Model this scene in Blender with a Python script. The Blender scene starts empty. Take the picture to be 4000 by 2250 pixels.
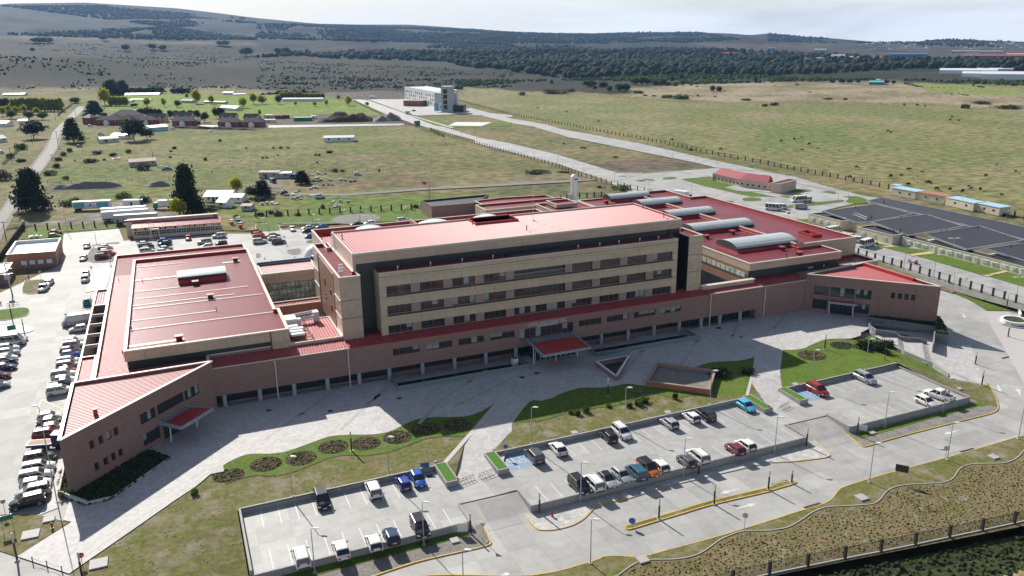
import bpy, bmesh, math, random
import numpy as np
from mathutils import Vector, Matrix
from mathutils.geometry import tessellate_polygon
R=math.radians; rnd=random.Random(7); nrs=np.random.RandomState(5)
# world frame: x runs along the hospital's long front, y away from it, z up
F_PX=3180.45; PITCH=R(16.89); ROLL=R(-.589); YAW=R(22.68); HC=67.0
_cp,_sp=math.cos(PITCH),math.sin(PITCH)
def _rz(v):
    c,s=math.cos(-YAW),math.sin(-YAW); return Vector((v[0]*c-v[1]*s,v[0]*s+v[1]*c,v[2]))
Fv=_rz((0,_cp,-_sp)); R0=Vector((1,0,0)); U0=Vector((0,_sp,_cp)); c_,s_=math.cos(ROLL),math.sin(ROLL)
Rv=_rz(c_*R0+s_*U0); Uv=_rz(-s_*R0+c_*U0)
sc=bpy.context.scene
cam=bpy.data.cameras.new('camera'); camo=bpy.data.objects.new('camera',cam); sc.collection.objects.link(camo)
cam.sensor_width=36; cam.lens=36*F_PX/4000; cam.clip_end=30000; cam.clip_start=1
m3=Matrix((Rv,Uv,-Fv)).transposed(); camo.matrix_world=Matrix.Translation((0,0,HC))@m3.to_4x4(); sc.camera=camo
# light
SUN_AZ=R(-33.2)-YAW*-1; SUN_EL=R(34.6)
sd=_rz((math.sin(R(-33.2))*math.cos(SUN_EL),math.cos(R(-33.2))*math.cos(SUN_EL),math.sin(SUN_EL)))
w=bpy.data.worlds.new('World'); sc.world=w; w.use_nodes=True; nt=w.node_tree; nt.nodes.clear()
def N(nt,t,**k):
    n=nt.nodes.new(t)
    for a,b in k.items():
        if a.startswith('_'): n.inputs[a[1:].replace('_',' ')].default_value=b
        else: setattr(n,a,b)
    return n
out=N(nt,'ShaderNodeOutputWorld'); bg=N(nt,'ShaderNodeBackground',_Strength=.06)
sky=N(nt,'ShaderNodeTexSky',sky_type='NISHITA',sun_disc=False,sun_elevation=SUN_EL,altitude=60,air_density=1.0,dust_density=1.2,ozone_density=1.5)
sky.sun_rotation=math.atan2(sd.x,sd.y)
tc=N(nt,'ShaderNodeTexCoord'); mp=N(nt,'ShaderNodeMapping'); mp.inputs['Scale'].default_value=(1.2,1.2,9)
nz=N(nt,'ShaderNodeTexNoise',_Scale=2.3,_Detail=7.0,_Roughness=.58); nz.inputs['Distortion'].default_value=.6
cr=N(nt,'ShaderNodeValToRGB'); cr.color_ramp.elements[0].position=.38; cr.color_ramp.elements[1].position=.60
cr.color_ramp.elements[0].color=(.5,.5,.5,1); cr.color_ramp.elements[1].color=(.97,.97,.97,1)
mx=N(nt,'ShaderNodeMix',data_type='RGBA'); mx.inputs['B'].default_value=(11.2,11.3,11.4,1)
L=nt.links.new
L(tc.outputs['Generated'],mp.inputs[0]); L(mp.outputs[0],nz.inputs['Vector']); L(nz.outputs['Fac'],cr.inputs[0])
sx=N(nt,'ShaderNodeSeparateXYZ'); L(tc.outputs['Generated'],sx.inputs[0]); mr=N(nt,'ShaderNodeMapRange'); mr.inputs[1].default_value=.04; mr.inputs[2].default_value=.42; mr.inputs[3].default_value=1.; mr.inputs[4].default_value=.06
L(sx.outputs[2],mr.inputs[0]); mm=N(nt,'ShaderNodeMath',operation='MULTIPLY'); L(cr.outputs[0],mm.inputs[0]); L(mr.outputs[0],mm.inputs[1]); L(mm.outputs[0],mx.inputs['Factor']); L(sky.outputs[0],mx.inputs['A']); L(mx.outputs['Result'],bg.inputs[0]); L(bg.outputs[0],out.inputs[0])
sun=bpy.data.lights.new('sun','SUN'); sun.energy=4.6; sun.angle=R(.53); sun.color=(1,.95,.87)
suno=bpy.data.objects.new('sun',sun); sc.collection.objects.link(suno); suno.rotation_euler=sd.to_track_quat('Z','Y').to_euler(); suno.location=(0,100,200)
vs=sc.view_settings; vs.view_transform='Standard'; vs.look='None'; vs.exposure=0.62; vs.gamma=1
# ---------------------------------------------------------------- helpers
TS={'A':(0,1000/2576),'B':(500,1000/2576),'C':(1000,1000/2576),'D':(1500,1000/1932)}
QS={'Q1':(2500,750,1/2.576),'Q2':(1100,750,600/2572),'Q3':(950,1150,600/2572),'Q4':(1950,1150,600/2572)}
def px(t,x,y):
    if t[0]=='Q': a=QS[t]; return a[0]+x*a[2],a[1]+y*a[2]
    if t=='P': return x,y
    y0,s=TS[t[0]]; return int(t[1])*1000+x*s,y0+y*s
def ray(X,Y): return Fv*F_PX+Rv*(X-2000)-Uv*(Y-1125)
def at(t,x,y,z=.8):
    v=ray(*px(t,x,y)); k=(z-HC)/v.z; return Vector((v.x*k,v.y*k,z))
def sstep(a,b,x): x=np.clip((x-a)/(b-a),0,1); return x*x*(3-2*x)
def hgt(u,v):
    """site ground level"""
    u=np.asarray(u,float); v=np.asarray(v,float)
    t=np.clip((v-97.6)/(114.0-97.6),0,1); front=-.9+1.56*t
    lf=.66-0*u; k=sstep(3.2,-12,u); a=front*(1-k)+lf*k
    rt=-.9+1.5*sstep(112,158,v); k2=sstep(137,146,u); return a*(1-k2)+rt*k2
def hz(u,v): return float(hgt(u,v))
def ath(t,x,y,off=0):
    z=0
    for i in range(5):
        p=at(t,x,y,z); z=hz(p.x,p.y)+off
    return at(t,x,y,z)
def pts(s,z=.8):
    """'A1 985,1012 1100,1060; B2 3,4; U 12.3,45' -> list of (x,y)"""
    o=[]
    for seg in s.split(';'):
        p=seg.split(); t=p[0]
        for q in p[1:]:
            a,b=map(float,q.split(','))
            if t=='U': o.append((a,b))
            elif z=='h': c=ath(t,a,b); o.append((c.x,c.y))
            else: c=at(t,a,b,z); o.append((c.x,c.y))
    return o
COL=sc.collection
def tag(o,label=None,cat=None,group=None,kind=None):
    if label: o['label']=label
    if cat: o['category']=cat
    if group: o['group']=group
    if kind: o['kind']=kind
    return o
def empty(name,loc=(0,0,0),rz=0,label=None,cat=None,group=None):
    o=bpy.data.objects.new(name,None); COL.objects.link(o); o.location=loc; o.rotation_euler=(0,0,rz); o.empty_display_size=.5
    return tag(o,label,cat,group)
class MB:
    def __init__(s): s.v=[];s.f=[];s.m=[];s.cm=0
    def mi(s,i): s.cm=i; return s
    def quad(s,*p):
        n=len(s.v); s.v+=[tuple(q) for q in p]; s.f.append(tuple(range(n,n+len(p)))); s.m.append(s.cm); return s
    def box(s,x0,y0,z0,x1,y1,z1):
        return s.prism([(x0,y0),(x1,y0),(x1,y1),(x0,y1)],z0,z1)
    def prism(s,poly,z0,z1,top=None,bottom=True):
        a=sum(poly[i][0]*poly[(i+1)%len(poly)][1]-poly[(i+1)%len(poly)][0]*poly[i][1] for i in range(len(poly)))
        if a<0: poly=poly[::-1]
        n=len(s.v);k=len(poly); f0=(lambda p:z0) if not callable(z0) else z0; f1=(lambda p:z1) if not callable(z1) else z1
        s.v+=[(p[0],p[1],f0(p)) for p in poly]+[(p[0],p[1],f1(p)) for p in poly]
        for i in range(k):
            j=(i+1)%k; s.f.append((n+i,n+j,n+k+j,n+k+i)); s.m.append(s.cm)
        tris=tessellate_polygon([[Vector((p[0],p[1],0)) for p in poly]])
        for t in tris:
            A,B,C=[poly[i] for i in t]
            if (B[0]-A[0])*(C[1]-A[1])-(B[1]-A[1])*(C[0]-A[0])<0: t=(t[0],t[2],t[1])
            s.f.append(tuple(n+k+i for i in t)); s.m.append(s.cm if top is None else top)
            if bottom: s.f.append((n+t[2],n+t[1],n+t[0])); s.m.append(s.cm)
        return s
    def tube(s,p0,p1,r0,r1=None,n=8,cap=True):
        r1=r0 if r1 is None else r1; p0=Vector(p0);p1=Vector(p1);d=(p1-p0).normalized()
        a=d.orthogonal().normalized();b=d.cross(a);k=len(s.v)
        for p,r in((p0,r0),(p1,r1)):
            for i in range(n):
                t=2*math.pi*i/n; s.v.append(tuple(p+(a*math.cos(t)+b*math.sin(t))*r))
        for i in range(n):
            j=(i+1)%n; s.f.append((k+i,k+j,k+n+j,k+n+i)); s.m.append(s.cm)
        if cap: s.f.append(tuple(range(k+n-1,k-1,-1)));s.f.append(tuple(range(k+n,k+2*n)));s.m+=[s.cm,s.cm]
        return s
    def path(s,P,r,n=6):
        for a,b in zip(P,P[1:]): s.tube(a,b,r,r,n)
        return s
    def beam(s,p0,p1,w,h,up=(0,0,1)):
        p0=Vector(p0);p1=Vector(p1);d=(p1-p0).normalized();sd=d.cross(Vector(up)).normalized()*(w/2);u=sd.cross(d).normalized()*(h/2)
        k=len(s.v)
        for p in(p0,p1):
            for q in(-sd-u,sd-u,sd+u,-sd+u): s.v.append(tuple(p+q))
        for f in((0,1,5,4),(1,2,6,5),(2,3,7,6),(3,0,4,7),(3,2,1,0),(4,5,6,7)): s.f.append(tuple(k+i for i in f)); s.m.append(s.cm)
        return s
    def loft(s,rings,closed=True,cap=True):
        k=len(s.v);n=len(rings[0])
        for r in rings: s.v+=[tuple(p) for p in r]
        for i in range(len(rings)-1):
            for j in range(n if closed else n-1):
                a=k+i*n+j;b=k+i*n+(j+1)%n; s.f.append((a,b,b+n,a+n)); s.m.append(s.cm)
        if cap: s.f.append(tuple(range(k+n-1,k-1,-1))); s.f.append(tuple(k+(len(rings)-1)*n+i for i in range(n))); s.m+=[s.cm]*2
        return s
    def mesh(s,name,mats,smooth=False):
        me=bpy.data.meshes.new(name); me.from_pydata(s.v,[],s.f)
        for m in (mats if isinstance(mats,(list,tuple)) else [mats]): me.materials.append(m)
        if any(s.m): me.polygons.foreach_set('material_index',s.m)
        if smooth: me.polygons.foreach_set('use_smooth',[True]*len(me.polygons))
        me.validate(); me.update(); return me
    def build(s,name,mats,parent=None,smooth=False,label=None,cat=None,group=None,kind=None,loc=None):
        o=bpy.data.objects.new(name,s.mesh(name,mats,smooth)); COL.objects.link(o)
        if parent is not None: o.parent=parent
        if loc is not None: o.location=loc
        return tag(o,label,cat,group,kind)
def kids(o): return KID.get(o.name,[])
def copy_thing(src,loc,rz,label,group,scale=None,matover=None):
    """a thing with copies of its parts and sub-parts"""
    mp={}
    c=src.copy(); COL.objects.link(c); c.location=loc; c.rotation_euler=(0,0,rz)
    if scale: c.scale=(scale,)*3 if not isinstance(scale,tuple) else scale
    if label: c['label']=label
    if group: c['group']=group
    for ch in src.children:
        d=ch.copy(); COL.objects.link(d); d.parent=c
        for g in ch.children:
            e=g.copy(); COL.objects.link(e); e.parent=d
    if matover: matover(c)
    return c
def np_obj(name,V,Fc,mats,mi=None,smooth=False,**kw):
    me=bpy.data.meshes.new(name); V=np.asarray(V,np.float32); Fc=np.asarray(Fc,np.int32); n,k=Fc.shape
    me.vertices.add(len(V)); me.vertices.foreach_set('co',V.ravel())
    me.loops.add(n*k); me.loops.foreach_set('vertex_index',Fc.ravel())
    me.polygons.add(n); me.polygons.foreach_set('loop_start',np.arange(0,n*k,k,dtype=np.int32)); me.polygons.foreach_set('loop_total',np.full(n,k,np.int32))
    for m in mats: me.materials.append(m)
    if mi is not None: me.polygons.foreach_set('material_index',np.asarray(mi,np.int32))
    if smooth: me.polygons.foreach_set('use_smooth',np.ones(n,bool))
    me.update(calc_edges=True)
    if kw.pop('mesh_only',False): return me
    o=bpy.data.objects.new(name,me); COL.objects.link(o)
    par=kw.pop('parent',None)
    if par: o.parent=par
    return tag(o,**kw)
# ---------------------------------------------------------------- materials
MATS={}
def mat(name,col,rough=.7,metal=0,spec=.5,col2=None,scale=1.,var=.5,detail=5,bump=0,bscale=None,dirt=None,rib=None,brick=None,attr=None,jit=0,stretch=None,lines=None,emit=None):
    m=bpy.data.materials.new(name); m.use_nodes=True; nt=m.node_tree; L=nt.links.new
    b=nt.nodes['Principled BSDF']; b.inputs['Roughness'].default_value=rough; b.inputs['Metallic'].default_value=metal; b.inputs['Specular IOR Level'].default_value=spec
    tc=N(nt,'ShaderNodeTexCoord'); vec=tc.outputs['Object']
    if stretch:
        mp=N(nt,'ShaderNodeMapping'); mp.inputs['Scale'].default_value=stretch; L(vec,mp.inputs[0]); sv=mp.outputs[0]
    else: sv=vec
    c4=(*col,1)
    cur=None
    def mixc(A,Bc,fac,mode='MIX'):
        x=N(nt,'ShaderNodeMix',data_type='RGBA',blend_type=mode)
        if hasattr(A,'links'): L(A,x.inputs['A'])
        else: x.inputs['A'].default_value=A
        if hasattr(Bc,'links'): L(Bc,x.inputs['B'])
        else: x.inputs['B'].default_value=Bc
        if hasattr(fac,'links'): L(fac,x.inputs['Factor'])
        else: x.inputs['Factor'].default_value=fac
        return x.outputs['Result']
    def noise(sc_,det=detail,v=None,ro=.6,lo=.35,hi=.65):
        n=N(nt,'ShaderNodeTexNoise',_Scale=sc_,_Detail=float(det),_Roughness=ro); L(v or sv,n.inputs['Vector'])
        r=N(nt,'ShaderNodeMapRange'); r.inputs[1].default_value=lo; r.inputs[2].default_value=hi; L(n.outputs['Fac'],r.inputs[0]); return r.outputs[0]
    base=c4
    if attr:
        a=N(nt,'ShaderNodeAttribute',attribute_name=attr); base=a.outputs['Color']
    if col2: base=mixc(base,(*col2,1),noise(scale))
    nodes_h=[]
    if brick:
        bw,bh,ms,mc,off=brick
        bt=N(nt,'ShaderNodeTexBrick',offset=off); bt.inputs['Scale'].default_value=1; bt.inputs['Brick Width'].default_value=bw; bt.inputs['Row Height'].default_value=bh; bt.inputs['Mortar Size'].default_value=ms; bt.inputs['Mortar Smooth'].default_value=.2; bt.inputs['Bias'].default_value=0
        bt.inputs['Color1'].default_value=(.86,.86,.86,1); bt.inputs['Color2'].default_value=(1.1,1.1,1.1,1); bt.inputs['Mortar'].default_value=(mc,mc,mc,1)
        L(vec,bt.inputs['Vector']); base=mixc(base,bt.outputs['Color'],1.,'MULTIPLY')
    if lines:   # panel joints on walls: uses x+y and z
        bw,bh,ms,mc=lines
        sx=N(nt,'ShaderNodeSeparateXYZ'); L(vec,sx.inputs[0]); ad=N(nt,'ShaderNodeMath',operation='ADD'); L(sx.outputs[0],ad.inputs[0]); L(sx.outputs[1],ad.inputs[1])
        cx=N(nt,'ShaderNodeCombineXYZ'); L(ad.outputs[0],cx.inputs[0]); L(sx.outputs[2],cx.inputs[1])
        bt=N(nt,'ShaderNodeTexBrick',offset=.5); bt.inputs['Scale'].default_value=1; bt.inputs['Brick Width'].default_value=bw; bt.inputs['Row Height'].default_value=bh; bt.inputs['Mortar Size'].default_value=ms; bt.inputs['Mortar Smooth'].default_value=.1
        bt.inputs['Color1'].default_value=(.93,.93,.93,1); bt.inputs['Color2'].default_value=(1.06,1.06,1.06,1); bt.inputs['Mortar'].default_value=(mc,mc,mc,1)
        L(cx.outputs[0],bt.inputs['Vector']); base=mixc(base,bt.outputs['Color'],1.,'MULTIPLY')
    if var:
        nn=noise(scale*5.3,3); v1=N(nt,'ShaderNodeMapRange'); v1.inputs[3].default_value=1-var*.35; v1.inputs[4].default_value=1+var*.3; L(nn,v1.inputs[0])
        base=mixc(base,v1.outputs[0],1.,'MULTIPLY')
    if dirt:
        base=mixc(base,(*dirt[0],1),noise(dirt[1],6,lo=dirt[2],hi=dirt[3]))
    if rib:
        ax,per,amp=rib[:3]
        sx=N(nt,'ShaderNodeSeparateXYZ'); L(vec,sx.inputs[0]); mu=N(nt,'ShaderNodeMath',operation='MULTIPLY'); L(sx.outputs[ax],mu.inputs[0]); mu.inputs[1].default_value=2*math.pi/per
        si=N(nt,'ShaderNodeMath',operation='SINE'); L(mu.outputs[0],si.inputs[0])
        bp=N(nt,'ShaderNodeBump'); bp.inputs['Strength'].default_value=1; bp.inputs['Distance'].default_value=amp; bp.inputs['Height'].default_value=1
        L(si.outputs[0],bp.inputs['Height']); L(bp.outputs[0],b.inputs['Normal'])
        gt=N(nt,'ShaderNodeMath',operation='GREATER_THAN'); L(si.outputs[0],gt.inputs[0]); gt.inputs[1].default_value=.75
        base=mixc(base,(.6,.6,.6,1),gt.outputs[0],'MULTIPLY')
    elif bump:
        n=N(nt,'ShaderNodeTexNoise',_Scale=bscale or scale*8,_Detail=4.0); L(sv,n.inputs['Vector'])
        bp=N(nt,'ShaderNodeBump'); bp.inputs['Strength'].default_value=.8; bp.inputs['Distance'].default_value=bump; L(n.outputs['Fac'],bp.inputs['Height']); L(bp.outputs[0],b.inputs['Normal'])
    if jit:
        oi=N(nt,'ShaderNodeObjectInfo'); hs=N(nt,'ShaderNodeHueSaturation'); r=N(nt,'ShaderNodeMapRange'); r.inputs[3].default_value=1-jit; r.inputs[4].default_value=1+jit; L(oi.outputs['Random'],r.inputs[0]); L(r.outputs[0],hs.inputs['Value'])
        if hasattr(base,'links'): L(base,hs.inputs['Color'])
        else: hs.inputs['Color'].default_value=base
        base=hs.outputs['Color']
    if hasattr(base,'links'): L(base,b.inputs['Base Color'])
    else: b.inputs['Base Color'].default_value=base
    if name.startswith('leaf') and name!='leaf_forest':   # thin leaves let some light through
        ou=nt.nodes['Material Output']; tr=N(nt,'ShaderNodeBsdfTranslucent'); ms=N(nt,'ShaderNodeMixShader'); ms.inputs[0].default_value=.55 if 'dark' not in name else .25
        L(b.inputs['Base Color'].links[0].from_socket,tr.inputs[0]); L(b.outputs[0],ms.inputs[1]); L(tr.outputs[0],ms.inputs[2]); L(ms.outputs[0],ou.inputs[0])
    MATS[name]=m; return m
M=MATS
mat('tan_panel',(.50,.40,.285),.5,lines=(3.6,2.1,.035,.6),scale=.25,var=.25)
mat('tan_side',(.47,.36,.275),.28,lines=(3.6,2.1,.03,.8),scale=.25,var=.25)
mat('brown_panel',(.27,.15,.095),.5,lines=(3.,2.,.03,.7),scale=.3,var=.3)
mat('orange_panel',(.40,.17,.09),.55,lines=(4.,5,.03,.75),scale=.3,var=.3)
mat('coping',(.62,.56,.47),.35,metal=0,var=.1)
mat('brick',(.285,.175,.145),.85,lines=(.6,.2,.02,.82),scale=.2,var=.22,dirt=((.235,.145,.12),.1,.5,.95))
mat('dark_panel',(.022,.034,.034),.4,lines=(1.9,4,.05,.6),var=.2)
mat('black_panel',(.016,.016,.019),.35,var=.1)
mat('pier_pink',(.32,.22,.17),.6,var=.2)
mat('sill_dark',(.045,.034,.032),.6,var=.2)
mat('roof_u',(.26,.034,.048),.33,rib=(1,.45,.05),scale=.12,var=.3,dirt=((.28,.05,.055),.09,.5,.9))   # ribs run along x
mat('roof_v',(.34,.04,.045),.36,rib=(0,.55,.11),scale=.12,var=.3)      # ribs run along y
mat('clinic_roof',(.27,.035,.05),.7,scale=.5,var=.3)
mat('track',(.27,.255,.235),.85,spec=.2,scale=.3,var=.6,col2=(.26,.245,.22),bump=.03)
mat('roof_flat',(.18,.015,.022),.36,rib=(0,.5,.03),scale=.1,var=.35,dirt=((.30,.05,.055),.06,.45,.9))
mat('roof_plain',(.36,.06,.065),.5,spec=.4,scale=.12,var=.3)
mat('wedge_plain',(.40,.10,.105),.52,spec=.45,scale=.2,var=.3)
mat('red_upstand',(.42,.03,.03),.4,scale=.5,var=.3)
mat('wedge_roof',(.42,.10,.10),.33,rib=(1,.62,.09),scale=.2,var=.3)
mat('glass',(.028,.036,.042),.06,spec=.5,var=.6,scale=.8)
mat('glass_green',(.24,.34,.29),.08,spec=.7,scale=.5,var=1.2,col2=(.62,.68,.60))
mat('frame_red',(.19,.06,.04),.5,var=.1)
mat('frame_dark',(.03,.04,.04),.5,var=.1)
mat('blind',(.28,.33,.30),.6,var=.3,scale=2)
mat('column_paint',(.33,.37,.40),.5,var=.2,scale=2)
mat('white_paint',(.78,.78,.76),.4,var=.1)
mat('white_metal',(.72,.74,.76),.3,var=.15)
mat('galv',(.42,.43,.44),.4,metal=.6,var=.2)
mat('pole_grey',(.36,.37,.37),.45,var=.1)
mat('black_metal',(.02,.022,.025),.5,var=.1)
mat('skylight',(.46,.51,.50),.3,scale=.8,var=.5,lines=(1.3,.6,.06,.65),spec=.7)
mat('skylight_white',(.66,.71,.70),.25,scale=.8,var=.4,lines=(1.6,.8,.05,.8))
mat('concrete',(.40,.39,.37),.62,spec=.35,brick=(4.6,4.1,.022,.6,0.),scale=.09,var=.22,col2=(.32,.315,.30),dirt=((.24,.235,.225),.35,.58,.95),bump=.008,bscale=9)
mat('asphalt_bright',(.33,.325,.315),.7,spec=.4,brick=(5.,4.2,.012,.8,0.),scale=.07,var=.25,col2=(.29,.285,.275),dirt=((.22,.215,.21),.3,.6,.95),bump=.005,bscale=7)
mat('road_far',(.37,.365,.35),.6,brick=(4.,4.,.02,.75,0.),scale=.05,var=.3,col2=(.31,.305,.29))
mat('lot_concrete',(.385,.38,.365),.6,spec=.35,brick=(5.0,4.55,.02,.68,0.),scale=.12,var=.25,col2=(.345,.34,.325),dirt=((.20,.195,.185),.7,.60,.85),bump=.006,bscale=9)
mat('wall_concrete',(.33,.325,.31),.75,scale=.6,var=.5,dirt=((.2,.195,.185),.8,.5,.9),bump=.01)
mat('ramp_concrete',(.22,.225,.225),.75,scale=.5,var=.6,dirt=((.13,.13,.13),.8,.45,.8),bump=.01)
mat('paver',(.455,.44,.43),.7,brick=(.62,.62,.02,.86,.5),scale=.1,var=.18,col2=(.42,.405,.395),dirt=((.33,.30,.29),.5,.6,1.),bump=.006,bscale=8)
mat('paver_white',(.50,.485,.455),.7,brick=(1.0,1.0,.03,.65,.5),scale=.3,var=.4,col2=(.40,.385,.36),bump=.008)
mat('paver_dark',(.38,.355,.345),.7,brick=(.62,.62,.025,.75,.5),scale=.3,var=.5)
mat('paver_light',(.45,.425,.41),.7,var=.3,scale=.5)
mat('curb',(.36,.355,.34),.7,var=.3,scale=.7)
mat('curb_yellow',(.55,.36,.06),.65,scale=.8,var=.6,dirt=((.36,.33,.27),1.4,.5,.75))
mat('mark_white',(.62,.62,.60),.6,scale=1.2,var=.4,dirt=((.42,.41,.39),1.8,.5,.8))
mat('mark_yellow',(.52,.42,.18),.6,scale=1,var=.4,dirt=((.4,.38,.33),1.5,.45,.8))
mat('mark_blue',(.17,.28,.43),.6,scale=.7,var=.3,dirt=((.35,.36,.37),.9,.45,.85))
mat('lawn',(.165,.14,.062),.9,spec=.15,scale=.22,col2=(.115,.13,.03),var=.7,detail=8,dirt=((.245,.215,.165),.35,.50,.70),bump=.06,bscale=3.)
mat('lawn_green',(.07,.14,.016),.9,spec=.15,scale=.3,col2=(.12,.155,.025),var=.6,detail=7,dirt=((.20,.165,.09),.22,.60,.85),bump=.05,bscale=4.)
mat('lawn_bright',(.06,.17,.02),.9,spec=.15,scale=1.5,col2=(.09,.19,.03),var=.5,bump=.04,bscale=6.)
mat('lawn_dry',(.19,.15,.085),.95,spec=.1,scale=.25,col2=(.13,.12,.045),var=.8,detail=8,dirt=((.27,.245,.21),.5,.55,.75),bump=.06,bscale=3.)
mat('gravel',(.235,.22,.20),.9,spec=.2,scale=.6,var=.7,col2=(.18,.17,.15),bump=.04,bscale=5.)
mat('soil',(.06,.045,.035),.95,spec=.1,scale=.8,var=.8,col2=(.10,.075,.05),bump=.05)
mat('ivy',(.03,.04,.015),.85,spec=.2,scale=1.,col2=(.06,.07,.02),var=.9,bump=.1,bscale=5.)
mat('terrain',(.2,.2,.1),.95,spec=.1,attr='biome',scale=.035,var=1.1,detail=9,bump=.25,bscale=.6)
mat('car_glass',(.02,.024,.028),.05,spec=.9,var=0)
mat('tyre',(.018,.018,.018),.8,var=0)
mat('rim',(.42,.43,.44),.3,metal=.7,var=0)
mat('lamp_clear',(.6,.62,.64),.15,var=0)
mat('lamp_red',(.35,.015,.015),.25,var=0)
mat('plate',(.7,.7,.68),.5,var=0)
mat('trim_black',(.03,.03,.032),.55,var=0)
mat('leaf_dark',(.018,.034,.017),.8,spec=.25,scale=.6,var=.9,col2=(.035,.052,.022),jit=.15)
mat('leaf_lime',(.36,.38,.02),.8,spec=.2,scale=.6,var=.7,col2=(.34,.34,.03),jit=.15)
mat('leaf_green',(.07,.12,.025),.8,spec=.2,scale=.6,var=.8,col2=(.085,.12,.035),jit=.2)
mat('leaf_forest',(.014,.027,.016),.9,spec=.1,scale=.02,var=.9,col2=(.03,.045,.022))
mat('leaf_brown',(.10,.075,.055),.9,spec=.1,scale=.5,var=.8,col2=(.065,.065,.04),jit=.15)
mat('bark',(.09,.065,.045),.9,spec=.2,var=.6,scale=2)
mat('dome_white',(.82,.83,.84),.4,var=.1)
mat('navy_roof',(.03,.034,.05),.75,rib=(0,.8,.03),scale=.2,var=.4)
mat('slate_roof',(.045,.04,.045),.7,var=.5,scale=.8)
mat('grey_metal_roof',(.34,.37,.40),.4,rib=(0,.6,.03),scale=.3,var=.4)
mat('cream_wall',(.62,.55,.42),.7,scale=.4,var=.2,lines=(1.25,2.6,.02,.8))
mat('cream_light',(.70,.66,.54),.6,scale=.4,var=.25,lines=(2.4,2.7,.02,.85))
mat('peach_wall',(.56,.44,.35),.75,scale=.4,var=.25)
mat('red_wall',(.22,.05,.045),.8,lines=(.6,.2,.02,.7),scale=.5,var=.4)
mat('grey_wall',(.40,.41,.42),.6,scale=.3,var=.3)
mat('timber',(.26,.13,.075),.7,scale=.8,var=.5,lines=(2,.25,.02,.7))
mat('rust',(.30,.17,.13),.7,scale=.6,var=.7,col2=(.42,.34,.30),rib=(0,.7,.03))
mat('sign_green',(.02,.16,.12),.5,var=.1)
mat('sign_blue',(.03,.13,.42),.5,var=.1)
mat('sign_white',(.7,.7,.7),.5,var=.05)
mat('red_paint',(.45,.025,.02),.45,var=.15)
mat('orange_paint',(.55,.15,.03),.5,var=.15)
mat('yellow_paint',(.6,.48,.08),.5,var=.1)
mat('cyan_paint',(.10,.38,.50),.5,var=.15)
mat('blue_paint',(.03,.16,.36),.5,var=.15)
mat('skyblue_paint',(.36,.55,.66),.5,var=.15)
mat('green_paint',(.02,.20,.12),.5,var=.15)
mat('lime_paint',(.30,.50,.12),.5,var=.15)
mat('scrap',(.35,.35,.36),.5,scale=1.5,var=1.2,col2=(.12,.13,.16))
mat('post_brown',(.045,.035,.03),.85,var=.4,scale=2)
mat('fence_mesh',(.05,.05,.048),.6,var=.2)
mat('skin',(.45,.28,.2),.6,var=0)
mat('cow_black',(.02,.018,.016),.8,var=.3); mat('cow_brown',(.20,.07,.03),.8,var=.3); mat('cow_pied',(.03,.028,.026),.8,scale=1.2,col2=(.7,.68,.64),var=.1)
mat('balustrade',(.18,.26,.26),.1,spec=.7,var=.2)
# ---------------------------------------------------------------- terrain
def _h2(ix,iy,sd=0):
    n=(ix.astype(np.int64)*374761393+iy.astype(np.int64)*668265263+sd*1442695041)&0x7fffffff
    n=((n^(n>>13))*1274126177)&0x7fffffff; return ((n^(n>>16))&0xffff)/65535.
def vnoise(x,y,sd=0):
    ix=np.floor(x);iy=np.floor(y);fx=x-ix;fy=y-iy;fx=fx*fx*(3-2*fx);fy=fy*fy*(3-2*fy)
    a=_h2(ix,iy,sd);b=_h2(ix+1,iy,sd);c=_h2(ix,iy+1,sd);d=_h2(ix+1,iy+1,sd)
    return a+(b-a)*fx+(c-a)*fy+(a-b-c+d)*fx*fy
def fbm(x,y,o=5,sd=0):
    s=0;a=.5
    for i in range(o): s=s+a*vnoise(x,y,sd+i); x=x*2.03+5.1;y=y*2.03+3.7;a*=.5
    return s/(1-.5**o)
HAZE=3.6e-5
HEAD=math.atan2(Fv.y,Fv.x)
SKY=[(-400,20),(0,17),(60,12),(350,8),(450,14),(700,30),(850,48),(1000,68),(1150,83),(1250,92),(1400,95),(1600,95),(1750,105),(1900,117),(2000,122),(2200,130),(2320,132),(2400,128),(2550,124),(2700,125),(2850,130),(2930,136),(3000,130),(3130,142),(3200,145),(3320,155),(3420,163),(3570,166),(3620,156),(3700,153),(3850,158),(4000,162),(4400,160)]
RR=[1300,1800,2400,3200,4200,5200,6800]
YT={0:[None,265,222,178,140,90],1000:[None,270,230,192,155,108],2000:[None,272,240,206,180,145],3000:[None,275,243,215,194,168],4000:[None,275,243,220,204,186]}
def azof(X): r=ray(X,150); return math.atan2(r.y,r.x)
def tane(X,Y): r=ray(X,Y); return r.z/math.hypot(r.x,r.y)
XS=sorted(YT); AZ=np.array([azof(x) for x in XS])
TT=np.array([[(-(HC-.66)/1300.)]+[tane(x,y) for y in YT[x][1:]] for x in XS])
SAZ=np.array([azof(x) for x,_ in SKY]); ST=np.array([tane(x,y) for x,y in SKY])
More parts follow.
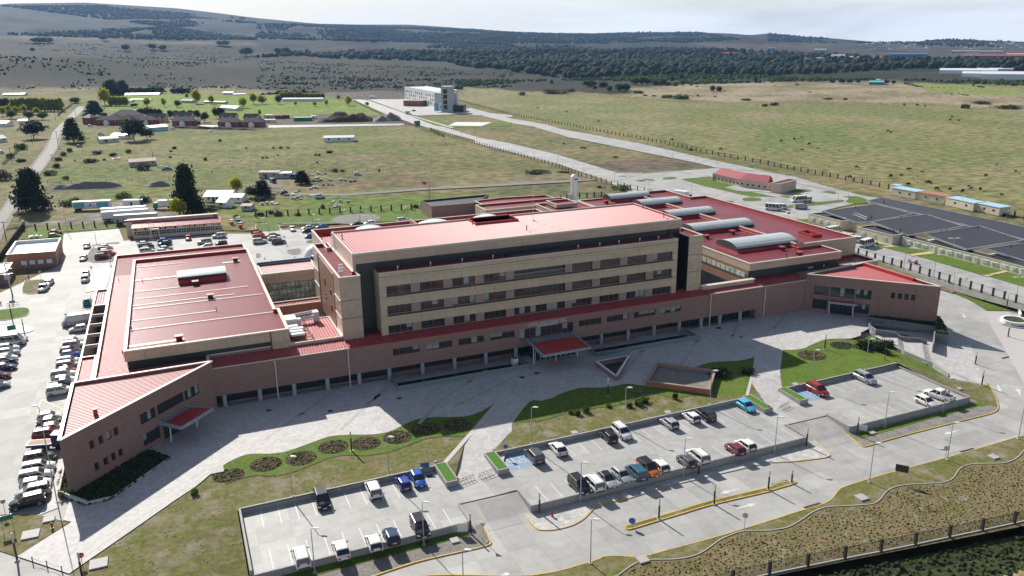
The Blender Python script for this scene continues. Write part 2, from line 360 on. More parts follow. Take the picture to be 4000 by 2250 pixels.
def farz(u,v):
    u=np.asarray(u,float);v=np.asarray(v,float); r=np.hypot(u,v); az=np.arctan2(v,u)
    cols=[np.interp(-az,-AZ,TT[:,i]) for i in range(6)]; skyv=np.interp(-az,-SAZ,ST)
    T=np.stack(cols+[skyv],-1); ri=np.interp(r,RR,np.arange(7)); i0=np.clip(np.floor(ri).astype(int),0,5); f=ri-i0
    a=np.take_along_axis(T,i0[...,None],-1)[...,0]; b=np.take_along_axis(T,(i0+1)[...,None],-1)[...,0]
    t=a+(b-a)*f; z=HC+r*t
    amp=np.clip((r-1300)/3000,0,1)*np.clip((6600-r)/1500,0,1)
    z=z+amp*(fbm(u/420,v/420,5,3)-.5)*95+np.clip((r-1100)/800,0,1)*(fbm(u/120,v/120,4,9)-.5)*7*np.clip((6600-r)/1500,0,1)
    z=np.where(r>6800,z-(r-6800)*.12,z)
    # low brown hill on the left
    c=ray(210,240); k=1750/math.hypot(c.x,c.y); hu,hv=c.x*k,c.y*k
    ca,sa=math.cos(math.atan2(c.y,c.x)),math.sin(math.atan2(c.y,c.x)); du=(u-hu)*ca+(v-hv)*sa; dv=-(u-hu)*sa+(v-hv)*ca
    z=z+26*np.exp(-(du/190)**2-(dv/200)**2)
    near=.5+(fbm(u/60,v/60,3,4)-.5)*.35
    k=np.clip((r-1050)/350,0,1); return near*(1-k)+z*k
def gz(u,v):
    r=math.hypot(u,v)
    return float(farz(u,v)) if r>1050 else .6
def project(u,v,z):
    P=np.stack([u,v,z-HC],-1); F=np.array(Fv);Rr=np.array(Rv);U=np.array(Uv); d=P@F; return 2000+F_PX*(P@Rr)/d,1125-F_PX*(P@U)/d
def inpoly(X,Y,poly):
    ins=np.zeros(X.shape,bool);n=len(poly)
    for i in range(n):
        x0,y0=poly[i];x1,y1=poly[(i+1)%n]
        if y0==y1: continue
        c=((y0>Y)!=(y1>Y))&(X<(x1-x0)*(Y-y0)/(y1-y0)+x0); ins^=c
    return ins
def pxs(s):
    o=[]
    for seg in s.split(';'):
        p=seg.split()
        for q in p[1:]: a,b=map(float,q.split(',')); o.append(px(p[0],a,b))
    return o
na=560; ratio=1.0105
rad=[52.]
while rad[-1]<9300: rad.append(rad[-1]*ratio)
rad=np.array(rad); ang=HEAD+np.linspace(R(72),-R(72),na); AA,RD=np.meshgrid(ang,rad); U_=RD*np.cos(AA);V_=RD*np.sin(AA)
Z_=farz(U_,V_)
# the part of the ground under the paved and planted site is sunk below the sheets laid on it
site=pts('U -120,60 -120,330 ; B0 300,1000 620,1040 1200,1000 2560,1050; B1 300,1000 1700,940; B2 500,900 650,760 1180,640 1650,760 2400,980; B3 300,1150 1000,1330 2700,1700; U 330,120 330,60',.6)
ins=inpoly(U_,V_,site)
front=hgt(U_,V_)
Z_=np.where(ins,-5.5,Z_)
low=(V_<112)&(~ins); Z_=np.where(low,np.minimum(Z_,front-.5),Z_)
Xp,Yp=project(U_,V_,Z_)
jx=(fbm(U_/25,V_/25,4,11)-.5); jy=(fbm(U_/25+40,V_/25,4,12)-.5)
X2=Xp+jx*60; Y2=Yp+jy*np.clip((Yp-150)*.10,3,22)
BI=[ # (colour, mottling colour, noise size in metres, outline in picture coordinates of the ground)
((.125,.13,.05),(.20,.17,.085),30,'P -2000,330 6000,330 6000,4000 -2000,4000'),
((.036,.031,.023),(.019,.026,.014),130,'P -2000,-200 6000,-200 6000,318 3600,330 3000,345 2800,368 2100,362 1800,350 1500,385 1200,365 900,340 -2000,345'),  # moor: cloud shadow over it is painted in as darker ground colours
((.015,.024,.017),(.036,.032,.025),260,'P -2000,-200 6000,-200 6000,190 2600,185 2000,182 1500,170 1100,165 700,160 300,150 -2000,140'),
((.095,.08,.07),(.05,.05,.035),120,'P 2700,165 3000,172 4600,165 4600,250 3500,245 3100,200 2700,190'),
((.13,.11,.075),(.06,.06,.035),60,'P -100,138 150,142 450,150 620,158 1000,165 1000,178 500,168 100,160 -100,156'),
((.02,.028,.018),(.04,.042,.028),200,'P 1000,200 1700,200 1900,185 2300,200 2700,215 3200,230 3500,240 4300,262 4300,330 3700,318 3000,320 2700,345 2250,330 2050,285 1760,265 1300,235'),
((.30,.245,.165),(.16,.145,.075),45,'A2 1180,880 1800,850 2200,835; A3 200,830 1300,810 1700,930 2576,945 3000,960 3000,1100 1500,1060; A2 2576,1050 1900,1010 1200,960'),
((.155,.17,.062),(.215,.195,.10),55,'A1 2080,870; A2 600,950 1500,1010 2576,1050; A3 1500,1080 2800,1110 2900,1448; B3 2576,900 1200,590; B2 2576,330 1450,90; A2 1500,1448 400,1250; A1 2010,1010'),
((.135,.165,.055),(.19,.18,.08),80,'B3 0,0 700,20 1600,380 2400,700 2576,900 1200,590 300,400; B2 2576,330 2300,200 2500,40'),
((.17,.24,.05),(.20,.20,.08),35,'A3 1390,830 1900,845 2560,880 2576,945 2100,950 1700,930'),
((.13,.21,.025),(.19,.22,.05),30,'A0 1030,960 1700,950 2576,960; A1 900,960 1300,1150 700,1170 0,1160; A0 2400,1200 1400,1130 1030,1130'),
((.13,.18,.03),(.18,.18,.06),35,'A0 520,1250 880,1080 960,890; A0 700,1200 600,1350'),
((.12,.145,.042),(.185,.17,.075),28,'A0 830,1290 2576,1320; A1 1500,1300 1700,1260; B1 2000,150; B1 2576,400 1500,420 700,420; B0 2000,620 1000,620 450,560 600,220'),
((.185,.16,.085),(.13,.135,.05),35,'B1 300,300 1200,260 2576,280 2576,420 1000,440 300,420; B0 2000,360 2576,330 2576,460'),
((.18,.125,.075),(.11,.12,.05),14,'B1 1060,460 1500,440 1900,500 1800,590 1000,600 700,620 500,560'),
((.10,.16,.03),(.15,.155,.05),20,'B1 820,690 2300,620 2576,600 2576,700 1680,730 1680,900 300,940 0,920; B0 400,560 1700,560 1700,700 550,720'),
((.19,.155,.095),(.105,.115,.05),16,'B2 0,430 700,440 1300,640 1200,680 0,690; B1 2576,700 2100,640 2576,590'),
((.125,.135,.055),(.20,.165,.09),18,'B2 -50,130 400,260 1050,470 1900,330 1200,170 100,-80; A2 0,1290 300,1448'),
((.10,.085,.07),(.15,.115,.08),10,'B2 900,350 1800,290 2050,390 1150,460 830,390'),
((.10,.085,.072),(.14,.12,.10),16,'A1 380,1170 650,1150 1150,1160 1500,1210 1600,1260 1000,1250 150,1260 200,1200'),
((.13,.11,.095),(.10,.09,.08),30,'A1 660,930 1000,920 1490,930 1500,1000 1000,1010 700,990'),
((.24,.22,.19),(.17,.155,.13),9,'B0 200,860 500,820 1000,800 1700,820 1700,960 1000,960 250,1000; B1 160,520 330,520 240,640 150,600'),
((.10,.095,.08),(.07,.07,.05),10,'B0 480,570 900,540 1230,580 1200,620 500,640'),
]
ci=np.zeros(U_.shape+(3,)); ci[:]=(.135,.135,.055)
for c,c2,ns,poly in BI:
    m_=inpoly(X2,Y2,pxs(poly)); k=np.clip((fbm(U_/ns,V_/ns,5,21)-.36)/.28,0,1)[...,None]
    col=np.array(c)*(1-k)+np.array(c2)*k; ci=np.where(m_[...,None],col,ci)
cc=ci.copy()
for _ in range(1): cc[1:-1,1:-1]=(ci[1:-1,1:-1]*2+ci[:-2,1:-1]+ci[2:,1:-1]+ci[1:-1,:-2]+ci[1:-1,2:])/6
nr=len(rad); idx=np.arange(nr*na).reshape(nr,na)
Fq=np.stack([idx[:-1,:-1],idx[:-1,1:],idx[1:,1:],idx[1:,:-1]],-1).reshape(-1,4)[:,::-1]
T=np_obj('terrain',np.stack([U_,V_,Z_],-1).reshape(-1,3),Fq,[M['terrain']],smooth=True,kind='structure')
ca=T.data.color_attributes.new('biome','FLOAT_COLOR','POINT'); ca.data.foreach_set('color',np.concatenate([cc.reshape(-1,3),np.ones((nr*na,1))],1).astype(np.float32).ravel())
# ---------------------------------------------------------------- ground sheets
def resample(P,step):
    o=[]
    for a,b in zip(P,P[1:]):
        n=max(1,int(math.hypot(b[0]-a[0],b[1]-a[1])/step))
        for i in range(n): o.append((a[0]+(b[0]-a[0])*i/n,a[1]+(b[1]-a[1])*i/n))
    o.append(P[-1]); return o
def smoothp(P,n=4):
    """catmull-rom through points"""
    o=[];Q=[P[0]]+list(P)+[P[-1]]
    for i in range(1,len(Q)-2):
        p0,p1,p2,p3=[np.array(q) for q in Q[i-1:i+3]]
        for k in range(n):
            t=k/n; o.append(tuple(.5*((2*p1)+(-p0+p2)*t+(2*p0-5*p1+4*p2-p3)*t*t+(-p0+3*p1-3*p2+p3)*t**3)))
    o.append(tuple(P[-1])); return o
def sheet(name,poly,m,off=.1,zf=None,drape=True,cell=4.,parent=None,kind='structure',**kw):
    """a ground sheet: polygon cut on a grid and laid on the site level"""
    bm=bmesh.new(); poly=[p for i,p in enumerate(poly) if math.hypot(p[0]-poly[i-1][0],p[1]-poly[i-1][1])>.02]; vs_=[bm.verts.new((p[0],p[1],0)) for p in poly]
    for t in tessellate_polygon([[Vector((p[0],p[1],0)) for p in poly]]):
        if len(set(t))==3: bm.faces.new([vs_[i] for i in t])
    if drape:
        xs=[p[0] for p in poly];ys=[p[1] for p in poly]
        for ax,lo,hi in((0,min(xs),max(xs)),(1,min(ys),max(ys))):
            if hi-lo>400: continue
            k=math.ceil(lo/cell)*cell
            while k<hi:
                co=[0,0,0];no=[0,0,0];co[ax]=k;no[ax]=1
                bmesh.ops.bisect_plane(bm,geom=bm.verts[:]+bm.edges[:]+bm.faces[:],plane_co=co,plane_no=no,dist=1e-4); k+=cell
    f=zf or (lambda u,v: hz(u,v)+off)
    for v in bm.verts: v.co.z=f(v.co.x,v.co.y)
    bm.normal_update()
    for fc in bm.faces:
        if fc.normal.z<0: fc.normal_flip()
    me=bpy.data.meshes.new(name); bm.to_mesh(me); bm.free(); me.materials.append(M[m])
    o=bpy.data.objects.new(name,me); COL.objects.link(o)
    if parent: o.parent=parent
    return tag(o,kind=kind,**kw)
def strip(name,P,wd,m,off=.1,ht=.12,kind='structure',zf=None,step=2.5,closed=False,**kw):
    """kerb or wall following a line: real height above the level below"""
    P=resample(P+([P[0]] if closed else []),step); mb=MB(); rings=[]
    f=zf or (lambda u,v: hz(u,v)+off)
    for i,p in enumerate(P):
        a=P[max(i-1,0)];b=P[min(i+1,len(P)-1)]
        if closed and i in (0,len(P)-1): a=P[-2];b=P[1]
        dx,dy=b[0]-a[0],b[1]-a[1];l=math.hypot(dx,dy) or 1;nx,ny=-dy/l*wd/2,dx/l*wd/2; z=f(p[0],p[1])
        rings.append([(p[0]-nx,p[1]-ny,z-.3),(p[0]+nx,p[1]+ny,z-.3),(p[0]+nx,p[1]+ny,z+ht),(p[0]-nx,p[1]-ny,z+ht)])
    mb.loft(rings); return mb.build(name,M[m],kind=kind,**kw)
Z8=lambda u,v:.8
# left and rear parking area, one big concrete sheet
sheet('parking_pavement',pts('U -18,106 -30,92 -80,92 -95,150 -95,215; B0 -100,1700 610,1370 640,1060 1195,1010 1245,1130 2280,1060; B1 0,1060 100,965 200,965 270,1022 590,1010 1200,985 1520,960; U 96,290 134,296 134,150 -8,150 -19.2,128 -21,118'),'asphalt_bright',zf=lambda u,v:.66,drape=False)
# front road, right road and lots
outer=smoothp(pts('D1 900,1560 1300,1449; D2 150,1449 595,1345 690,1308 790,1300 900,1308 1000,1303 1200,1250 1500,1170 1932,1040; D3 200,975 400,915 480,872 530,810 590,775 900,680 1400,545 1932,390 2300,290','h'))
RT=pts('C3 1720,340 1850,372 2000,432 2120,500 2175,565 2250,720 2350,880 2450,1060 2576,1290 2800,1700','h')
sheet('front_road',outer+[(205,82),(330,100),(330,175),(186,172),(160,156),(138,128),(138,99),(2.9,99),(2.9,75)],'concrete',off=0)
# deck of the three car parks with the aprons left out
dk=[(3.5,98),(34.0,98),(34.0,103),(43.6,103.5),(43.6,98),(96.6,98.5),(96.6,104),(106.3,104.4),(106.3,98.6),(136.4,99),(137,116.2),(106,115.5),(97,115.4),(44,114.6),(34,114.3),(3.5,113.8)]
sheet('car_park_deck',dk,'lot_concrete',zf=lambda u,v:0.,drape=False)
for a,b,y1 in((34.0,43.6,103.2),(96.6,106.3,104.2)):
    sheet('apron',[(a,96),(b,96),(b,y1),(a,y1)],'concrete',zf=lambda u,v,y1=y1:-.88+.87*np.clip((v-97.2)/(y1-97.2),0,1),cell=2)
    strip('apron_edge',[(a,y1),(b,y1)],.22,'soil',zf=lambda u,v:-.02,ht=.035)
sheet('yard_ground',[(-120,156),(180,156)]+site[-2:-1]*0+[(330,156)]+pts('C3 4200,1700; B3 2700,1500 1000,1330 300,1150; B2 2400,980 1650,760 1180,640 650,760 500,900; B1 1700,940 300,1000; B0 2560,1050 1200,1000 620,1040 300,1000',.6)+[(-120,330)],'lawn_dry',zf=lambda u,v:.575,drape=False)
sheet('yard_ground',[(-120,157),(-6,157),(-19,130),(-19,100),(-120,60)],'lawn_dry',zf=lambda u,v:.575,drape=False)
sheet('planter_ground',[(-24,118),(-17,118),(4,150),(4,158),(-22,158)],'ivy',zf=lambda u,v:.64,drape=False)
# plaza: one sheet, front edge follows the lawns
e1=pts('D0 130,1300 540,1040 300,990 420,960')
low1=smoothp(pts('D0 520,1430 1000,1100 1300,890 1480,770 1600,670 1740,580 1850,535 1932,525; D1 80,526 200,515 330,475 450,430 560,395 700,382 820,382 930,375 1030,350 1130,300 1230,262 1350,250 1480,248 1600,240 1700,205 1795,150'),3)
low2=smoothp(pts('D2 0,300 130,135 230,125 330,95; C2 450,1400 560,1360 700,1325 850,1325 1020,1310 1150,1285 1250,1295 1340,1305'),3)
low2b=smoothp(pts('C2 1850,1115 1990,1070 2130,1060 2300,1050 2440,1016'),3)
low3=smoothp(pts('C3 150,945 280,942 370,925 440,893 540,850 650,832 830,830 935,797'),3)
W1a,W1b=tuple(at('D1',1590,390,.8)[:2]),tuple(at('D1',1930,350,.8)[:2])
W2a,W2b=tuple(at('C2',2400,1260,.8)[:2]),tuple(at('C3',120,1180,.8)[:2])
steps_top=pts('C3 935,770 1020,728')
well1=(36.2,145.6,64.8,149.2);well2=(80.5,145.6,107.2,149.2)
sheet('plaza',e1[:3]+[(-20.6,121),(-20.2,128.2),(2.6,152.4),(36.2,152.4),(36.2,145.7),(64.8,145.7),(64.8,152.4),(80.5,152.4),(80.5,145.7),(107.2,145.7),(107.2,152.4),(143.8,152.6),(155.6,140.6)]+steps_top[::-1]+low3[::-1]+[W2b,W2a]+low2b[::-1]+pts('C2 1340,1310')+low2[::-1]+[W1b,W1a]+low1[::-1],'paver',zf=Z8,drape=False)
# walkways ramping down to the car parks
def ramp(name,q,m):   # q: a0,a1 (upper), b0,b1 (lower) with z
    mb=MB(); n=8; rr=[]
    for i in range(n+1):
        t=i/n; rr.append([tuple(Vector(q[0]).lerp(Vector(q[2]),t)),tuple(Vector(q[1]).lerp(Vector(q[3]),t))])
    mb.loft(rr,closed=False,cap=False); o=mb.build(name,M[m],kind='structure'); 
    bm=bmesh.new(); bm.from_mesh(o.data)
    for f in bm.faces:
        if f.normal.z<0: f.normal_flip()
    bm.to_mesh(o.data); bm.free(); return o
ramp('walkway',[(*W1a,.8),(*W1b,.8),(34.3,108.6,.012),(42.9,108.6,.012)],'paver')
ramp('walkway',[(*W2a,.8),(*W2b,.8),(97.0,109.6,.012),(105.6,109.6,.012)],'paver')
sheet('lawn',pts('D0 -200,1290 -200,960 0,990 30,985 300,992 530,1042 130,1305 0,1262',.7),'lawn',zf=lambda u,v:.76,drape=False)
sheet('pavement',pts('D0 300,990 440,935 440,800 500,560 515,420 470,420 420,680 370,900 310,960',.7),'paver',zf=lambda u,v:.74,drape=False)
# lawns
def ll(P): return [(p[0],p[1]) for p in P]
sheet('lawn',[(p[0]+.3,p[1]+.0) for p in low1]+[W1a,(35.5,109.6),(34.3,114.2),(3.0,113.6),(3.0,80),(-25,80)],'lawn',zf=lambda u,v:min(hz(u,v)+.10,.77),cell=3)
sheet('lawn',low2+pts('C2 1340,1310 1850,1115')+low2b+[W2a,(98.0,110.8),(97.3,115.4),(43.4,114.4),W1b],'lawn',zf=lambda u,v:min(hz(u,v)+.10,.77),cell=3)
sd3=[tuple(at('C3',1030,765,.7)[:2]),tuple(at('C3',1380,975,-.1)[:2]),tuple(at('C3',1660,1115,-.6)[:2]),tuple(at('C3',1815,1235,-.8)[:2])]
sheet('lawn',low3+sd3+pts('C3 2190,1300 2290,1470; D3 1735,180 1700,215','h')+[(137.2,99),(137.2,116.2),(105.7,115.5),W2b],'lawn_green',zf=lambda u,v:hz(u,v)+.10,cell=3)

# stairs and landings down to the road
def seg(a,b,n,i): return tuple(Vector(a).lerp(Vector(b),i/n))
fl=[(('C3',1020,728),('C3',1035,765),('C3',1082,775),('C3',1082,812),.8,.2),(('C3',1300,795),('C3',1318,935),('C3',1352,812),('C3',1380,972),.2,-.35),(('C3',1550,855),('C3',1588,1082),('C3',1603,872),('C3',1662,1118),-.35,-.86)]
mb=MB(); last=None; lp=[]
for a0,a1,b0,b1,zt,zb in fl:
    A0,A1,B0,B1=at(*a0,zt),at(*a1,zt),at(*b0,zb),at(*b1,zb)
    if last: lp.append((last[0],last[1],A1,A0))
    n=5
    for i in range(n):
        p=[A0.lerp(B0,i/n),A1.lerp(B1,i/n),A1.lerp(B1,(i+1)/n),A0.lerp(B0,(i+1)/n)]; z=zt-(i+1)*(zt-zb)/n+.0
        mb.prism([(q.x,q.y) for q in p],z-.5,z)
    last=(B0,B1)
mb.build('stairs',M['paver_dark'],kind='structure')
mb=MB()
for q in lp: mb.quad(*[tuple(p) for p in q])
e0,e1_,e2,e3=[ath('C3',x,y,.02) for x,y in((1603,872),(1662,1118),(1815,1235),(2190,1300))]
o=mb.build('landing',M['paver'],kind='structure')
sheet('pavement',ll([last[0],last[1]])+pts('C3 1815,1235 2195,1300 2110,1090 2040,890 1820,905 1670,885','h'),'paver',off=.02,cell=3)
# right side areas
sheet('plaza_east',pts('C3 2200,556 2440,560 2500,700 2576,720 3000,900 3300,1500 2820,1750 2576,1290 2450,1060 2350,880 2250,720 2180,565','h'),'paver_light',off=.06)
sheet('lawn',pts('C3 1850,372 1900,350 2150,440 2450,520 2440,556 2200,552 2120,500 2000,432','h'),'lawn_green',off=.12)
sheet('gravel_strip',pts('C3 880,-10 1130,70 1700,300 2150,435 2500,530 3200,730 3200,660 2600,500 2000,330 1300,110 880,-50',.7),'gravel',zf=lambda u,v:.66,drape=False)
sheet('lawn',pts('C3 885,-5 1130,65 1690,285 1900,350 1850,368 1720,332 1650,290 1000,80 880,35',.7),'lawn_dry',zf=lambda u,v:.70,drape=False)
# rear roads and the yard by the school
sheet('rear_pavement',pts('B2 990,552 1160,472 1350,456 2060,402 2576,440; B3 280,492 600,590 1000,690 1120,700 1000,730 560,830 400,960 1345,1165 2576,1470; C3 3200,400 3200,660 2600,490 2000,320 1300,100 880,-40; U 176,175 176,238 132,300; B2 560,790 1180,650',.66),'road_far',zf=lambda u,v:.64,drape=False)
RB1=pts('A1 960,1003 985,1012 1290,1140 1600,1250 1900,1330 2200,1410; B1 2200,150 2576,245; B2 480,370 1000,548 1330,456 1070,455 460,270 0,160; A1 2240,1385 1990,1310 1550,1160 1130,1010 1040,1000',.62)
RB2=pts('A1 2010,1075 2300,1172 2576,1240; A2 210,1275 600,1390; B2 500,80 1000,180 1400,262 1850,350 2060,402 2576,440 2000,320 1350,170 500,12; A2 350,1255 0,1195; A1 2080,1065',.62)
sheet('west_road',RB1,'road_far',zf=lambda u,v:.72,drape=False)
sheet('east_road',RB2,'road_far',zf=lambda u,v:.73,drape=False)
sheet('cross_road',pts('A1 1720,1150 2050,1110 2576,1160; A2 0,1200 0,1215 ; A1 2576,1180 2050,1150 1640,1165',.62),'road_far',zf=lambda u,v:.75,drape=False)
sheet('forecourt',pts('A1 1130,1000 1500,1000 1500,1060 2090,1070 2100,1120 2250,1130 2230,1150 1980,1150 1620,1165 1540,1150',.62),'road_far',zf=lambda u,v:.77,drape=False)
sheet('helipad',pts('A1 1935,1265 2010,1230 2370,1232 2270,1270',.62),'mark_white',zf=lambda u,v:.79,drape=False)
sheet('lawn',pts('A1 1570,1175 1980,1240 2576,1235 2576,1268 2130,1282 1940,1285 1800,1265',.62),'lawn_green',zf=lambda u,v:.76,drape=False)
sheet('footpath',pts('A1 1560,1168 1600,1172 2000,1285 1960,1290',.62),'road_far',zf=lambda u,v:.80,drape=False)
sheet('dirt_track',pts('A0 960,880 985,885 870,1080 700,1250 590,1400; B0 640,0 590,200 480,370 330,560 200,780 30,1080 -60,1300 -400,1500 -700,1400 -250,1100 0,830 240,470 420,240 530,60; A0 540,1380 620,1300 740,1190 900,1000',.62),'gravel',zf=lambda u,v:.72,drape=False)
sheet('track_surface',pts('A0 965,890 978,890 850,1090 690,1250 580,1420; B0 620,0 570,200 450,380 330,540 150,800 0,1030 -200,1250 -500,1280 0,860 210,560 360,350 480,200 530,40',.62),'track',zf=lambda u,v:.75,drape=False)
sheet('house_track',pts('A1 170,1262 1480,1245 1500,1252 1450,1262 200,1285 0,1290; A0 2200,1290 1950,1270 1950,1262',.62),'road_far',zf=lambda u,v:.74,drape=False)
sheet('dirt_track',pts('B1 300,655 900,665 1700,605 2576,558; B2 0,548 560,528 850,515 850,525 560,548 0,578; B1 2576,580 1700,625 900,685 300,672',.62),'gravel',zf=lambda u,v:.74,drape=False)
# lawns behind the building
sheet('lawn',pts('B1 0,905 1690,855 1760,905 1560,935 1200,945 1000,960 600,970 260,965 0,950',.66),'lawn_green',zf=lambda u,v:.73,drape=False)
sheet('footpath',pts('B1 260,958 700,950 1000,930 1180,905 1190,912 1000,940 700,958 260,968',.66),'gravel',zf=lambda u,v:.75,drape=False)
mbc=MB(); c=at('B1',1005,915,.7); mbc.prism([(c.x+9.5*math.cos(t*.2618),c.y+9.5*math.sin(t*.2618)) for t in range(24)],.5,.80); mbc.build('paved_circle',M['gravel'],kind='structure')
sheet('lawn',pts('B0 215,1120 300,1000 1190,985 1195,1012 620,1045 600,1100',.66),'lawn_green',zf=lambda u,v:.72,drape=False)
sheet('lawn',pts('B2 460,735 590,740 590,800 470,805',.66),'lawn_bright',zf=lambda u,v:.74,drape=False)
def island(s,m,z=.72,k=True,mk='curb',name='lawn_island',zz=.66):
    P=smoothp(pts(s,zz)+[pts(s,zz)[0]],3); sheet(name,P[:-1],m,zf=lambda u,v:z+.03,drape=False)
    if k: strip('kerb',P[:-1],.18,mk,zf=lambda u,v:z-.03,ht=.1,closed=True,step=3)
for q,m in (('B0 920,1180 1180,1150 1175,1165 960,1180 870,1340 1130,1345 1150,1300 1110,1230 960,1210','gravel'),('C0 250,250 440,240 440,280 385,375 225,370','lawn'),('C0 0,545 200,523 270,525 300,550 270,600 150,630 0,650 -100,600','lawn_green'),('C0 0,700 230,690 325,715 320,760 150,790 0,800','road_far'),('C0 870,370 935,140 1110,115 1090,250 1050,340 985,345','road_far'),('C0 825,525 850,450 930,435 945,520 880,535','gravel'),
  ('B1 0,1265 50,1270 40,1300 0,1305','gravel'),('B1 305,1235 440,1215 440,1265 340,1270','gravel'),('B1 505,1140 565,1130 570,1155 510,1155','lawn_green'),('B1 0,970 200,965 235,1030 60,1040 0,1045','lawn_green'),
  ('B2 1240,530 1280,522 1340,530 1290,540','lawn_green'),('B2 1310,520 1350,512 1430,520 1400,528','lawn_green'),('B2 1510,505 1600,495 1660,500 1610,515 1530,517','lawn_green'),('B2 1060,490 1110,483 1160,492','lawn_green'),('B2 2310,712 2400,700 2500,710 2490,730 2340,735','lawn_green'),('B2 2120,735 2220,735 2220,752 2150,755','lawn_green'),
  ('B3 180,785 720,725 700,750 270,800 180,800','lawn_green'),('B3 750,690 900,690 995,720 990,750 900,760 780,745 810,710','lawn_green'),('B3 540,645 600,635 690,650 650,662','lawn_green'),('B3 240,670 300,660 350,675 290,685','lawn_green'),('B3 110,685 180,680 230,692 180,700','lawn_green'),('B3 100,900 200,905 240,918 150,925','lawn_green'),('B3 280,555 430,585 690,640 500,605','lawn_green'),('B3 190,655 290,615 440,630 350,645 240,655','lawn_green')):
    island(q,m)
sheet('lawn',pts('B2 1700,515 2000,488; B2 2020,515 2200,570 2280,600 2400,640; B3 100,700 0,690; B2 2576,690 2400,690 2290,665 1900,575',.66),'lawn_green',zf=lambda u,v:.74,drape=False)
sheet('forecourt_path',pts('B2 2140,600 2240,580 2400,590; B3 60,640 0,655; B2 2500,640 2350,640 2250,630',.66),'road_far',zf=lambda u,v:.77,drape=False)
for q in ('B3 935,1105 1110,1160 1250,1190 1600,1230 1640,1245 1430,1270 1100,1190','B3 1500,1290 1660,1262 2576,1440; C3 2576,60 2400,150 2170,200 1600,30','C3 2230,210 2440,160 2576,180 2900,260 3000,400 2576,310','B3 260,925 400,915 420,975 500,1000 400,960'):
    sheet('lawn',pts(q,.66),'lawn_green',zf=lambda u,v:.74,drape=False)
for q in ('B3 1150,1190 1250,1188 1270,1195 1180,1202','B3 1410,1275 1670,1240 1690,1262 1450,1290','C3 2160,198 2380,150 2420,160 2210,208'):
    sheet('yellow_path',pts(q,.66),'mark_yellow',zf=lambda u,v:.77,drape=False)
# front: lawns by the road, planted bank, fence line
wavy=smoothp(pts('D2 800,1449 880,1390 960,1345 1050,1330 1250,1325 1400,1290 1500,1230 1570,1180 1700,1125 1800,1112 1932,1110; D3 50,1103 150,1085 250,1030 330,975 430,935 560,925 700,918 800,905 850,870 900,810 980,775 1100,760 1200,755 1330,745 1400,710 1440,650 1500,615 1600,605 1780,600 1880,560 1932,500 2000,420','h'),3)
wavy=[(8,76.5),(25,78)]+wavy+[(190,95)]
sheet('verge',outer[:]+[(205,82)]+[(205,96)]+wavy[::-1]+[(2.9,75)],'lawn',off=.10,cell=3)
sheet('planted_bank',wavy+[(205,60),(205,50),(107.4,66.1),(66,71.6),(20,77.0),(6,76)],'lawn_dry',zf=lambda u,v:-.84,drape=False)
strip('edging',wavy,.16,'curb',off=.1,ht=.06)
FA,FB=tuple(at('D3',-700,1640,-.8)[:2]),tuple(at('D3',3200,820,-.8)[:2])
sheet('wild_ground',[FA,FB,(FB[0]+20,FB[1]-60),(FA[0],FA[1]-70)],'ivy',zf=lambda u,v:-1.5-.045*max(0,(73.5-v-.0*u)),cell=4)
strip('kerb',outer,.16,'curb_yellow',off=0,ht=.14)
# lot front strips, pavements
g1=pts('D1 150,1449 340,1425; D1 1640,1105 1660,1075 1560,935 1625,945 1690,1030 1770,1190 1735,1225 1450,1290 1200,1350 900,1449 700,1520','h')
sheet('gravel_strip',[(3.2,97.6),(34.2,97.6),(34.3,103.0)]+pts('D1 1625,945 1690,1030 1765,1180 1735,1225 1450,1290 1200,1350 900,1449 700,1520','h')+[(3.2,88)],'gravel',off=.10,cell=2)
sheet('grass_edge',[(3.2,97.5),(34.0,97.5),(33.6,96.0),(20,95.9),(10,95.6),(3.2,95.4)],'lawn_green',off=.14,cell=2)
P1=smoothp(pts('D1 1600,930 1625,945 1690,1030 1765,1180 1735,1225 1450,1290 1200,1350 900,1449 700,1520','h'),3)
strip('kerb',P1,.2,'curb_yellow',off=0,ht=.15)
P2=smoothp(pts('D2 20,850 45,900 100,1000 180,1090 240,1105 330,1100 450,1070 540,1020 600,960 660,915 900,860 1100,795 1400,720 1932,595; D3 0,595 150,590 300,575 400,562 465,545 440,505 300,380 180,320','h'),3)
sheet('pavement',P2+[(96.4,97.9),(44,97.3),(43.8,101.5)],'paver_white',off=.10,cell=2)
P2a=[p for p in P2 if p[0]<60]; P2b=[p for p in P2 if 59.<=p[0]<=89]; P2c=[p for p in P2 if p[0]>88.]
for q,m_ in ((P2a,'curb_yellow'),(P2b,'curb'),(P2c,'curb_yellow')): strip('kerb',q,.16,m_,off=0,ht=.12)
P3=smoothp(pts('D3 430,262 500,320 600,385 700,465 750,470 900,425 1200,345 1500,270 1680,225 1735,185 1720,110 1680,30 1650,0','h')+pts('C3 2225,1310 2195,1300','h'),3)
sheet('gravel_strip',P3+pts('C3 2100,1285','h')+[(137.0,116),(136.8,98.3),(106.5,97.9),(106.2,104)],'gravel',off=.118,cell=2)
strip('kerb',P3,.2,'curb_yellow',off=0,ht=.14)
sheet('grass_edge',[(106.6,97.7),(136.8,98.1),(136.9,96.8),(120,96.4),(106.6,95.8)],'lawn_green',off=.14,cell=2)
sheet('lawn',pts('D3 1520,110 1735,180; D3 1700,60 1660,10; C3 2210,1310 2000,1280 1830,1240','h')+[(137,116)],'lawn',off=.13,cell=2)
sheet('gravel_strip',pts('D3 1480,130 1690,225 1735,185 1722,105 1660,20 1560,60','h'),'gravel',off=.06,cell=2)
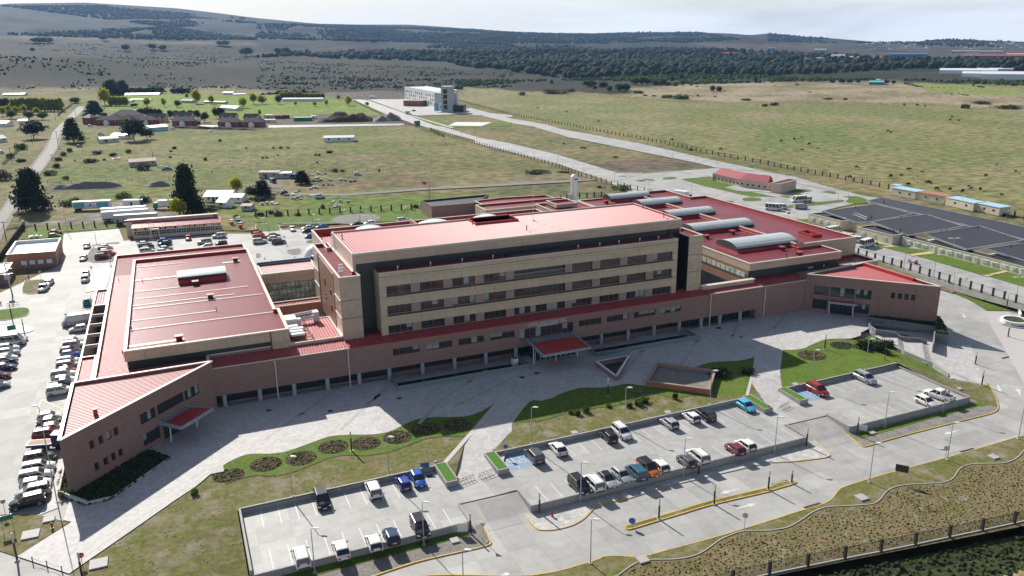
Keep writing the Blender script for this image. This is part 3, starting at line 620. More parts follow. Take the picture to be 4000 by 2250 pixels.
# median
md=smoothp(pts('D2 855,1085 870,1070 1100,1005 1300,945 1500,885 1932,785; D3 60,755 190,735 208,748 150,768 0,812; D2 1932,815 1500,915 1300,975 1100,1035 920,1090 870,1098 855,1085','h'),2)
sheet('median',md[:-1],'lawn',off=.12,cell=2); strip('kerb',md[:-1],.22,'curb_yellow',off=0,ht=.15,closed=True)
# lot retaining walls
def wall(name,P,z0,z1,wd,m,**kw):
    mb=MB()
    for a,b in zip(P,P[1:]): 
        mb.beam((a[0],a[1],(z0+z1)/2),(b[0],b[1],(z0+z1)/2),wd,z1-z0)
    return mb.build(name,M[m],**kw)
wall('retaining_wall',[(3.35,97.7),(3.35,113.9),(34.0,114.4)],-.9,.92,.3,'wall_concrete',label='long concrete wall between the grass and the nearest car park, left of the first path',cat='wall')
wall('retaining_wall',[(3.35,97.5),(20,97.7),(33.9,97.9),(33.9,102.6)],-1.2,.34,.28,'wall_concrete',label='concrete wall along the roadside of the nearest left car park',cat='wall')
wall('retaining_wall',[(43.8,114.6),(70,114.95),(97.0,115.4)],-.2,.92,.3,'wall_concrete',label='long concrete wall between the grass and the middle car park',cat='wall')
wall('retaining_wall',[(43.7,103.0),(43.7,97.9),(96.7,98.6),(96.7,104)],-1.2,.42,.28,'wall_concrete',label='concrete wall between the middle car park and the paved roadside walk',cat='wall')
wall('retaining_wall',[(106.0,115.6),(136.8,116.4),(136.8,98.9),(106.4,98.5),(106.4,104.3)],-1.2,.42,.28,'wall_concrete',label='concrete wall round the right hand car park',cat='wall')
wall('retaining_wall',[(106.0,115.75),(136.9,116.6)],.0,.92,.3,'wall_concrete',label='higher concrete wall between the green lawn and the right car park',cat='wall')
for nm,P,lb in (('a',[(33.8,114.7),(35.9,114.7),(35.9,108.4),(33.8,108.4)],'left of the first walkway, beside two blue cars'),('b',[(42.6,114.9),(44.6,114.9),(44.6,108.6),(42.6,108.6)],'right of the first walkway beside the blue disabled bays'),('c',[(96.4,115.9),(98.4,115.9),(98.4,109.5),(96.4,109.5)],'at the end of the middle car park, beside the sky blue hatchback'),('d',[(105.0,116.0),(107.0,116.0),(107.0,109.8),(105.0,109.8)],'beside the blue bays of the right hand car park')):
    e=empty('planter',(P[0][0],P[0][1],0),label='concrete grass planter '+lb,cat='planter',group='grass planters at the car parks')
    q=[(a-P[0][0],b-P[0][1]) for a,b in P]; mb=MB(); x0=min(a for a,b in q);x1=max(a for a,b in q);y0=min(b for a,b in q);y1=max(b for a,b in q)
    for bx in((x0,y0,x0+.2,y1),(x1-.2,y0,x1,y1),(x0+.2,y0,x1-.2,y0+.2),(x0+.2,y1-.2,x1-.2,y1)): mb.box(bx[0],bx[1],-.2,bx[2],bx[3],.98)
    mb.build('box_wall',M['wall_concrete'],e); MB().box(x0+.2,y0+.2,0,x1-.2,y1-.2,.93).build('grass',M['lawn_bright'],e)
# markings
def line(mb,a,b,wd,z,h=.0):
    dx,dy=b[0]-a[0],b[1]-a[1];l=math.hypot(dx,dy);nx,ny=-dy/l*wd/2,dx/l*wd/2
    mb.quad((a[0]-nx,a[1]-ny,z),(b[0]-nx,b[1]-ny,z),(b[0]+nx,b[1]+ny,z),(a[0]+nx,a[1]+ny,z)) if dx>=0 or dy>0 else mb.quad((a[0]+nx,a[1]+ny,z),(b[0]+nx,b[1]+ny,z),(b[0]-nx,b[1]-ny,z),(a[0]-nx,a[1]-ny,z))
mb=MB()
for u in np.arange(6.2,33,2.52): line(mb,(u,108.7),(u,113.6),.13,.012); line(mb,(u,98.2),(u,103.0),.13,.012)
for u in np.arange(46.8,96,2.55): line(mb,(u,109.4),(u,114.2),.13,.012); line(mb,(u,98.4),(u,103.4),.13,.012)
for u in np.arange(109.6,136,2.55): line(mb,(u,110.6),(u,115.6),.13,.012); line(mb,(u,99.0),(u,103.9),.13,.012)
line(mb,(3.6,113.65),(34,113.75),.12,.012)
mb.build('bay_lines',M['mark_white'],kind='structure')
sheet('blue_bay',[(44.8,109.4),(49.3,109.4),(49.3,114.1),(44.8,114.1)],'mark_blue',zf=lambda u,v:.007,drape=False)
sheet('blue_bay',[(107.1,110.5),(112.1,110.5),(112.1,115.5),(107.1,115.5)],'mark_blue',zf=lambda u,v:.007,drape=False)
def wheelchair(mb,x,y,z,s=1.):
    f=lambda a,b:(x+a*s,y+b*s)
    pt=[(math.cos(t)*.55-.05,math.sin(t)*.55-.35) for t in np.linspace(R(130),R(370),12)]
    for a,b in zip(pt,pt[1:]): line(mb,f(*a),f(*b),.12,z)
    for a,b in(((-.1,.75),(-.05,0)),((-.05,0),(.45,-.02)),((.45,-.02),(.65,-.6)),((.65,-.6),(.85,-.55)),((-.08,.35),(.35,.33))): line(mb,f(*a),f(*b),.13,z)
    mb.prism([f(-.12+.17*math.cos(t),1.0+.17*math.sin(t)) for t in np.arange(0,6.2,.8)],z-.003,z+.001)
mb=MB()
for x,y in((46.0,111.8),(48.2,111.8),(108.3,113),(110.8,113)): wheelchair(mb,x,y,.017)
mb.build('wheelchair_symbols',M['mark_white'],kind='structure')
def arrow(a,b,wd=.35):
    a=ath(*a,.012);b=ath(*b,.012); d=(b-a);l=d.length; d.normalize(); n=Vector((-d.y,d.x,0))
    mb=MB(); h=min(1.6,l*.4); c=b-d*h
    P=[a-n*.09,c-n*.22,c-n*.5,b,c+n*.5,c+n*.22,a+n*.09]
    k=len(mb.v); mb.prism([(p.x,p.y) for p in P],lambda p:hz(p[0],p[1])-.01,lambda p:hz(p[0],p[1])+.014)
    mb.build('road_arrow',M['mark_white'],kind='structure')
arrow(('D2',1715,790),('D2',1565,828));arrow(('D2',1695,940),('D2',1850,900));arrow(('D3',1440,350),('D3',1325,380));arrow(('D3',1735,5),('D3',1752,60));arrow(('D3',1905,88),('D3',1882,30));arrow(('D1',1830,1449),('D1',1920,1428))
arrow(('C3',1960,580),('C3',1985,625))
mb=MB()
for s_ in ('C0 300,870 260,1020 200,1250','B0 700,1080 600,1370'): pass
for i in range(9):
    a=at('B3',1060+i*85,1250+i*24,.66); mb.mi(0); line(mb,(a.x,a.y),tuple(at('B3',1180+i*85,1222+i*24,.66)[:2]),.14,.665)
for i in range(14):
    a=at('C3',1600+i*85,55+i*24,.66); line(mb,(a.x,a.y),tuple(at('C3',1720+i*85,28+i*24,.66)[:2]),.14,.665)
mb.build('bay_lines',M['mark_white'],kind='structure')
mb=MB()
P=[at('D0',*q,.66) for q in((310,118),(495,128),(490,195),(278,232))]
for a,b in zip(P,P[1:]+P[:1]): line(mb,a,b,.15,.672)
line(mb,P[0],P[2],.15,.672); line(mb,P[1],P[3],.15,.672)
for i in range(4):
    a=at('C0',860+0*i,470+25*i,.66); b=at('C0',900,455+22*i,.66); line(mb,a,b,.15,.672)
mb.build('yellow_box_marking',M['mark_yellow'],kind='structure')
# plaza bands
mb=MB(); z=.812
def band(s,m,wd,name='paving_band'):
    P=pts(s); mb=MB()
    for a,b in zip(P,P[1:]): line(mb,a,b,wd,z)
    mb.build(name,M[m],kind='structure')
band('C1 0,1950 0,1949','paver_light',.5)
band('D1 0,385 175,265; C1 1400,1370 2576,1200','paver_light',.45)
band('C2 0,1195 300,1140 860,1050; C2 1180,985 1800,865 2576,740','paver_light',.45)
band('C3 0,725 680,625','paver_light',.45)
band('C2 2540,745 2365,1400','paver_light',.6); band('D1 1932,20 1420,600','paver_light',.8)
band('D0 490,1400 1000,1035 1932,420','paver_light',.6)
for q in ('D1 50,430 640,20','C1 1190,1448 1330,1310','D1 640,345 930,75','D1 1230,300 1400,120; D2 -200,-100 -190,-101','C2 1080,1240 1370,880','C2 1690,1110 1900,800','C2 2210,830 2280,640','D1 1480,180 1932,-40','C3 60,720 200,575'):
    band(q,'paver_dark',.7)
for q in (('D0',1085,525,1.6),('D1',95,200,.9),('D1',560,203,.9),('D1',1080,108,.9),('Q4',385,1390,1.0),('Q4',630,1320,1.1),('C2',2305,815,.8),('C2',2080,725,1.2),('D1',1310,695,.9)):
    c=at(*q[:3],.8 if q[0]!='D1' or q[2]<600 else 0); MB().box(c.x-q[3]/2,c.y-q[3]/2,c.z-.1,c.x+q[3]/2,c.y+q[3]/2,c.z+.018).build('manhole',M['sill_dark'],kind='structure')
for q in (('D0',370,1025,1.5),('D0',232,1140,2.2),('D0',745,1360,2.2),('D0',1640,655,2.0),('D1',1500,1185,1.2),('D2',985,1328,1.5),('D2',470,370,1.1),('D2',1175,217,1.1),('D3',705,860,1.6),('D3',1700,553,1.4),('D3',785,370,1.1),('C3',275,1295,1.2),('C3',1925,1340,.9),('D1',1355,590,.4)):
    c=ath(*q[:3],.1); MB().box(c.x-q[3]/2,c.y-q[3]/2,c.z-.3,c.x+q[3]/2,c.y+q[3]/2,c.z+.22).build('inspection_cover',M['curb'],kind='structure')
for q in (('D3',95,748),('D3',338,920),('D3',1508,502),('C3',2405,1020)):
    c=ath(*q); MB().box(c.x-1.6,c.y-.35,c.z-.2,c.x+1.6,c.y+.35,c.z+.016).build('drain_grate',M['sill_dark'],kind='structure')
dA=smoothp(pts('D0 1700,760 1800,720 1932,692; D1 100,695 250,675 400,620 560,560 680,538 840,540 1000,515 1150,465 1330,405 1600,392',.77),3); dB=smoothp(pts('D2 60,290 250,270 400,225 600,185 770,165 900,125 1000,60; C2 1600,1420 1850,1400 2000,1370',.77),3)
for cu,dd,xx in ((low1,dA,1),(low2,dB,0)):
    q=[p for p in cu if (p[0]>dd[0][0]-1)]; sheet('lawn',q+dd[::-1],'lawn_green',zf=lambda u,v:min(hz(u,v)+.11,.778),cell=3)
    strip('lawn_ditch',dd,.35,'soil',zf=lambda u,v:min(hz(u,v)+.10,.775),ht=.02)
sheet('lawn',low2b+pts('C2 2400,1260; C2 2365,1400 2000,1400 2050,1150 1850,1115',.77),'lawn_green',zf=lambda u,v:min(hz(u,v)+.11,.778),cell=3)
# planting rings in the lawns
def bed(q,ru,rv,m='lawn_dry'):
    c=ath(*q,.1); c.z=min(c.z,.77); mb=MB(); P=[(ru*math.cos(t),rv*math.sin(t)) for t in np.linspace(0,2*math.pi,25)[:-1]]
    mb.prism(P,-.1,.05); o=mb.build('planting_bed',M['soil'],kind='structure'); o.location=c
    return c,ru,rv
BEDS=[bed(('D0',1725,690),2.5,2.2)]+[bed(q,2.6,2.5) for q in (('D1',75,605),('D1',340,560),('D1',583,474),('D1',828,448),('D1',1066,402),('D1',1285,342),('D1',1522,310))]+[bed(('C3',440,1000),3.1,2.9),bed(('C3',740,900),2.7,2.3),bed(('C3',965,870),2.4,2.0)]
# ---------------------------------------------------------------- hospital
HOS=empty('hospital',(60,160,0),label='long brick and tan hospital with red metal roofs behind the paved plaza',cat='hospital')
class HB(MB):
    def build(s,name,mats,parent=HOS,**k):
        off=Vector(OFF[parent.name]); s.v=[(a-off.x,b-off.y,c-off.z) for a,b,c in s.v]
        o=MB.build(s,name,mats,parent,**k); OFF[o.name]=tuple(off); return o
OFF={HOS.name:(60,160,0)}
RM=lambda n:[M[x] for x in n.split()]
def inset(P,d):
    a=sum(P[i][0]*P[(i+1)%len(P)][1]-P[(i+1)%len(P)][0]*P[i][1] for i in range(len(P)))
    if a<0: P=P[::-1]
    n=len(P);o=[]
    for i in range(n):
        p,q,r=[Vector(P[(i+k)%n][:2]) for k in(-1,0,1)]
        e=(q-p).normalized();f=(r-q).normalized(); n1=Vector((-e.y,e.x));n2=Vector((-f.y,f.x))
        m=(n1+n2); m=m/max(.2,m.dot(n1)); o.append(tuple(q+m*d))
    return P,o
def block(P,z0,z1,wm,rm,par=.65,t=.35,zr=None,cop='coping',parent=HOS,um='red_upstand',names=('wall','roof','coping'),extra=0):
    """walls of a flat roofed block with parapet, upstand, coping and recessed roof"""
    P,I=inset(P,t); n=len(P); mb=HB(); k=0
    V=[(p[0],p[1]) for p in P]; W=[(p[0],p[1]) for p in I]
    for i in range(n):
        j=(i+1)%n; mb.quad((*V[i],z0),(*V[j],z0),(*V[j],z1),(*V[i],z1))
    w_=mb.build(names[0],M[wm],parent)
    zr_=zr or z1-par; mb=HB()
    for i in range(n):
        j=(i+1)%n; mb.quad((*W[j],zr_-.1),(*W[i],zr_-.1),(*W[i],z1),(*W[j],z1))
    mb.build('parapet_lining',M[um],parent)
    mb=HB(); mb.prism(W,zr_-.25,zr_); r=mb.build(names[1],M[rm],parent)
    mb=HB(); Po,_=inset(P,-.06)
    for i in range(n):
        j=(i+1)%n; Wi,Wj=W[i],W[j]
        ii=[(Po[i][0],Po[i][1])]
    _,Q=inset(P,-.07); _,Iq=inset(P,t+.05)
    for i in range(n):
        j=(i+1)%n; z2=z1+.07
        mb.quad((*Q[i],z2),(*Q[j],z2),(*Iq[j],z2),(*Iq[i],z2)); mb.quad((*Q[i],z1-.13),(*Q[j],z1-.13),(*Q[j],z2),(*Q[i],z2)); mb.quad((*Iq[j],z1-.05),(*Iq[i],z1-.05),(*Iq[i],z2),(*Iq[j],z2))
    mb.build(names[2],M[cop],parent); return w_,r
rect=lambda u0,u1,v0,v1:[(u0,v0),(u1,v0),(u1,v1),(u0,v1)]
def corr(name,poly,zf,ax,per,prof,m,parent=HOS):
    """real ribbed sheet over a convex outline; ribs run along axis ax"""
    bm=bmesh.new(); c=1-ax; lo=min(p[c] for p in poly);hi=max(p[c] for p in poly);a=min(p[ax] for p in poly);b=max(p[ax] for p in poly)
    s_=[]; k=0
    while lo+k*per<hi:
        for f,h in prof: s_.append((lo+(k+f)*per,h))
        k+=1
    s_.append((lo+k*per,prof[0][1])); prev=None
    for q,h in s_:
        A_=(a,q) if ax==0 else (q,a); B2=(b,q) if ax==0 else (q,b)
        v=[bm.verts.new((*A_,h)),bm.verts.new((*B2,h))]
        if prev: bm.faces.new((prev[0],prev[1],v[1],v[0]))
        prev=v
    ar=sum(poly[i][0]*poly[(i+1)%len(poly)][1]-poly[(i+1)%len(poly)][0]*poly[i][1] for i in range(len(poly)))
    if ar<0: poly=poly[::-1]
    for i in range(len(poly)):
        p,q=poly[i],poly[(i+1)%len(poly)]; nx,ny=(q[1]-p[1]),-(q[0]-p[0])
        bmesh.ops.bisect_plane(bm,geom=bm.verts[:]+bm.edges[:]+bm.faces[:],plane_co=(p[0],p[1],0),plane_no=(nx,ny,0),clear_outer=True)
    ox,oy,oz=OFF[parent.name]
    for v in bm.verts: v.co=(v.co.x-ox,v.co.y-oy,v.co.z+zf(v.co.x,v.co.y)-oz)
    bm.normal_update()
    for f in bm.faces:
        if f.normal.z<0: f.normal_flip()
    me=bpy.data.meshes.new(name); bm.to_mesh(me); bm.free(); me.materials.append(M[m]); o=bpy.data.objects.new(name,me); COL.objects.link(o); o.parent=parent; OFF[o.name]=OFF[parent.name]; return o
TRAP=[(0,0),(.5,0),(.64,.07),(.74,.07),(.88,0)]
SINE=[(0,0),(.3,.0),(.52,.085),(.62,.085),(.84,.0)]
# ---- brick front range
VF=152.3
def wallholes(mb,p0,p1,z0,z1,holes,th=.35,rev=None):
    """vertical wall p0->p1 (outside on its right) with rectangular openings (s0,s1,za,zb); reveals included"""
    p0=Vector(p0);p1=Vector(p1);L_=(p1-p0).length;d=(p1-p0)/L_;n=Vector((d.y,-d.x))*-1   # inward normal
    ss=sorted({0,L_,*[h[0] for h in holes],*[h[1] for h in holes]}); zs=sorted({z0,z1,*[h[2] for h in holes],*[h[3] for h in holes]})
    P=lambda s,z,o=0:(p0.x+d.x*s+n.x*o,p0.y+d.y*s+n.y*o,z)
    for i in range(len(ss)-1):
        for j in range(len(zs)-1):
            sm=(ss[i]+ss[i+1])/2;zm=(zs[j]+zs[j+1])/2
            if any(h[0]<sm<h[1] and h[2]<zm<h[3] for h in holes): continue
            mb.quad(P(ss[i],zs[j]),P(ss[i+1],zs[j]),P(ss[i+1],zs[j+1]),P(ss[i],zs[j+1]))
    for h in holes:
        a,b,c,e=h
        mb.quad(P(a,c),P(b,c),P(b,c,th),P(a,c,th)); mb.quad(P(a,e,th),P(b,e,th),P(b,e),P(a,e)); mb.quad(P(a,c,th),P(a,e,th),P(a,e),P(a,c)); mb.quad(P(b,c),P(b,e),P(b,e,th),P(b,c,th))
    return P
def window(P,h,npan,fm='frame_red',gm='glass',o=.28,mid=None,parent=HOS,blinds=0,fw=.09,transom=None,seed=0):
    a,b,c,e=h; mb=HB()
    def bar(s0,s1,za,zb): 
        q=[P(s0,za,o-.05),P(s1,za,o-.05),P(s1,za,o+.04),P(s0,za,o+.04)]; mb.prism([(x[0],x[1]) for x in q],za,zb)
    bar(a,b,c,c+fw);bar(a,b,e-fw,e)
    for i in range(npan+1):
        s=a+(b-a-fw)*i/npan; bar(s,s+(fw*1.6 if mid and i in mid else fw),c+fw,e-fw)
    if transom: bar(a,b,c+transom,c+transom+.05)
    f=mb.build('window',M[fm],parent)
    g=HB(); g.quad(P(a,c,o),P(b,c,o),P(b,e,o),P(a,e,o)); g.build('pane',M[gm],f)
    rr=random.Random(seed)
    if blinds:
        for i in range(npan):
            if rr.random()<blinds:
                g=HB(); s0=a+(b-a)*i/npan+.08;s1=a+(b-a)*(i+1)/npan-.04; zb=c+(e-c)*rr.choice([.1,.1,.45]); g.quad(P(s0,zb,o-.01),P(s1,zb,o-.01),P(s1,e-.1,o-.01),P(s0,e-.1,o-.01)); g.build('blind',M['blind'],f)
    return f
U0,U1=2.6,143.8
holes=[]
for i in range(10):
    a=37.2+7.09*i
    if i==4: holes.append((65.3-U0,78.3-U0,4.85,7.2))
    elif i==5: continue
    else: holes.append((a-U0,a+5.7-U0,5.75,7.2))
mb=HB(); P=wallholes(mb,(U0,VF),(U1,VF),3.15,8.75,holes)
mb.quad((U0,VF,3.15),(128.6,VF,3.15),(128.6,VF+2.2,3.15),(U0,VF+2.2,3.15))
mb.quad((128.6,VF,.3),(143.8,VF,.3),(143.8,VF,3.15),(128.6,VF,3.15)); mb.quad((128.6,VF+2.2,.3),(128.6,VF,.3),(128.6,VF,3.15),(128.6,VF+2.2,3.15))
mb.build('front_wall',M['brick'])
for i,h in enumerate(holes):
    window(P,h,4 if i!=4 else 10,mid=(2,),blinds=.3,transom=1.0 if i!=4 else 1.7,seed=i)
# ground floor glazing set back behind the columns
mb=HB(); mb.quad((U0,154.4,.3),(128.6,154.4,.3),(128.6,154.4,3.15),(U0,154.4,3.15)); g=mb.build('ground_floor_glazing',M['glass'])
mb=HB()
for u in np.arange(U0+.4,128.4,1.17): mb.box(u,154.3,.8,u+.06,154.42,3.12)
mb.box(U0,154.3,2.3,128.6,154.41,2.36); mb.build('mullions',M['frame_dark'],g)
for q in ((36.4,-.5,64.6,1.35),(80.6,-.5,107.2,1.35),(5,.5,36.3,1.0)): HB().box(q[0],154.15,q[1],q[2],154.42,q[3]).build('plinth',M['brick'])
for k,u in enumerate([4.2,10.7,17.2,23.7,30.1]+[36.35+7.06*i for i in range(5)]+[78.7]+[85.7+7*i for i in range(4)]+[112.9,118.3,124.3]):
    mb=HB(); mb.tube((u,152.75,.5 if not(36<u<64 or 81<u<107) else -2),(u,152.75,3.2),.42,n=16); mb.build('column',M['column_paint'],smooth=False)
for u in (14.0,28.1,114.9,131.0): HB().box(u-.1,152.05,.8,u+.1,152.22,8.7).build('downpipe',M['coping'])
# front strip roof (fall towards the front), raised edge over the two end parts
def sroof(u0,u1,edge):
    corr('front_roof',rect(u0,u1,VF+.05,156.6),lambda u,v:8.72+.6*(v-VF)/4.3,1,.55,SINE,'roof_plain')
    HB().box(u0,VF-.06,8.72,u1,VF+.16,8.86).build('roof_edge',M['coping' if edge else 'red_upstand'])
sroof(U0,28.6,1);sroof(28.61,114.6,0);sroof(114.61,143.8,1)
HB().box(28.45,VF,8.8,28.75,155.9,9.2).build('roof_divider',M['red_upstand'])
HB().box(114.45,VF,8.8,114.75,155.9,9.2).build('roof_divider',M['red_upstand'])
# ---- ward block facade
VT=155.6; u0,u1=36.0,107.2
rows=[(17.75,19.6),(13.55,15.4),(9.35,11.15)]
hol=[]
for zi,(za,zb) in enumerate(rows):
    for i in range(10):
        a=37.4-u0+7.03*i
        if i==4: hol.append((a,a+13.3,za,zb,0))
        elif i==5: continue
        else: hol.append((a,a+5.2,za,zb,1))
mb=HB(); P=wallholes(mb,(u0,VT),(u1,VT),9.0,22.5,[h[:4] for h in hol],th=.55)
mb.quad((u0,160,9),(u0,VT,9),(u0,VT,22.5),(u0,160,22.5)); mb.quad((u1,VT,9),(u1,160,9),(u1,160,22.5),(u1,VT,22.5)); mb.build('ward_wall',M['tan_panel'])
for z in (17.35,13.15,21.6): HB().box(u0-.02,VT-.03,z-.04,u1+.02,VT+.02,z+.03).build('panel_joint',M['sill_dark'])
for k,(a,b,za,zb,t) in enumerate(hol):
    if k==4:
        f=window(P,(a,b,za,zb),10,o=.50,fm='frame_dark',seed=3)
        mb=HB()
        for s in np.arange(a,b,.33): q=P(s,za,.05); mb.box(q[0],q[1],za,q[0]+.04,q[1]+.04,za+.95)
        q=P(a,za,.03); mb.box(q[0],q[1],za+.95,q[0]+b-a,q[1]+.08,za+1.02); mb.build('balcony_rail',M['galv'])
    else: window(P,(a,b,za,zb),4 if t else 10,o=.45,mid=(2,) if t else (3,7),blinds=.14,transom=.45 if t else None,seed=k+20)
for zi,(za,zb) in enumerate(rows):   # dark sills and lighter piers between windows
    mb=HB(); mb.box(u0+1.4,VT-.05,za-.38,106.0,VT-.004,za-.02); mb.build('sill_band',M['sill_dark'])
    for i in range(9):
        a=37.4+7.03*i+5.2
        if i==4: continue
        if i==5 and True: a=37.4+7.03*5+5.2
        HB().box(a+.04,VT-.028,za-.0,a+1.78,VT-.003,zb).build('pier_panel',M['pier_pink'])
# ward parapet, terrace
mb=HB(); mb.prism(rect(u0+.02,u1-.02,VT+.35,160.2),21.5,22.33); mb.build('terrace_roof',M['roof_flat'])
mb=HB(); mb.box(u0-.05,VT-.06,22.45,u1+.05,VT+.35,22.57); mb.build('coping',M['coping'])
mb=HB(); mb.box(u0,VT+.2,21.8,u1,VT+.36,22.44); mb.build('parapet_lining',M['red_upstand'])
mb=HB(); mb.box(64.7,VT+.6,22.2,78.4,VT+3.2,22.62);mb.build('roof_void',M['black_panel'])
for u in (40.5,47.5,54.5,61.5,82,87.5,92.5,98,103):
    HB().tube((u,157.6,22.2),(u,157.6,22.9),.09).tube((u,157.6,22.85),(u,157.6,23.1),.17).build('roof_vent',M['white_metal'])
# penthouse
pu0,pu1,pv0,pv1=31.8,110.8,159.9,181.8
mb=HB(); mb.box(36.0,160.0,9,107.2,181.5,21.6); mb.build('core_wall',M['dark_panel'])
mb=HB(); mb.box(32.3,160.0,9.0,110.4,160.4,23.9); mb.build('recess_wall',M['dark_panel'])
mb=HB(); mb.quad((pu0,pv1,9),(pu0,pv0,9),(pu0,pv0,26),(pu0,pv1,26)); mb.quad((pu0,pv0,23.8),(pu1,pv0,23.8),(pu1,pv0,26),(pu0,pv0,26)); mb.quad((pu0,pv0,20),(pu0+.6,pv0,20),(pu0+.6,pv0,23.8),(pu0,pv0,23.8))
mb.quad((pu1,pv0,9),(pu1,pv1,9),(pu1,pv1,26),(pu1,pv0,26)); mb.quad((pu1,pv1,9),(pu0,pv1,9),(pu0,pv1,26),(pu1,pv1,26)); mb.quad((pu1-.4,pv0,9),(pu1,pv0,9),(pu1,pv0,23.8),(pu1-.4,pv0,23.8)); mb.quad((pu0+.6,pv0,23.8),(pu0+.6,pv0+.2,23.8),(pu1,pv0+.2,23.8),(pu1,pv0,23.8))
mb.build('penthouse_wall',M['tan_side'])
_,Ip=inset(rect(pu0,pu1,pv0,pv1),.3)
mb=HB()
W_=[(64.6,176.1),(75.0,176.1),(75.0,181.5),(64.6,181.5)]
for q in (rect(pu0+.3,64.6,pv0+.3,pv1-.3),rect(64.6,75.0,pv0+.3,176.1),rect(75.0,pu1-.3,pv0+.3,pv1-.3)): corr('penthouse_roof',q,lambda u,v:25.6+.004*(v-160),1,.6,SINE,'roof_plain')
mb=HB()
for a in ((pu0-.05,pv0-.06,pu1+.05,pv0+.3),(pu0-.05,pv0+.3,pu0+.3,pv1+.05),(pu1-.3,pv0+.3,pu1+.05,pv1+.05),(pu0+.3,pv1-.3,64.6,pv1+.05),(75.0,pv1-.3,pu1-.3,pv1+.05)): mb.box(a[0],a[1],25.72,a[2],a[3],26.07)
mb.build('coping',M['coping'])
HB().box(pu1-.42,pv0+.4,25.4,pu1-.31,pv1-.4,26.02).build('parapet_lining',M['red_upstand'])
for i in range(4):
    a=W_[i];b=W_[(i+1)%4]; mb.quad((*b,22.5),(*a,22.5),(*a,26.05),(*b,26.05)) ; mb.quad((*a,22.5),(*b,22.5),(*b,26.05),(*a,26.05)) if 0 else None
mb.box(64.3,175.8,25.6,75.3,176.1,26.2);mb.box(64.3,176.1,25.6,64.6,182,26.2);mb.box(75.0,176.1,25.6,75.3,182,26.2);mb.box(64.3,181.5,22,75.3,182,26.2)
mb.build('roof_well',M['red_upstand']); HB().box(64.6,176.1,24.0,75.0,181.5,24.3).build('well_floor',M['roof_flat'])
# towers
def tower(P,z1,rm,wm='tan_side'): return block(P,9.0,z1,wm,rm,par=.7)
tower([(28.1,156.1),(32.35,156.1),(32.35,159.95),(31.8,159.95),(31.8,186.9),(28.1,186.9)],22.4,'roof_u')
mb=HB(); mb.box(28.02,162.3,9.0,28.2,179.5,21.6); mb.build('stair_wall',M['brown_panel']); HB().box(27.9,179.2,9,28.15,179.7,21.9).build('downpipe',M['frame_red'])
for (v,z) in ((172.5,17.4),(172.5,14.0),(166,16.6),(166,13.2)):
    f=HB().box(27.96,v-.6,z-.75,28.01,v+.6,z+.75).build('window',M['frame_red']); HB().box(27.93,v-.5,z-.65,27.97,v+.5,z+.65).build('pane',M['glass'],f)
for z in (13.8,17.5): 
    HB().box(28.07,156.05,z-.05,32.37,156.14,z+.03).build('panel_joint',M['sill_dark'])
    HB().box(27.98,156.1,z-.05,28.09,162.3,z+.08).build('ledge',M['coping']); HB().box(27.98,179.7,z-.05,28.09,186.9,z+.08).build('ledge',M['coping'])
block([(110.3,155.7),(114.2,155.7),(114.2,164.4),(110.8,164.4),(110.8,159.9),(110.3,159.9)],9.0,22.65,'tan_panel','roof_flat')
for z in (13.9,18.1): HB().box(110.25,155.64,z-.05,114.22,155.72,z+.03).build('panel_joint',M['sill_dark'])
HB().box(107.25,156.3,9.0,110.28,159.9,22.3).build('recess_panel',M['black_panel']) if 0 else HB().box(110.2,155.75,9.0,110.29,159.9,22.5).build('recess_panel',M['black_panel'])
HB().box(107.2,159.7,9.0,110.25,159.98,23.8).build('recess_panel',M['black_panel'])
HB().box(32.36,156.2,9.3,36,159.9,9.6).build('recess_roof',M['roof_flat']); HB().box(107.2,156.2,9.3,110.2,159.9,9.6).build('recess_roof',M['roof_flat'])
# back block with white domed rooflights
block(rect(30.5,92,182,202.3),.5,22.4,'tan_side','roof_v',par=1.6)
HB().box(55.6,182,20.5,56.0,202,23.0).build('upstand_wall',M['tan_side'])
def dome(u0,u1,v0,v1,z,h,m='skylight_white',name='rooflight',along='u',base=.9):
    n=10; mb=HB(); rings=[]
    for i in range(n+1):
        t=math.pi*i/n*.72+math.pi*.14; c=-math.cos(t)/math.cos(math.pi*.14); s=(math.sin(t)-math.sin(math.pi*.14))/(1-math.sin(math.pi*.14))
        if along=='u': v=(v0+v1)/2+c*(v1-v0)/2; rings.append([(u0,v,z+base+h*s),(u1,v,z+base+h*s)])
        else: u=(u0+u1)/2+c*(u1-u0)/2; rings.append([(u,v0,z+base+h*s),(u,v1,z+base+h*s)])
    mb.loft(rings,closed=False,cap=False); o=mb.build(name,M[m])
    g=HB(); E=[[r[k] for r in rings] for k in(0,1)]
    for e in E: g.quad(*e)
    g.prism(rect(u0+.05,u1-.05,v0+.05,v1-.05),z+base*.55,z+base); g.build('rooflight_end',M['dark_panel'],o)
    HB().prism(rect(u0+.1,u1-.1,v0+.1,v1-.1),z-.2,z+base*.55).build('kerb',M['red_upstand'],o); return o
for a,b in ((41.0,48.2),(57.5,65.8),(72.5,80.)): dome(a,b,190,201,21.0,.9,along='v',base=.7)
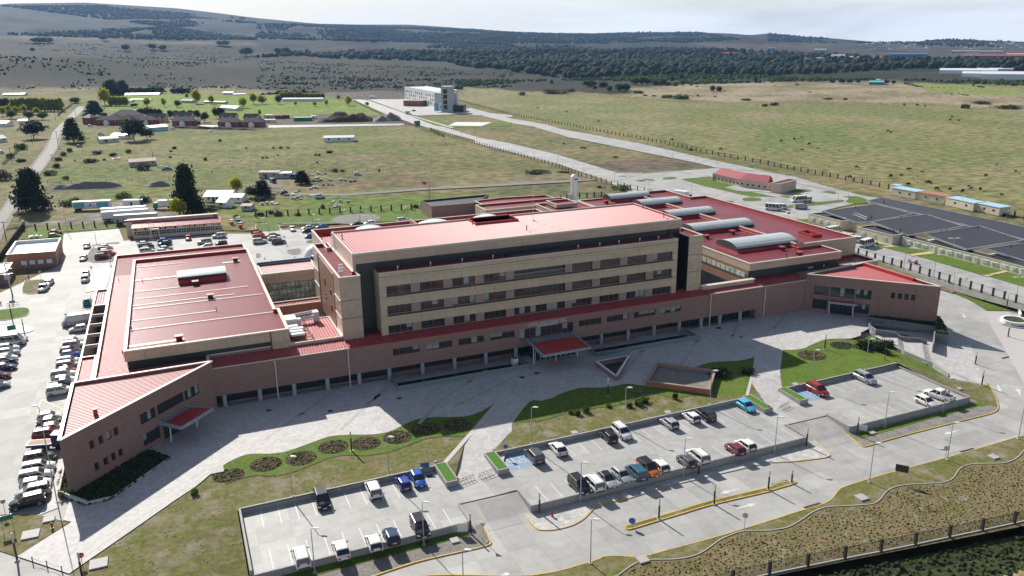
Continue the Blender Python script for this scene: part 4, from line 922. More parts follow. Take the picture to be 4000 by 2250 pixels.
# ---- left wing
EZ=13.1; EP=[(-12.0,156.6),(17.7,156.6),(17.7,171),(16.9,171),(16.9,228.5),(-11.8,228.5)]
block(EP,11.0,EZ,'tan_panel','roof_u',par=.75,t=.5)
HB().prism([(-11.7,156.9),(17.3,156.9),(17.3,170.8),(16.6,170.8),(16.6,228.2),(-11.5,228.2)],8.5,11.02).build('dark_band',M['dark_panel'])
HB().box(14.3,156.55,8.6,17.75,157.5,11.0).build('corner_wall',M['tan_panel']); HB().box(14.0,156.5,8.8,14.25,156.62,13.0).build('downpipe',M['frame_red'])
HB().box(16.9,171,.5,17.0,228.5,11.0).build('side_wall',M['tan_side']); HB().box(17.3,156.7,8.9,17.72,171,11.0).build('side_wall',M['tan_side'])
_z=EZ-.72
o=dome(-1.6,9.5,201.5,208.2,_z,.55,along='u',base=1.7)
for (v,a,b) in ((222.5,-11.3,0),(209,-11.3,-1.8),(217.5,9.5,14),(199,-11.3,-1.5),(193,-11.3,13.5),(187.8,-11.3,10),(185.2,-11.3,16),(176.8,-11.3,5.5),(170.8,-11.3,16.5),(160.5,-11.3,-1.5)):
    HB().box(a,v,_z-.02,b,v+.45 if v not in(209,217.5,160.5) else v+1.1,_z+.07).build('roof_flashing',M['coping'])
def vent(u,v,z,s=1.0): 
    a=HB().box(u-.55*s,v-.55*s,z,u+.55*s,v+.55*s,z+.85*s).build('roof_cowl',M['dark_panel']); HB().box(u-.75*s,v-.75*s,z+.85*s,u+.75*s,v+.75*s,z+1.0*s).build('cap',M['red_upstand'],a)
for u,v in ((12.8,218.5),(2.2,199.8),(4.8,187.0),(-2.4,161.0)): vent(u,v,_z)
for u,v in ((-9.5,208),(5.4,176.9),(-11,170.9),(-15.5,222),(-12.9,166)): HB().tube((u,v,9.4 if u<-12 else _z),(u,v,(9.4 if u<-12 else _z)+.9),.09).build('flue',M['red_upstand'])
LP_=[(-20.3,151.6),(2.4,152.35),(2.4,156.6),(17.6,156.6),(17.6,249),(-17.2,249),(-17.2,213.7),(-17.2,165.6),(-20.3,165.6)]
block([(-17.3,165.6),(-17.3,249),(17.4,248.6),(17.4,156.7),(2.4,156.7),(2.4,152.5),(-17.3,151.8)],.3,10.0,'brick','wedge_roof',par=.7,t=.4)
block(rect(-20.2,-17.35,151.9,165.6),.3,10.0,'brick','wedge_roof',par=.35,t=.3); block(rect(-20.2,-17.35,200.2,213.8),.3,10.0,'brick','roof_flat',par=.35,t=.3)
# open light court frames
mb=HB()
mb.box(-20.2,165.62,.3,-19.9,200.18,10.05); 
for i in range(1,5): mb.box(-19.9,165.6+34.6*i/5-.12,9.3,-17.4,165.6+34.6*i/5+.12,10.0)
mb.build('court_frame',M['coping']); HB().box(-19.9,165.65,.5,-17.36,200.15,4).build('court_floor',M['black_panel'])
# left wedge
WC=(-20.3,128.0)
WP=[WC,(3.0,152.6),(2.2,151.9),(-20.3,151.6)]
WP=[WC,(2.75,152.25),(-20.3,151.55)]
lw=math.hypot(WP[1][0]-WC[0],WP[1][1]-WC[1])
def s_of(q,p0=WC): return math.hypot(q[0]-p0[0],q[1]-p0[1])
hL=[]
for a,b in ((-16.9,-16.2),(-15.7,-15.0),(-14.6,-13.9),(-13.6,-13.0)):
    k=lw/(WP[1][0]-WC[0]); s0=(a-WC[0])*k; hL+=[(s0,s0+.95,6.3,7.75),(s0+.25,s0+1.15,2.4,3.75)]
k=lw/(WP[1][0]-WC[0]); S=lambda u:(u-WC[0])*k
big=[(S(-9.75),S(-7.35),5.7,7.6),(S(-7.1),S(-2.75),5.75,7.6),(S(-2.55),S(0.0),5.6,7.5),(S(-9.75),S(-7.1),1.7,3.8),(S(-6.6),S(-1.5),.8,3.3)]
mb=HB(); P=wallholes(mb,WC,WP[1],-1.2,10.35,hL+big); mb.quad((-20.3,151.6,-1.2),(-20.3,128,-1.2),(-20.3,128,10.35),(-20.3,151.6,10.35)); mb.quad((2.75,152.25,8.5),(-20.3,151.6,8.5),(-20.3,151.6,10.35),(2.75,152.25,10.35)); mb.build('wing_wall',M['brick'])
for i,h in enumerate(hL): window(P,h,1,seed=i,blinds=.6 if i%2==0 else 0)
for i,h in enumerate(big): window(P,h,[4,7,4,4,7][i],fm='frame_dark',seed=40+i,blinds=.15,transom=1.3)
pl,In=inset(WP,.4)
corr('wing_roof',In,lambda u,v:9.85,0,.62,TRAP,'wedge_plain')
mb=HB()
for (a,b,c,d_) in [(WP[i],WP[(i+1)%3],None,None) for i in range(3)]:
    mb.beam((a[0],a[1],10.38),(b[0],b[1],10.38),.5,.16)
mb.build('coping',M['coping'])
HB().box(-16.2,136.4,9.8,-15.6,137.0,11.0).build('chimney',M['red_upstand'])
# service roof with air handling plant
block(rect(17.75,28.05,156.7,170.6),.5,9.9,'tan_side','roof_v',par=.12,t=.25)
ahu=HOS
mb=HB()
for (a,b,z,c,d_,e) in ((18.2,165.5,10.4,20.5,169,12.0),(24.2,167.6,10.2,25.4,169.6,12.2),(20.6,166,10.3,21.4,167.2,11.7),(18.0,163.0,10.6,20.3,164.3,11.3),(18.6,161.6,10.5,21.2,162.8,11.2),(18.3,160.2,10.5,20.9,161.3,11.1),(18.3,158.8,10.6,21.0,159.8,11.0)): mb.box(a,b,z,c,d_,e)
mb.tube((20.9,168.5,10.9),(24.4,168.8,10.9),.35,n=10); mb.tube((20,169,11.8),(24.8,169.3,12.0),.3,n=8); mb.tube((18.3,166.5,10.9),(18.3,160,10.9),.3,n=8)
o=mb.build('air_handling_plant',M['white_metal'])
mb=HB()
for v in np.arange(157.6,170,1.9): mb.box(17.9,v,9.9,22.3,v+.1,10.0);mb.box(22.2,v,9.9,22.3,v+.1,11.0)
mb.box(22.2,157.6,10.95,22.3,162,11.05); mb.build('plant_frame',M['rust'],o)
# glazed links
def link(u0,u1,v0,v1,z1,zg,roofm,gm,wm): 
    block(rect(u0,u1,v0,v1),zg,z1,wm,roofm,par=.25,t=.25)
    g=HB(); g.quad((u0,v0+.1,.5),(u1,v0+.1,.5),(u1,v0+.1,zg),(u0,v0+.1,zg)); o=g.build('glazing',M[gm]); m_=HB()
    for u in np.arange(u0+.3,u1,1.05): m_.box(u,v0+.0,.6,u+.07,v0+.12,zg)
    for z in np.arange(1.8,zg,1.35): m_.box(u0,v0+.0,z,u1,v0+.11,z+.07)
    m_.build('mullions',M['frame_dark'],o)
link(17.05,30.4,196.2,206,14.0,11.6,'roof_flat','glass_green','tan_panel')
HB().box(17.0,205.8,13.6,30.4,206.1,14.6).build('blue_fascia',M['blue_paint'])
link(17.05,28.6,181.9,185.4,10.0,7.6,'roof_v','glass_green','orange_panel')
# ---- right block
ZB=13.5
loP=[(129.6,157.0),(159.2,157.0),(161.6,165.3),(151.8,165.3),(151.8,236),(129.6,236)]
loP=[(129.6,157.0),(159.2,157.0),(159.2,165.2),(151.9,165.2),(151.9,250),(129.6,250)]
block(loP,11.6,ZB,'tan_side','roof_flat',par=.45)
HB().prism([(129.9,157.25),(158.9,157.25),(158.9,250),(129.9,250)],8.8,11.62).build('dark_band',M['dark_panel'])
block([(152.0,165.3),(172.4,165.3),(172.2,235),(166,235),(166,251),(152.0,251)],.3,ZB+.75,'tan_side','roof_flat',par=.7)
HB().box(151.6,165.4,12.9,152.05,250,ZB+.5).build('upstand_wall',M['red_upstand'])
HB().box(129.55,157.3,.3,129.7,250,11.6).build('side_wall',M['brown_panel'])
for z,h,m_ in ((9.6,1.2,'glass_green'),(2.5,4.6,'glass')):
    o=HB().box(129.42,158.2,z,129.54,200,z+h).build('window',M[m_]); mb=HB()
    for v in np.arange(158.2,200,2.0): mb.box(129.38,v,z,129.43,v+.1,z+h)
    mb.box(129.38,158.2,z-.1,129.44,200,z); mb.build('frame',M['frame_dark'],o)
for (u,l) in ((148.2,2.4),(153.2,1.2)): 
    f=HB().box(u,157.16,9.4,u+l,157.24,10.9).build('window',M['black_panel']); HB().box(u+.2,157.12,9.9,u+l-.4,157.17,10.5).build('pane',M['blind'],f)
block([(159.3,156.9),(172.3,156.9),(172.3,165.2),(159.3,165.2)],.3,9.6,'tan_side','roof_flat',par=.5)
HB().box(129.7,155.6,8.9,143.8,157.2,9.5).build('ledge_roof',M['roof_v'])
HB().box(114.3,154.9,8.9,129.6,156.0,10.0).build('ledge_wall',M['tan_side']); HB().box(114.25,154.8,10.0,129.9,156.05,10.12).build('coping',M['coping'])
for (v0,v1,a,b) in ((168.2,177.5,134.5,154.6),(190.2,197.5,136.5,157.6),(210,217,141.5,158.4),(229,236,143,158.8)): dome(a,b,v0,v1,ZB-.45,1.25,'skylight','rooflight',base=1.15)
dome(139,155,243,249,ZB-.3,1.2,'skylight','rooflight',base=1.1)
for u,v in ((147.2,166.0),(147.6,159.8),(147.2,187.0),(137.3,185.6),(137,243),(128+9,238)): vent(u,v,ZB-.5,1.05)
mb=HB()
for a in ((163,172,166.4,172.25),(163,177.4,166.4,177.65),(163,172.2,163.25,177.4),(166.15,172.2,166.4,177.4)): mb.box(a[0],a[1],13.4,a[2],a[3],14.3)
mb.build('roof_hatch',M['red_upstand'])
HB().tube((150,164,13),(150,164,14.9),.16).tube((150,164,14.8),(152.6,164,14.8),.16).build('duct_pipe',M['red_paint'])
HB().tube((141.4,157.5,13),(141.4,157.5,14.6),.12).build('flue',M['sill_dark'])
block(rect(114.3,129.5,195,252),.3,13.2,'tan_side','roof_flat'); block(rect(96,129.5,252,262),.3,12.6,'tan_side','roof_flat')
block(rect(118,126,243,251),13,14.2,'tan_side','roof_flat')
# ---- right wedge
RC=(164.5,130.6); RA=(143.9,152.35)
lr=math.hypot(RC[0]-RA[0],RC[1]-RA[1]); k=lr/(RC[0]-RA[0]); S=lambda u:(u-RA[0])*k
hR=[(S(145.25),S(147.7),5.3,7.6),(S(147.9),S(151.7),5.2,7.65),(S(151.95),S(154.35),5.35,7.7),(S(145.2),S(147.6),1.6,4.1),(S(148.0),S(151.7),.8,4.2),(S(151.95),S(154.25),1.6,4.1)]+[(S(u),S(u)+.95,6.3,7.75) for u in (157.3,158.35,159.35,160.35)]
mb=HB(); P=wallholes(mb,RA,RC,-1.4,10.35,hR); mb.quad((164.5,130.6,-1.4),(164.8,154.5,-1.4),(164.8,154.5,10.35),(164.5,130.6,10.35)); mb.quad((164.8,154.5,8.5),(143.9,152.35,8.5),(143.9,152.35,10.35),(164.8,154.5,10.35)); mb.build('wing_wall',M['brick'])
for i,h in enumerate(hR): window(P,h,[4,5,4,4,5,4,1,1,1,1][i],fm='frame_dark',seed=70+i,blinds=.3 if i in(2,5) else .05,transom=.8 if i<6 else None)
WPr=[RA,RC,(164.8,154.5)]; pl,In=inset(WPr,.4); corr('wing_roof',In,lambda u,v:9.8,1,.6,SINE,'roof_plain')
mb=HB()
for i in range(3): a,b=WPr[i],WPr[(i+1)%3]; mb.beam((a[0],a[1],10.38),(b[0],b[1],10.38),.5,.16)
mb.build('coping',M['coping'])
HB().box(163.6,137.9,9.8,164.35,154,10.6).build('parapet_lining',M['red_upstand']); HB().box(143.9,152.4,.3,164.8,160,9.5).build('inner_wall',M['brick'])
# ---- canopies
def canopy(A,B,C,D,z,posts,fall=.5):
    """A-B at the wall, C-D the free edge (A next to D)"""
    A,B,C,D=[Vector(p) for p in(A,B,C,D)]; e=HB(); zi=z+.1
    e.beam((D.x,D.y,z-.15),(C.x,C.y,z-.15),.32,.5).beam((A.x,A.y,z+.25),(D.x,D.y,z-.12),.22,.62).beam((B.x,B.y,z+.25),(C.x,C.y,z-.12),.22,.3)
    o=e.build('canopy_frame',M['grey_metal_roof'])
    q=lambda a,b,t:a.lerp(b,t)
    g=HB(); g.quad((A.x,A.y,z+.2),(q(A,D,.24).x,q(A,D,.24).y,z+.12),(q(B,C,.24).x,q(B,C,.24).y,z+.12),(B.x,B.y,z+.2)); g.build('canopy_glass',M['balustrade'],o)
    a_,b_=q(A,D,.26),q(B,C,.26); a_=q(a_,b_,.03);b_=q(b_,a_,.03);c_2,d_2=q(C,D,.03),q(D,C,.03)
    r=HB(); r.quad((a_.x,a_.y,z+.14),(d_2.x,d_2.y,z-.02),(c_2.x,c_2.y,z-.02),(b_.x,b_.y,z+.14)); r.quad((a_.x,a_.y,z-.1),(b_.x,b_.y,z-.1),(c_2.x,c_2.y,z-.2),(d_2.x,d_2.y,z-.2)); r.build('canopy_roof',M['red_upstand'],o)
    for p in posts: HB().tube((p[0],p[1],.8),(p[0]+.15,p[1]+.5,z-.1),.11).build('post',M['white_metal'],o)
canopy((66.8,152.2),(77.9,152.2),(77.7,142.8),(66.4,142.6),4.6,[(66.6,147.7),(71.8,147.6),(77.0,147.6)])
canopy((-7.5,141.7),(-2.7,146.7),(1.9,144.3),(-3.7,138.3),4.4,[(-5.6,141.1),(-1.2,145.3)])
canopy((148.0,147.9),(151.8,144.0),(150.9,142.2),(146.4,146.9),4.3,[(147.4,147.3),(151.2,143.4)])
# entrance lobby below the main canopy
HB().box(67.6,149.2,.8,77.4,152.2,3.0).build('lobby_glazing',M['glass'])
mb=HB()
for u in np.arange(67.6,77.5,1.22): mb.box(u,149.1,.8,u+.08,149.22,3.05)
mb.build('lobby_mullions',M['white_metal'])
# lettering on the brick
def text(name,body,loc,size,rot,m,parent,align='CENTER',ext=.03,xs=1.):
    c=bpy.data.curves.new(name,'FONT'); c.body=body; c.size=size; c.extrude=ext; c.align_x=align; c.resolution_u=2
    t=bpy.data.objects.new(name+'_tmp',c); COL.objects.link(t); bpy.context.view_layer.update()
    me=bpy.data.meshes.new_from_object(t.evaluated_get(bpy.context.evaluated_depsgraph_get())); bpy.data.objects.remove(t)
    me.materials.clear(); me.materials.append(M[m]); o=bpy.data.objects.new(name,me); COL.objects.link(o); o.parent=parent
    o.location=loc; o.rotation_euler=rot; o.scale=(xs,1,1); return o
for s_,z,x_ in (('HOSPITAL CLÍNICO DE MAGALLANES',8.08,1.02),('DOCTOR LAUTARO NAVARRO AVARIA',7.62,1.02),('MINISTERIO DE SALUD',7.25,.92)):
    text('lettering',s_,(71.9-60,152.2-160,z),.52,(R(90),0,0),'dome_white',HOS,xs=x_)
# ---- light wells and balustrades
for (a,b,c,d_),lb in ((well1,'left of the entrance canopy'),(well2,'right of the entrance canopy')):
    e=empty('light_well',(a,b,0),label='sunken light well with glass balustrade '+lb,cat='light well'); OFF[e.name]=(a,b,0)
    mb=HB(); mb.box(a,b,-2.6,c,b+.25,.95).box(a-.0,b+.25,-2.6,a+.25,152.2,.95).box(c-.25,b+.25,-2.6,c,152.2,.95); mb.build('well_wall',M['wall_concrete'],e)
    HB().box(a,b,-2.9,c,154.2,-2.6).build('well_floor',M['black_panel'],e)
    HB().quad((a,153.9,-2.7),(c,153.9,-2.7),(c,153.9,1.0),(a,153.9,1.0)).build('rear_wall',M['brick'],e)
    mb=HB(); mb.box(a+.1,b+.1,.95,c-.1,b+.14,1.85).box(a+.1,b+.1,.95,a+.14,152.1,1.85).box(c-.14,b+.1,.95,c-.1,152.1,1.85); g=mb.build('balustrade',M['balustrade'],e)
    mb=HB(); mb.box(a+.05,b+.06,1.85,c-.05,b+.16,1.91)
    for u in np.arange(a+.1,c,2.2): mb.box(u,b+.05,.95,u+.06,b+.17,1.85)
    mb.build('rail',M['galv'],g)
e=empty('triangular_skylight',(78.2,132.8,.8),label='triangular brick and glass rooflight standing in the plaza before the entrance',cat='rooflight'); OFF[e.name]=(78.2,132.8,.8)
T3=[(78.2,132.8),(86.6,141.7),(78.3,141.5)]
mb=HB()
for i in range(3): a,b=T3[i],T3[(i+1)%3]; mb.beam((a[0],a[1],1.25),(b[0],b[1],1.25),.4,.95)
mb.build('low_wall',M['brick'],e)
mb=HB()
for i in range(3): a,b=T3[i],T3[(i+1)%3]; mb.beam((a[0],a[1],1.78),(b[0],b[1],1.78),.45,.1)
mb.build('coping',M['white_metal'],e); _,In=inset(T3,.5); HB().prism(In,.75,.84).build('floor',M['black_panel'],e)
mb=HB(); mb.beam((78.3,141.5,2.2),(86.6,141.7,2.2),.05,.8).beam((78.3,141.5,2.3),(86.6,141.7,2.3),.08,.06); mb.build('glass_screen',M['balustrade'],e)
bx=[tuple(at('C2',x,y,1.9)[:2]) for x,y in((1455,1070),(2052,1150),(1990,1345),(1345,1258))]
e=empty('brick_enclosure',(bx[3][0],bx[3][1],.8),label='low brick enclosure with gravel roof between the lawn and the plaza',cat='enclosure'); OFF[e.name]=(bx[3][0],bx[3][1],.8)
block(bx,.2,1.9,'orange_panel','gravel',par=.7,t=.4,cop='pier_pink',um='pier_pink',parent=e,names=('wall','gravel_roof','coping'))
# ---- planter round the left wing
pp=[tuple(at('D0',x,y,z)[:2]) for x,y,z in((482,600,1.6),(436,805,1.6),(640,885,1.5),(820,855,1.3),(1292,545,1.0),(1120,490,1.0))]
e=empty('planting_bed_wall',(pp[1][0],pp[1][1],0),label='raised dark ivy bed behind a low wall at the foot of the left brick wing',cat='planting bed'); OFF[e.name]=(*pp[1],0)
mb=HB(); zs=[1.7,1.6,1.45,1.2,.95,.9]
for i in range(5):
    a,b=pp[i],pp[i+1]; mb.prism([(a[0],a[1]),(b[0],b[1]),(b[0]+.25,b[1]+.2),(a[0]+.25,a[1]+.2)],.0,(zs[i]+zs[i+1])/2)
mb.build('low_wall',M['paver_light'],e); HB().prism(pp+[(-8,142),(-20.2,129),(-20.25,140)],.2,.86).build('bed_soil',M['ivy'],e)
# ---- wheelchair ramp and planter box at the right wing
rp=lambda x,y,z:tuple(at('C3',x,y,z))
e=empty('access_ramp',rp(1020,690,.8),label='grey concrete wheelchair ramp with walls beside the stairs at the right wing',cat='ramp'); OFF[e.name]=tuple(e.location)
mb=HB()
def cw(a,b,t=.25,zb=-1.6):
    a=Vector(a);b=Vector(b);d=(b-a);d.z=0;d.normalize();n=Vector((-d.y,d.x,0))*t/2
    P=[a-n,b-n,b+n,a+n]; k=len(mb.v); mb.v+=[(p.x,p.y,zb) for p in P]+[tuple(p) for p in P]
    for f in((0,1,5,4),(1,2,6,5),(2,3,7,6),(3,0,4,7),(4,5,6,7)): mb.f.append(tuple(k+i for i in f)); mb.m.append(0)
cw(rp(1012,612,1.7),rp(1680,708,1.5)); cw(rp(1012,612,1.7),rp(1020,690,1.7)); cw(rp(1020,690,1.7),rp(1090,738,1.6)); cw(rp(1090,738,1.6),rp(1280,765,1.2)); cw(rp(1280,765,1.2),rp(1345,808,.7)); cw(rp(1345,808,.7),rp(1540,828,.45)); cw(rp(1540,828,.45),rp(1600,862,-.1)); cw(rp(1150,660,1.3),rp(1600,730,.7)); cw(rp(1680,708,1.5),rp(1668,880,1.4))
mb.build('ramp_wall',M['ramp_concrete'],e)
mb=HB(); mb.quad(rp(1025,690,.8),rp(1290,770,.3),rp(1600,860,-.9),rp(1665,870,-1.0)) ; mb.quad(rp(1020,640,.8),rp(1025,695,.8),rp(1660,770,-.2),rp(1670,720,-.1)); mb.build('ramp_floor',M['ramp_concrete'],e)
pb=[rp(1680,772,1.6)[:2],rp(1820,797,1.6)[:2],rp(1780,690,1.6)[:2],rp(1740,625,1.6)[:2],rp(1690,600,1.6)[:2]]
e=empty('planter_box',(*pb[0],0),label='big concrete planter box overgrown with dark ivy round the right wing corner',cat='planter'); OFF[e.name]=(*pb[0],0)
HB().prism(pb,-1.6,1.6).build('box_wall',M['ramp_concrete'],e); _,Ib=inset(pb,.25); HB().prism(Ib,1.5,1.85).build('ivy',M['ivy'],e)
HB().prism([rp(1012,605,1.4)[:2],rp(1680,700,1.4)[:2],(164.4,130.5),(155.6,139.8)],.5,1.45).build('hedge_bed',M['ivy'],e)
wall('retaining_wall',[rp(1030,765,0)[:2],sd3[1],sd3[2],sd3[3]],-1.6,.35,.3,'wall_concrete',label='low sloping wall between the right lawn and the stairs',cat='wall')
# ---- rear annexes
def annex(P,z1,wm,rm,nm,lb,cat,**k):
    e=empty(nm,(*P[0],.6),label=lb,cat=cat); OFF[e.name]=(*P[0],.6); block(P,.3,z1,wm,rm,parent=e,**k); return e
e=annex([(91.5,299),(110,298.5),(121,314),(91.5,313)],5.8,'brick','navy_roof','service_building','flat brown service building with dark grey roof behind the hospital','building',um='navy_roof',cop='sill_dark')
e=annex([(110.3,287),(142,290),(141.5,301.5),(122,304),(110.3,302)],6.0,'brick','roof_flat','service_building','brown service building with pale red roof beside the gas tank','building')

corr('roof',[(-17.0,152.2),(2.0,152.8),(-11.9,156.5),(-11.9,228),(-17.0,228)],lambda u,v:9.36,0,.62,TRAP,'wedge_plain')
corr('roof',rect(-17.0,17.0,228.7,248.2),lambda u,v:9.36,0,.62,TRAP,'wedge_plain')
corr('roof',rect(18.1,27.8,157.0,170.3),lambda u,v:9.8,1,.6,SINE,'roof_plain')
corr('roof',rect(30.9,55.5,186.9,202),lambda u,v:20.85,1,.6,SINE,'roof_plain')
# ---------------------------------------------------------------- vehicles
PAINT={'white':(.72,.72,.70),'silver':(.42,.43,.45),'black':(.012,.013,.016),'grey':(.10,.105,.115),'dark blue':(.012,.03,.10),'blue':(.015,.09,.42),'violet blue':(.03,.05,.36),'red':(.35,.012,.02),'dark red':(.17,.01,.02),'sky blue':(.06,.42,.68),'orange':(.62,.14,.02),'teal':(.02,.10,.16),'green':(.10,.40,.08),'lime':(.16,.5,.05)}
for k,c in PAINT.items(): mat('paint_'+k.replace(' ','_'),c,.28,metal=.25 if k in('silver','grey') else 0,spec=.6,var=0)
def sec(x,w,zb,zm,zt,k=.94):
    return [(x,-w*.93,zb),(x,-w,zb+.18),(x,-w,zm),(x,-w*k,zt),(x,w*k,zt),(x,w,zm),(x,w,zb+.18),(x,w*.93,zb)]
def car_proto(kind):
    """front is +x"""
    D={'hatch':(3.9,.84,1.48,.92,(1.95,-1.85),(.95,.25,-1.45,-1.85)),'sedan':(4.45,.87,1.45,.92,(2.2,-2.2),(1.05,.35,-1.15,-1.75)),
       'suv':(4.5,.92,1.72,1.06,(2.25,-2.22),(1.15,.45,-1.95,-2.2)),'van':(4.9,.95,1.98,1.12,(2.4,-2.45),(1.95,1.15,-2.38,-2.45)),
       'minibus':(6.0,1.0,2.55,1.2,(3.0,-3.0),(2.55,1.75,-2.9,-3.0)),'pickup':(5.2,.92,1.76,1.05,(2.6,-2.55),(1.25,.55,-.65,-.95)),'cargo':(6.2,1.02,2.6,1.2,(3.1,-3.1),(2.6,1.8,-3.0,-3.1))}[kind]
    Ln,w,H_,belt,(xf,xr),(ws0,ws1,rw1,rw0)=D; zb=.26
    e=empty(kind)
    big=kind in('van','minibus','cargo'); hood=belt-.12 if not big else belt-.05
    st=[(xf,w*.74,zb+.18,zb+.3,hood-.28),(xf-.12,w*.88,zb+.05,.62,hood-.16),(xf-.55,w*.97,zb,.68,hood-.04),(ws0+.05,w,zb,.72,belt-.01),(ws1,w,zb,.74,belt)]
    if kind=='sedan': st+=[(rw1,w,zb,.74,belt),(rw0,w*.99,zb,.74,belt-.02),(xr+.35,w*.96,zb+.02,.7,belt-.05),(xr,w*.84,zb+.12,.6,belt-.14)]
    elif kind=='pickup': st+=[(rw0,w,zb,.74,belt),(xr+.1,w,zb,.74,belt-.02),(xr,w*.97,zb+.1,.7,belt-.03)]
    else: st+=[(rw1,w,zb,.74,belt),(xr+.12,w*.97,zb+.02,.7,belt-.02),(xr,w*.9,zb+.14,.62,belt-.1)]
    mb=MB(); mb.loft([sec(*q) for q in st][::-1]); mb.build('body',M['paint_white'],e,smooth=True)
    # cabin glass and roof
    i=.12 if not big else .07
    def ring(z,a,b,wd): return [(a,-wd,z),(a,wd,z),(b,wd,z),(b,-wd,z)]
    mb=MB(); mb.loft([ring(belt-.02,rw0+.02,ws0,w*.93),ring(H_-.10,rw1,ws1,w*.93-i)],cap=False); mb.build('windows',M['car_glass'] if kind!='cargo' else M['paint_white'],e)
    mb=MB(); mb.loft([ring(H_-.12,rw1-.06,ws1+.06,w*.93-i+.025),ring(H_-.04,rw1-.02,ws1-.04,w*.92-i),ring(H_,rw1+.14,ws1-.22,w*.80-i)]); mb.build('roof',M['paint_white'],e)
    mb=MB()   # pillars
    ks=[(ws0,ws1),( (ws0+rw0)/2-.05,(ws1+rw1)/2-.05),(rw0+.05,rw1+.03)]+([((ws0*3+rw0)/4,(ws1*3+rw1)/4),((ws0+rw0*3)/4,(ws1+rw1*3)/4)] if kind in('minibus','van') else [])
    for s in(-1,1):
        for a,b in ks: mb.beam((a,s*w*.935,belt-.02),(b,s*(w*.935-i),H_-.10),.07,.10)
    mb.build('pillars',M['paint_white'],e)
    r=.33 if kind in('hatch','sedan') else .38
    fx,bx=xf-.82,xr+.78
    for x in(fx,bx):
        for s in(-1,1):
            t=MB().tube((x,s*(w-.2),r),(x,s*(w+.015),r),r,n=14).build('wheel',M['tyre'],e); MB().tube((x,s*(w-.05),r),(x,s*(w+.03),r),r*.62,n=10).build('rim',M['rim'],t)
    for s in(-1,1):
        MB().prism([(xf-.28,s*(w*.62)),(xf-.01,s*(w*.62)),(xf-.08,s*(w*.84)),(xf-.34,s*(w*.97))],hood-.32,hood-.17).build('headlight',M['lamp_clear'],e)
        MB().box(xr-.012,s*w*.66-.11,belt-.3,xr+.14,s*w*.66+.17*1,belt-.06).build('taillight',M['lamp_red'],e)
        MB().box(ws1+.4,s*(w+.1)-.09,belt-.02,ws1+.52,s*(w+.1)+.09,belt+.13).build('mirror',M['trim_black'],e)
    MB().box(xf-.1,-w*.6,zb+.1,xf+.02,w*.6,zb+.26).build('grille',M['trim_black'],e)
    MB().box(xr-.02,-.26,.55,xr+.03,.26,.68).build('number_plate',M['plate'],e); MB().box(xf-.02,-.26,.42,xf+.04,.26,.54).build('number_plate',M['plate'],e)
    MB().box(xr-.03,-w*.8,zb+.05,xr+.2,w*.8,zb+.24).build('bumper',M['trim_black'],e)
    if kind=='pickup':
        MB().box(xr+.12,-w*.82,belt-.35,rw0-.1,w*.82,belt+.0).build('load_bed',M['trim_black'],e)
        mb=MB(); 
        for s in(-1,1): mb.box(xr+.05,s*w*.9-.06,belt-.1,rw0,s*w*.9+.06,belt+.12)
        mb.box(xr,-w*.9,belt-.1,xr+.09,w*.9,belt+.12); mb.build('bed_side',M['paint_white'],e)
    if kind=='suv':
        mb=MB()
        for s in(-1,1): mb.box(rw1+.1,s*(w*.7)-.03,H_,ws1-.2,s*(w*.7)+.03,H_+.06)
        mb.build('roof_rails',M['trim_black'],e)
    return e
PROTO={k:car_proto(k) for k in('hatch','sedan','suv','van','minibus','pickup','cargo')}
USED=set(); CN={'hatch':'hatchback','sedan':'sedan','suv':'sport utility car','van':'van','minibus':'minibus','pickup':'pickup truck','cargo':'panel van'}
NM={'hatch':'hatchback_car','sedan':'sedan_car','suv':'suv_car','van':'parked_van','minibus':'minibus','pickup':'pickup_truck','cargo':'panel_van'}
for k,p_ in PROTO.items():
    for ch in p_.children:
        if ch.name.split('.')[0] in('body','roof','pillars','bed_side') or (k=='cargo' and ch.name.startswith('windows')): ch.material_slots[0].link='OBJECT'
def car(kind,color,pos,rz,where,group,roofc=None,z=None,full=None):
    src=PROTO[kind]; p=pos if len(pos)==3 and isinstance(pos[0],float) and z is None else None
    def setm(c):
        for ch in c.children:
            b=ch.name.split('.')[0]
            if b in('body','pillars','bed_side') or (b=='windows' and kind=='cargo'):
                ch.material_slots[0].link='OBJECT'; ch.material_slots[0].material=M['paint_'+color.replace(' ','_')]
            if b=='roof': ch.material_slots[0].link='OBJECT'; ch.material_slots[0].material=M['paint_'+(roofc or color).replace(' ','_')]
    for ch in src.children: pass
    c=copy_thing(src,pos,rz,full or ('%s %s %s'%(color,CN[kind],where)),group,scale=1.09)
    c.name=NM[kind]; c['category']='car' if kind in('hatch','sedan','suv') else ('van' if kind in('van','minibus','cargo') else 'pickup')
    setm(c); return c
def lot(rows,group,z=0,grp_rz=None):
    for kind,color,q,face,where,*rest in rows:
        c=at(*q,z+.75); c.z=z
        car(kind,color,tuple(c),{'n':R(90),'s':R(-90),'e':0,'w':math.pi}.get(face,face if not isinstance(face,str) else 0)+rnd.uniform(-.03,.03),where,group,*rest)
g='cars parked in the front car parks'
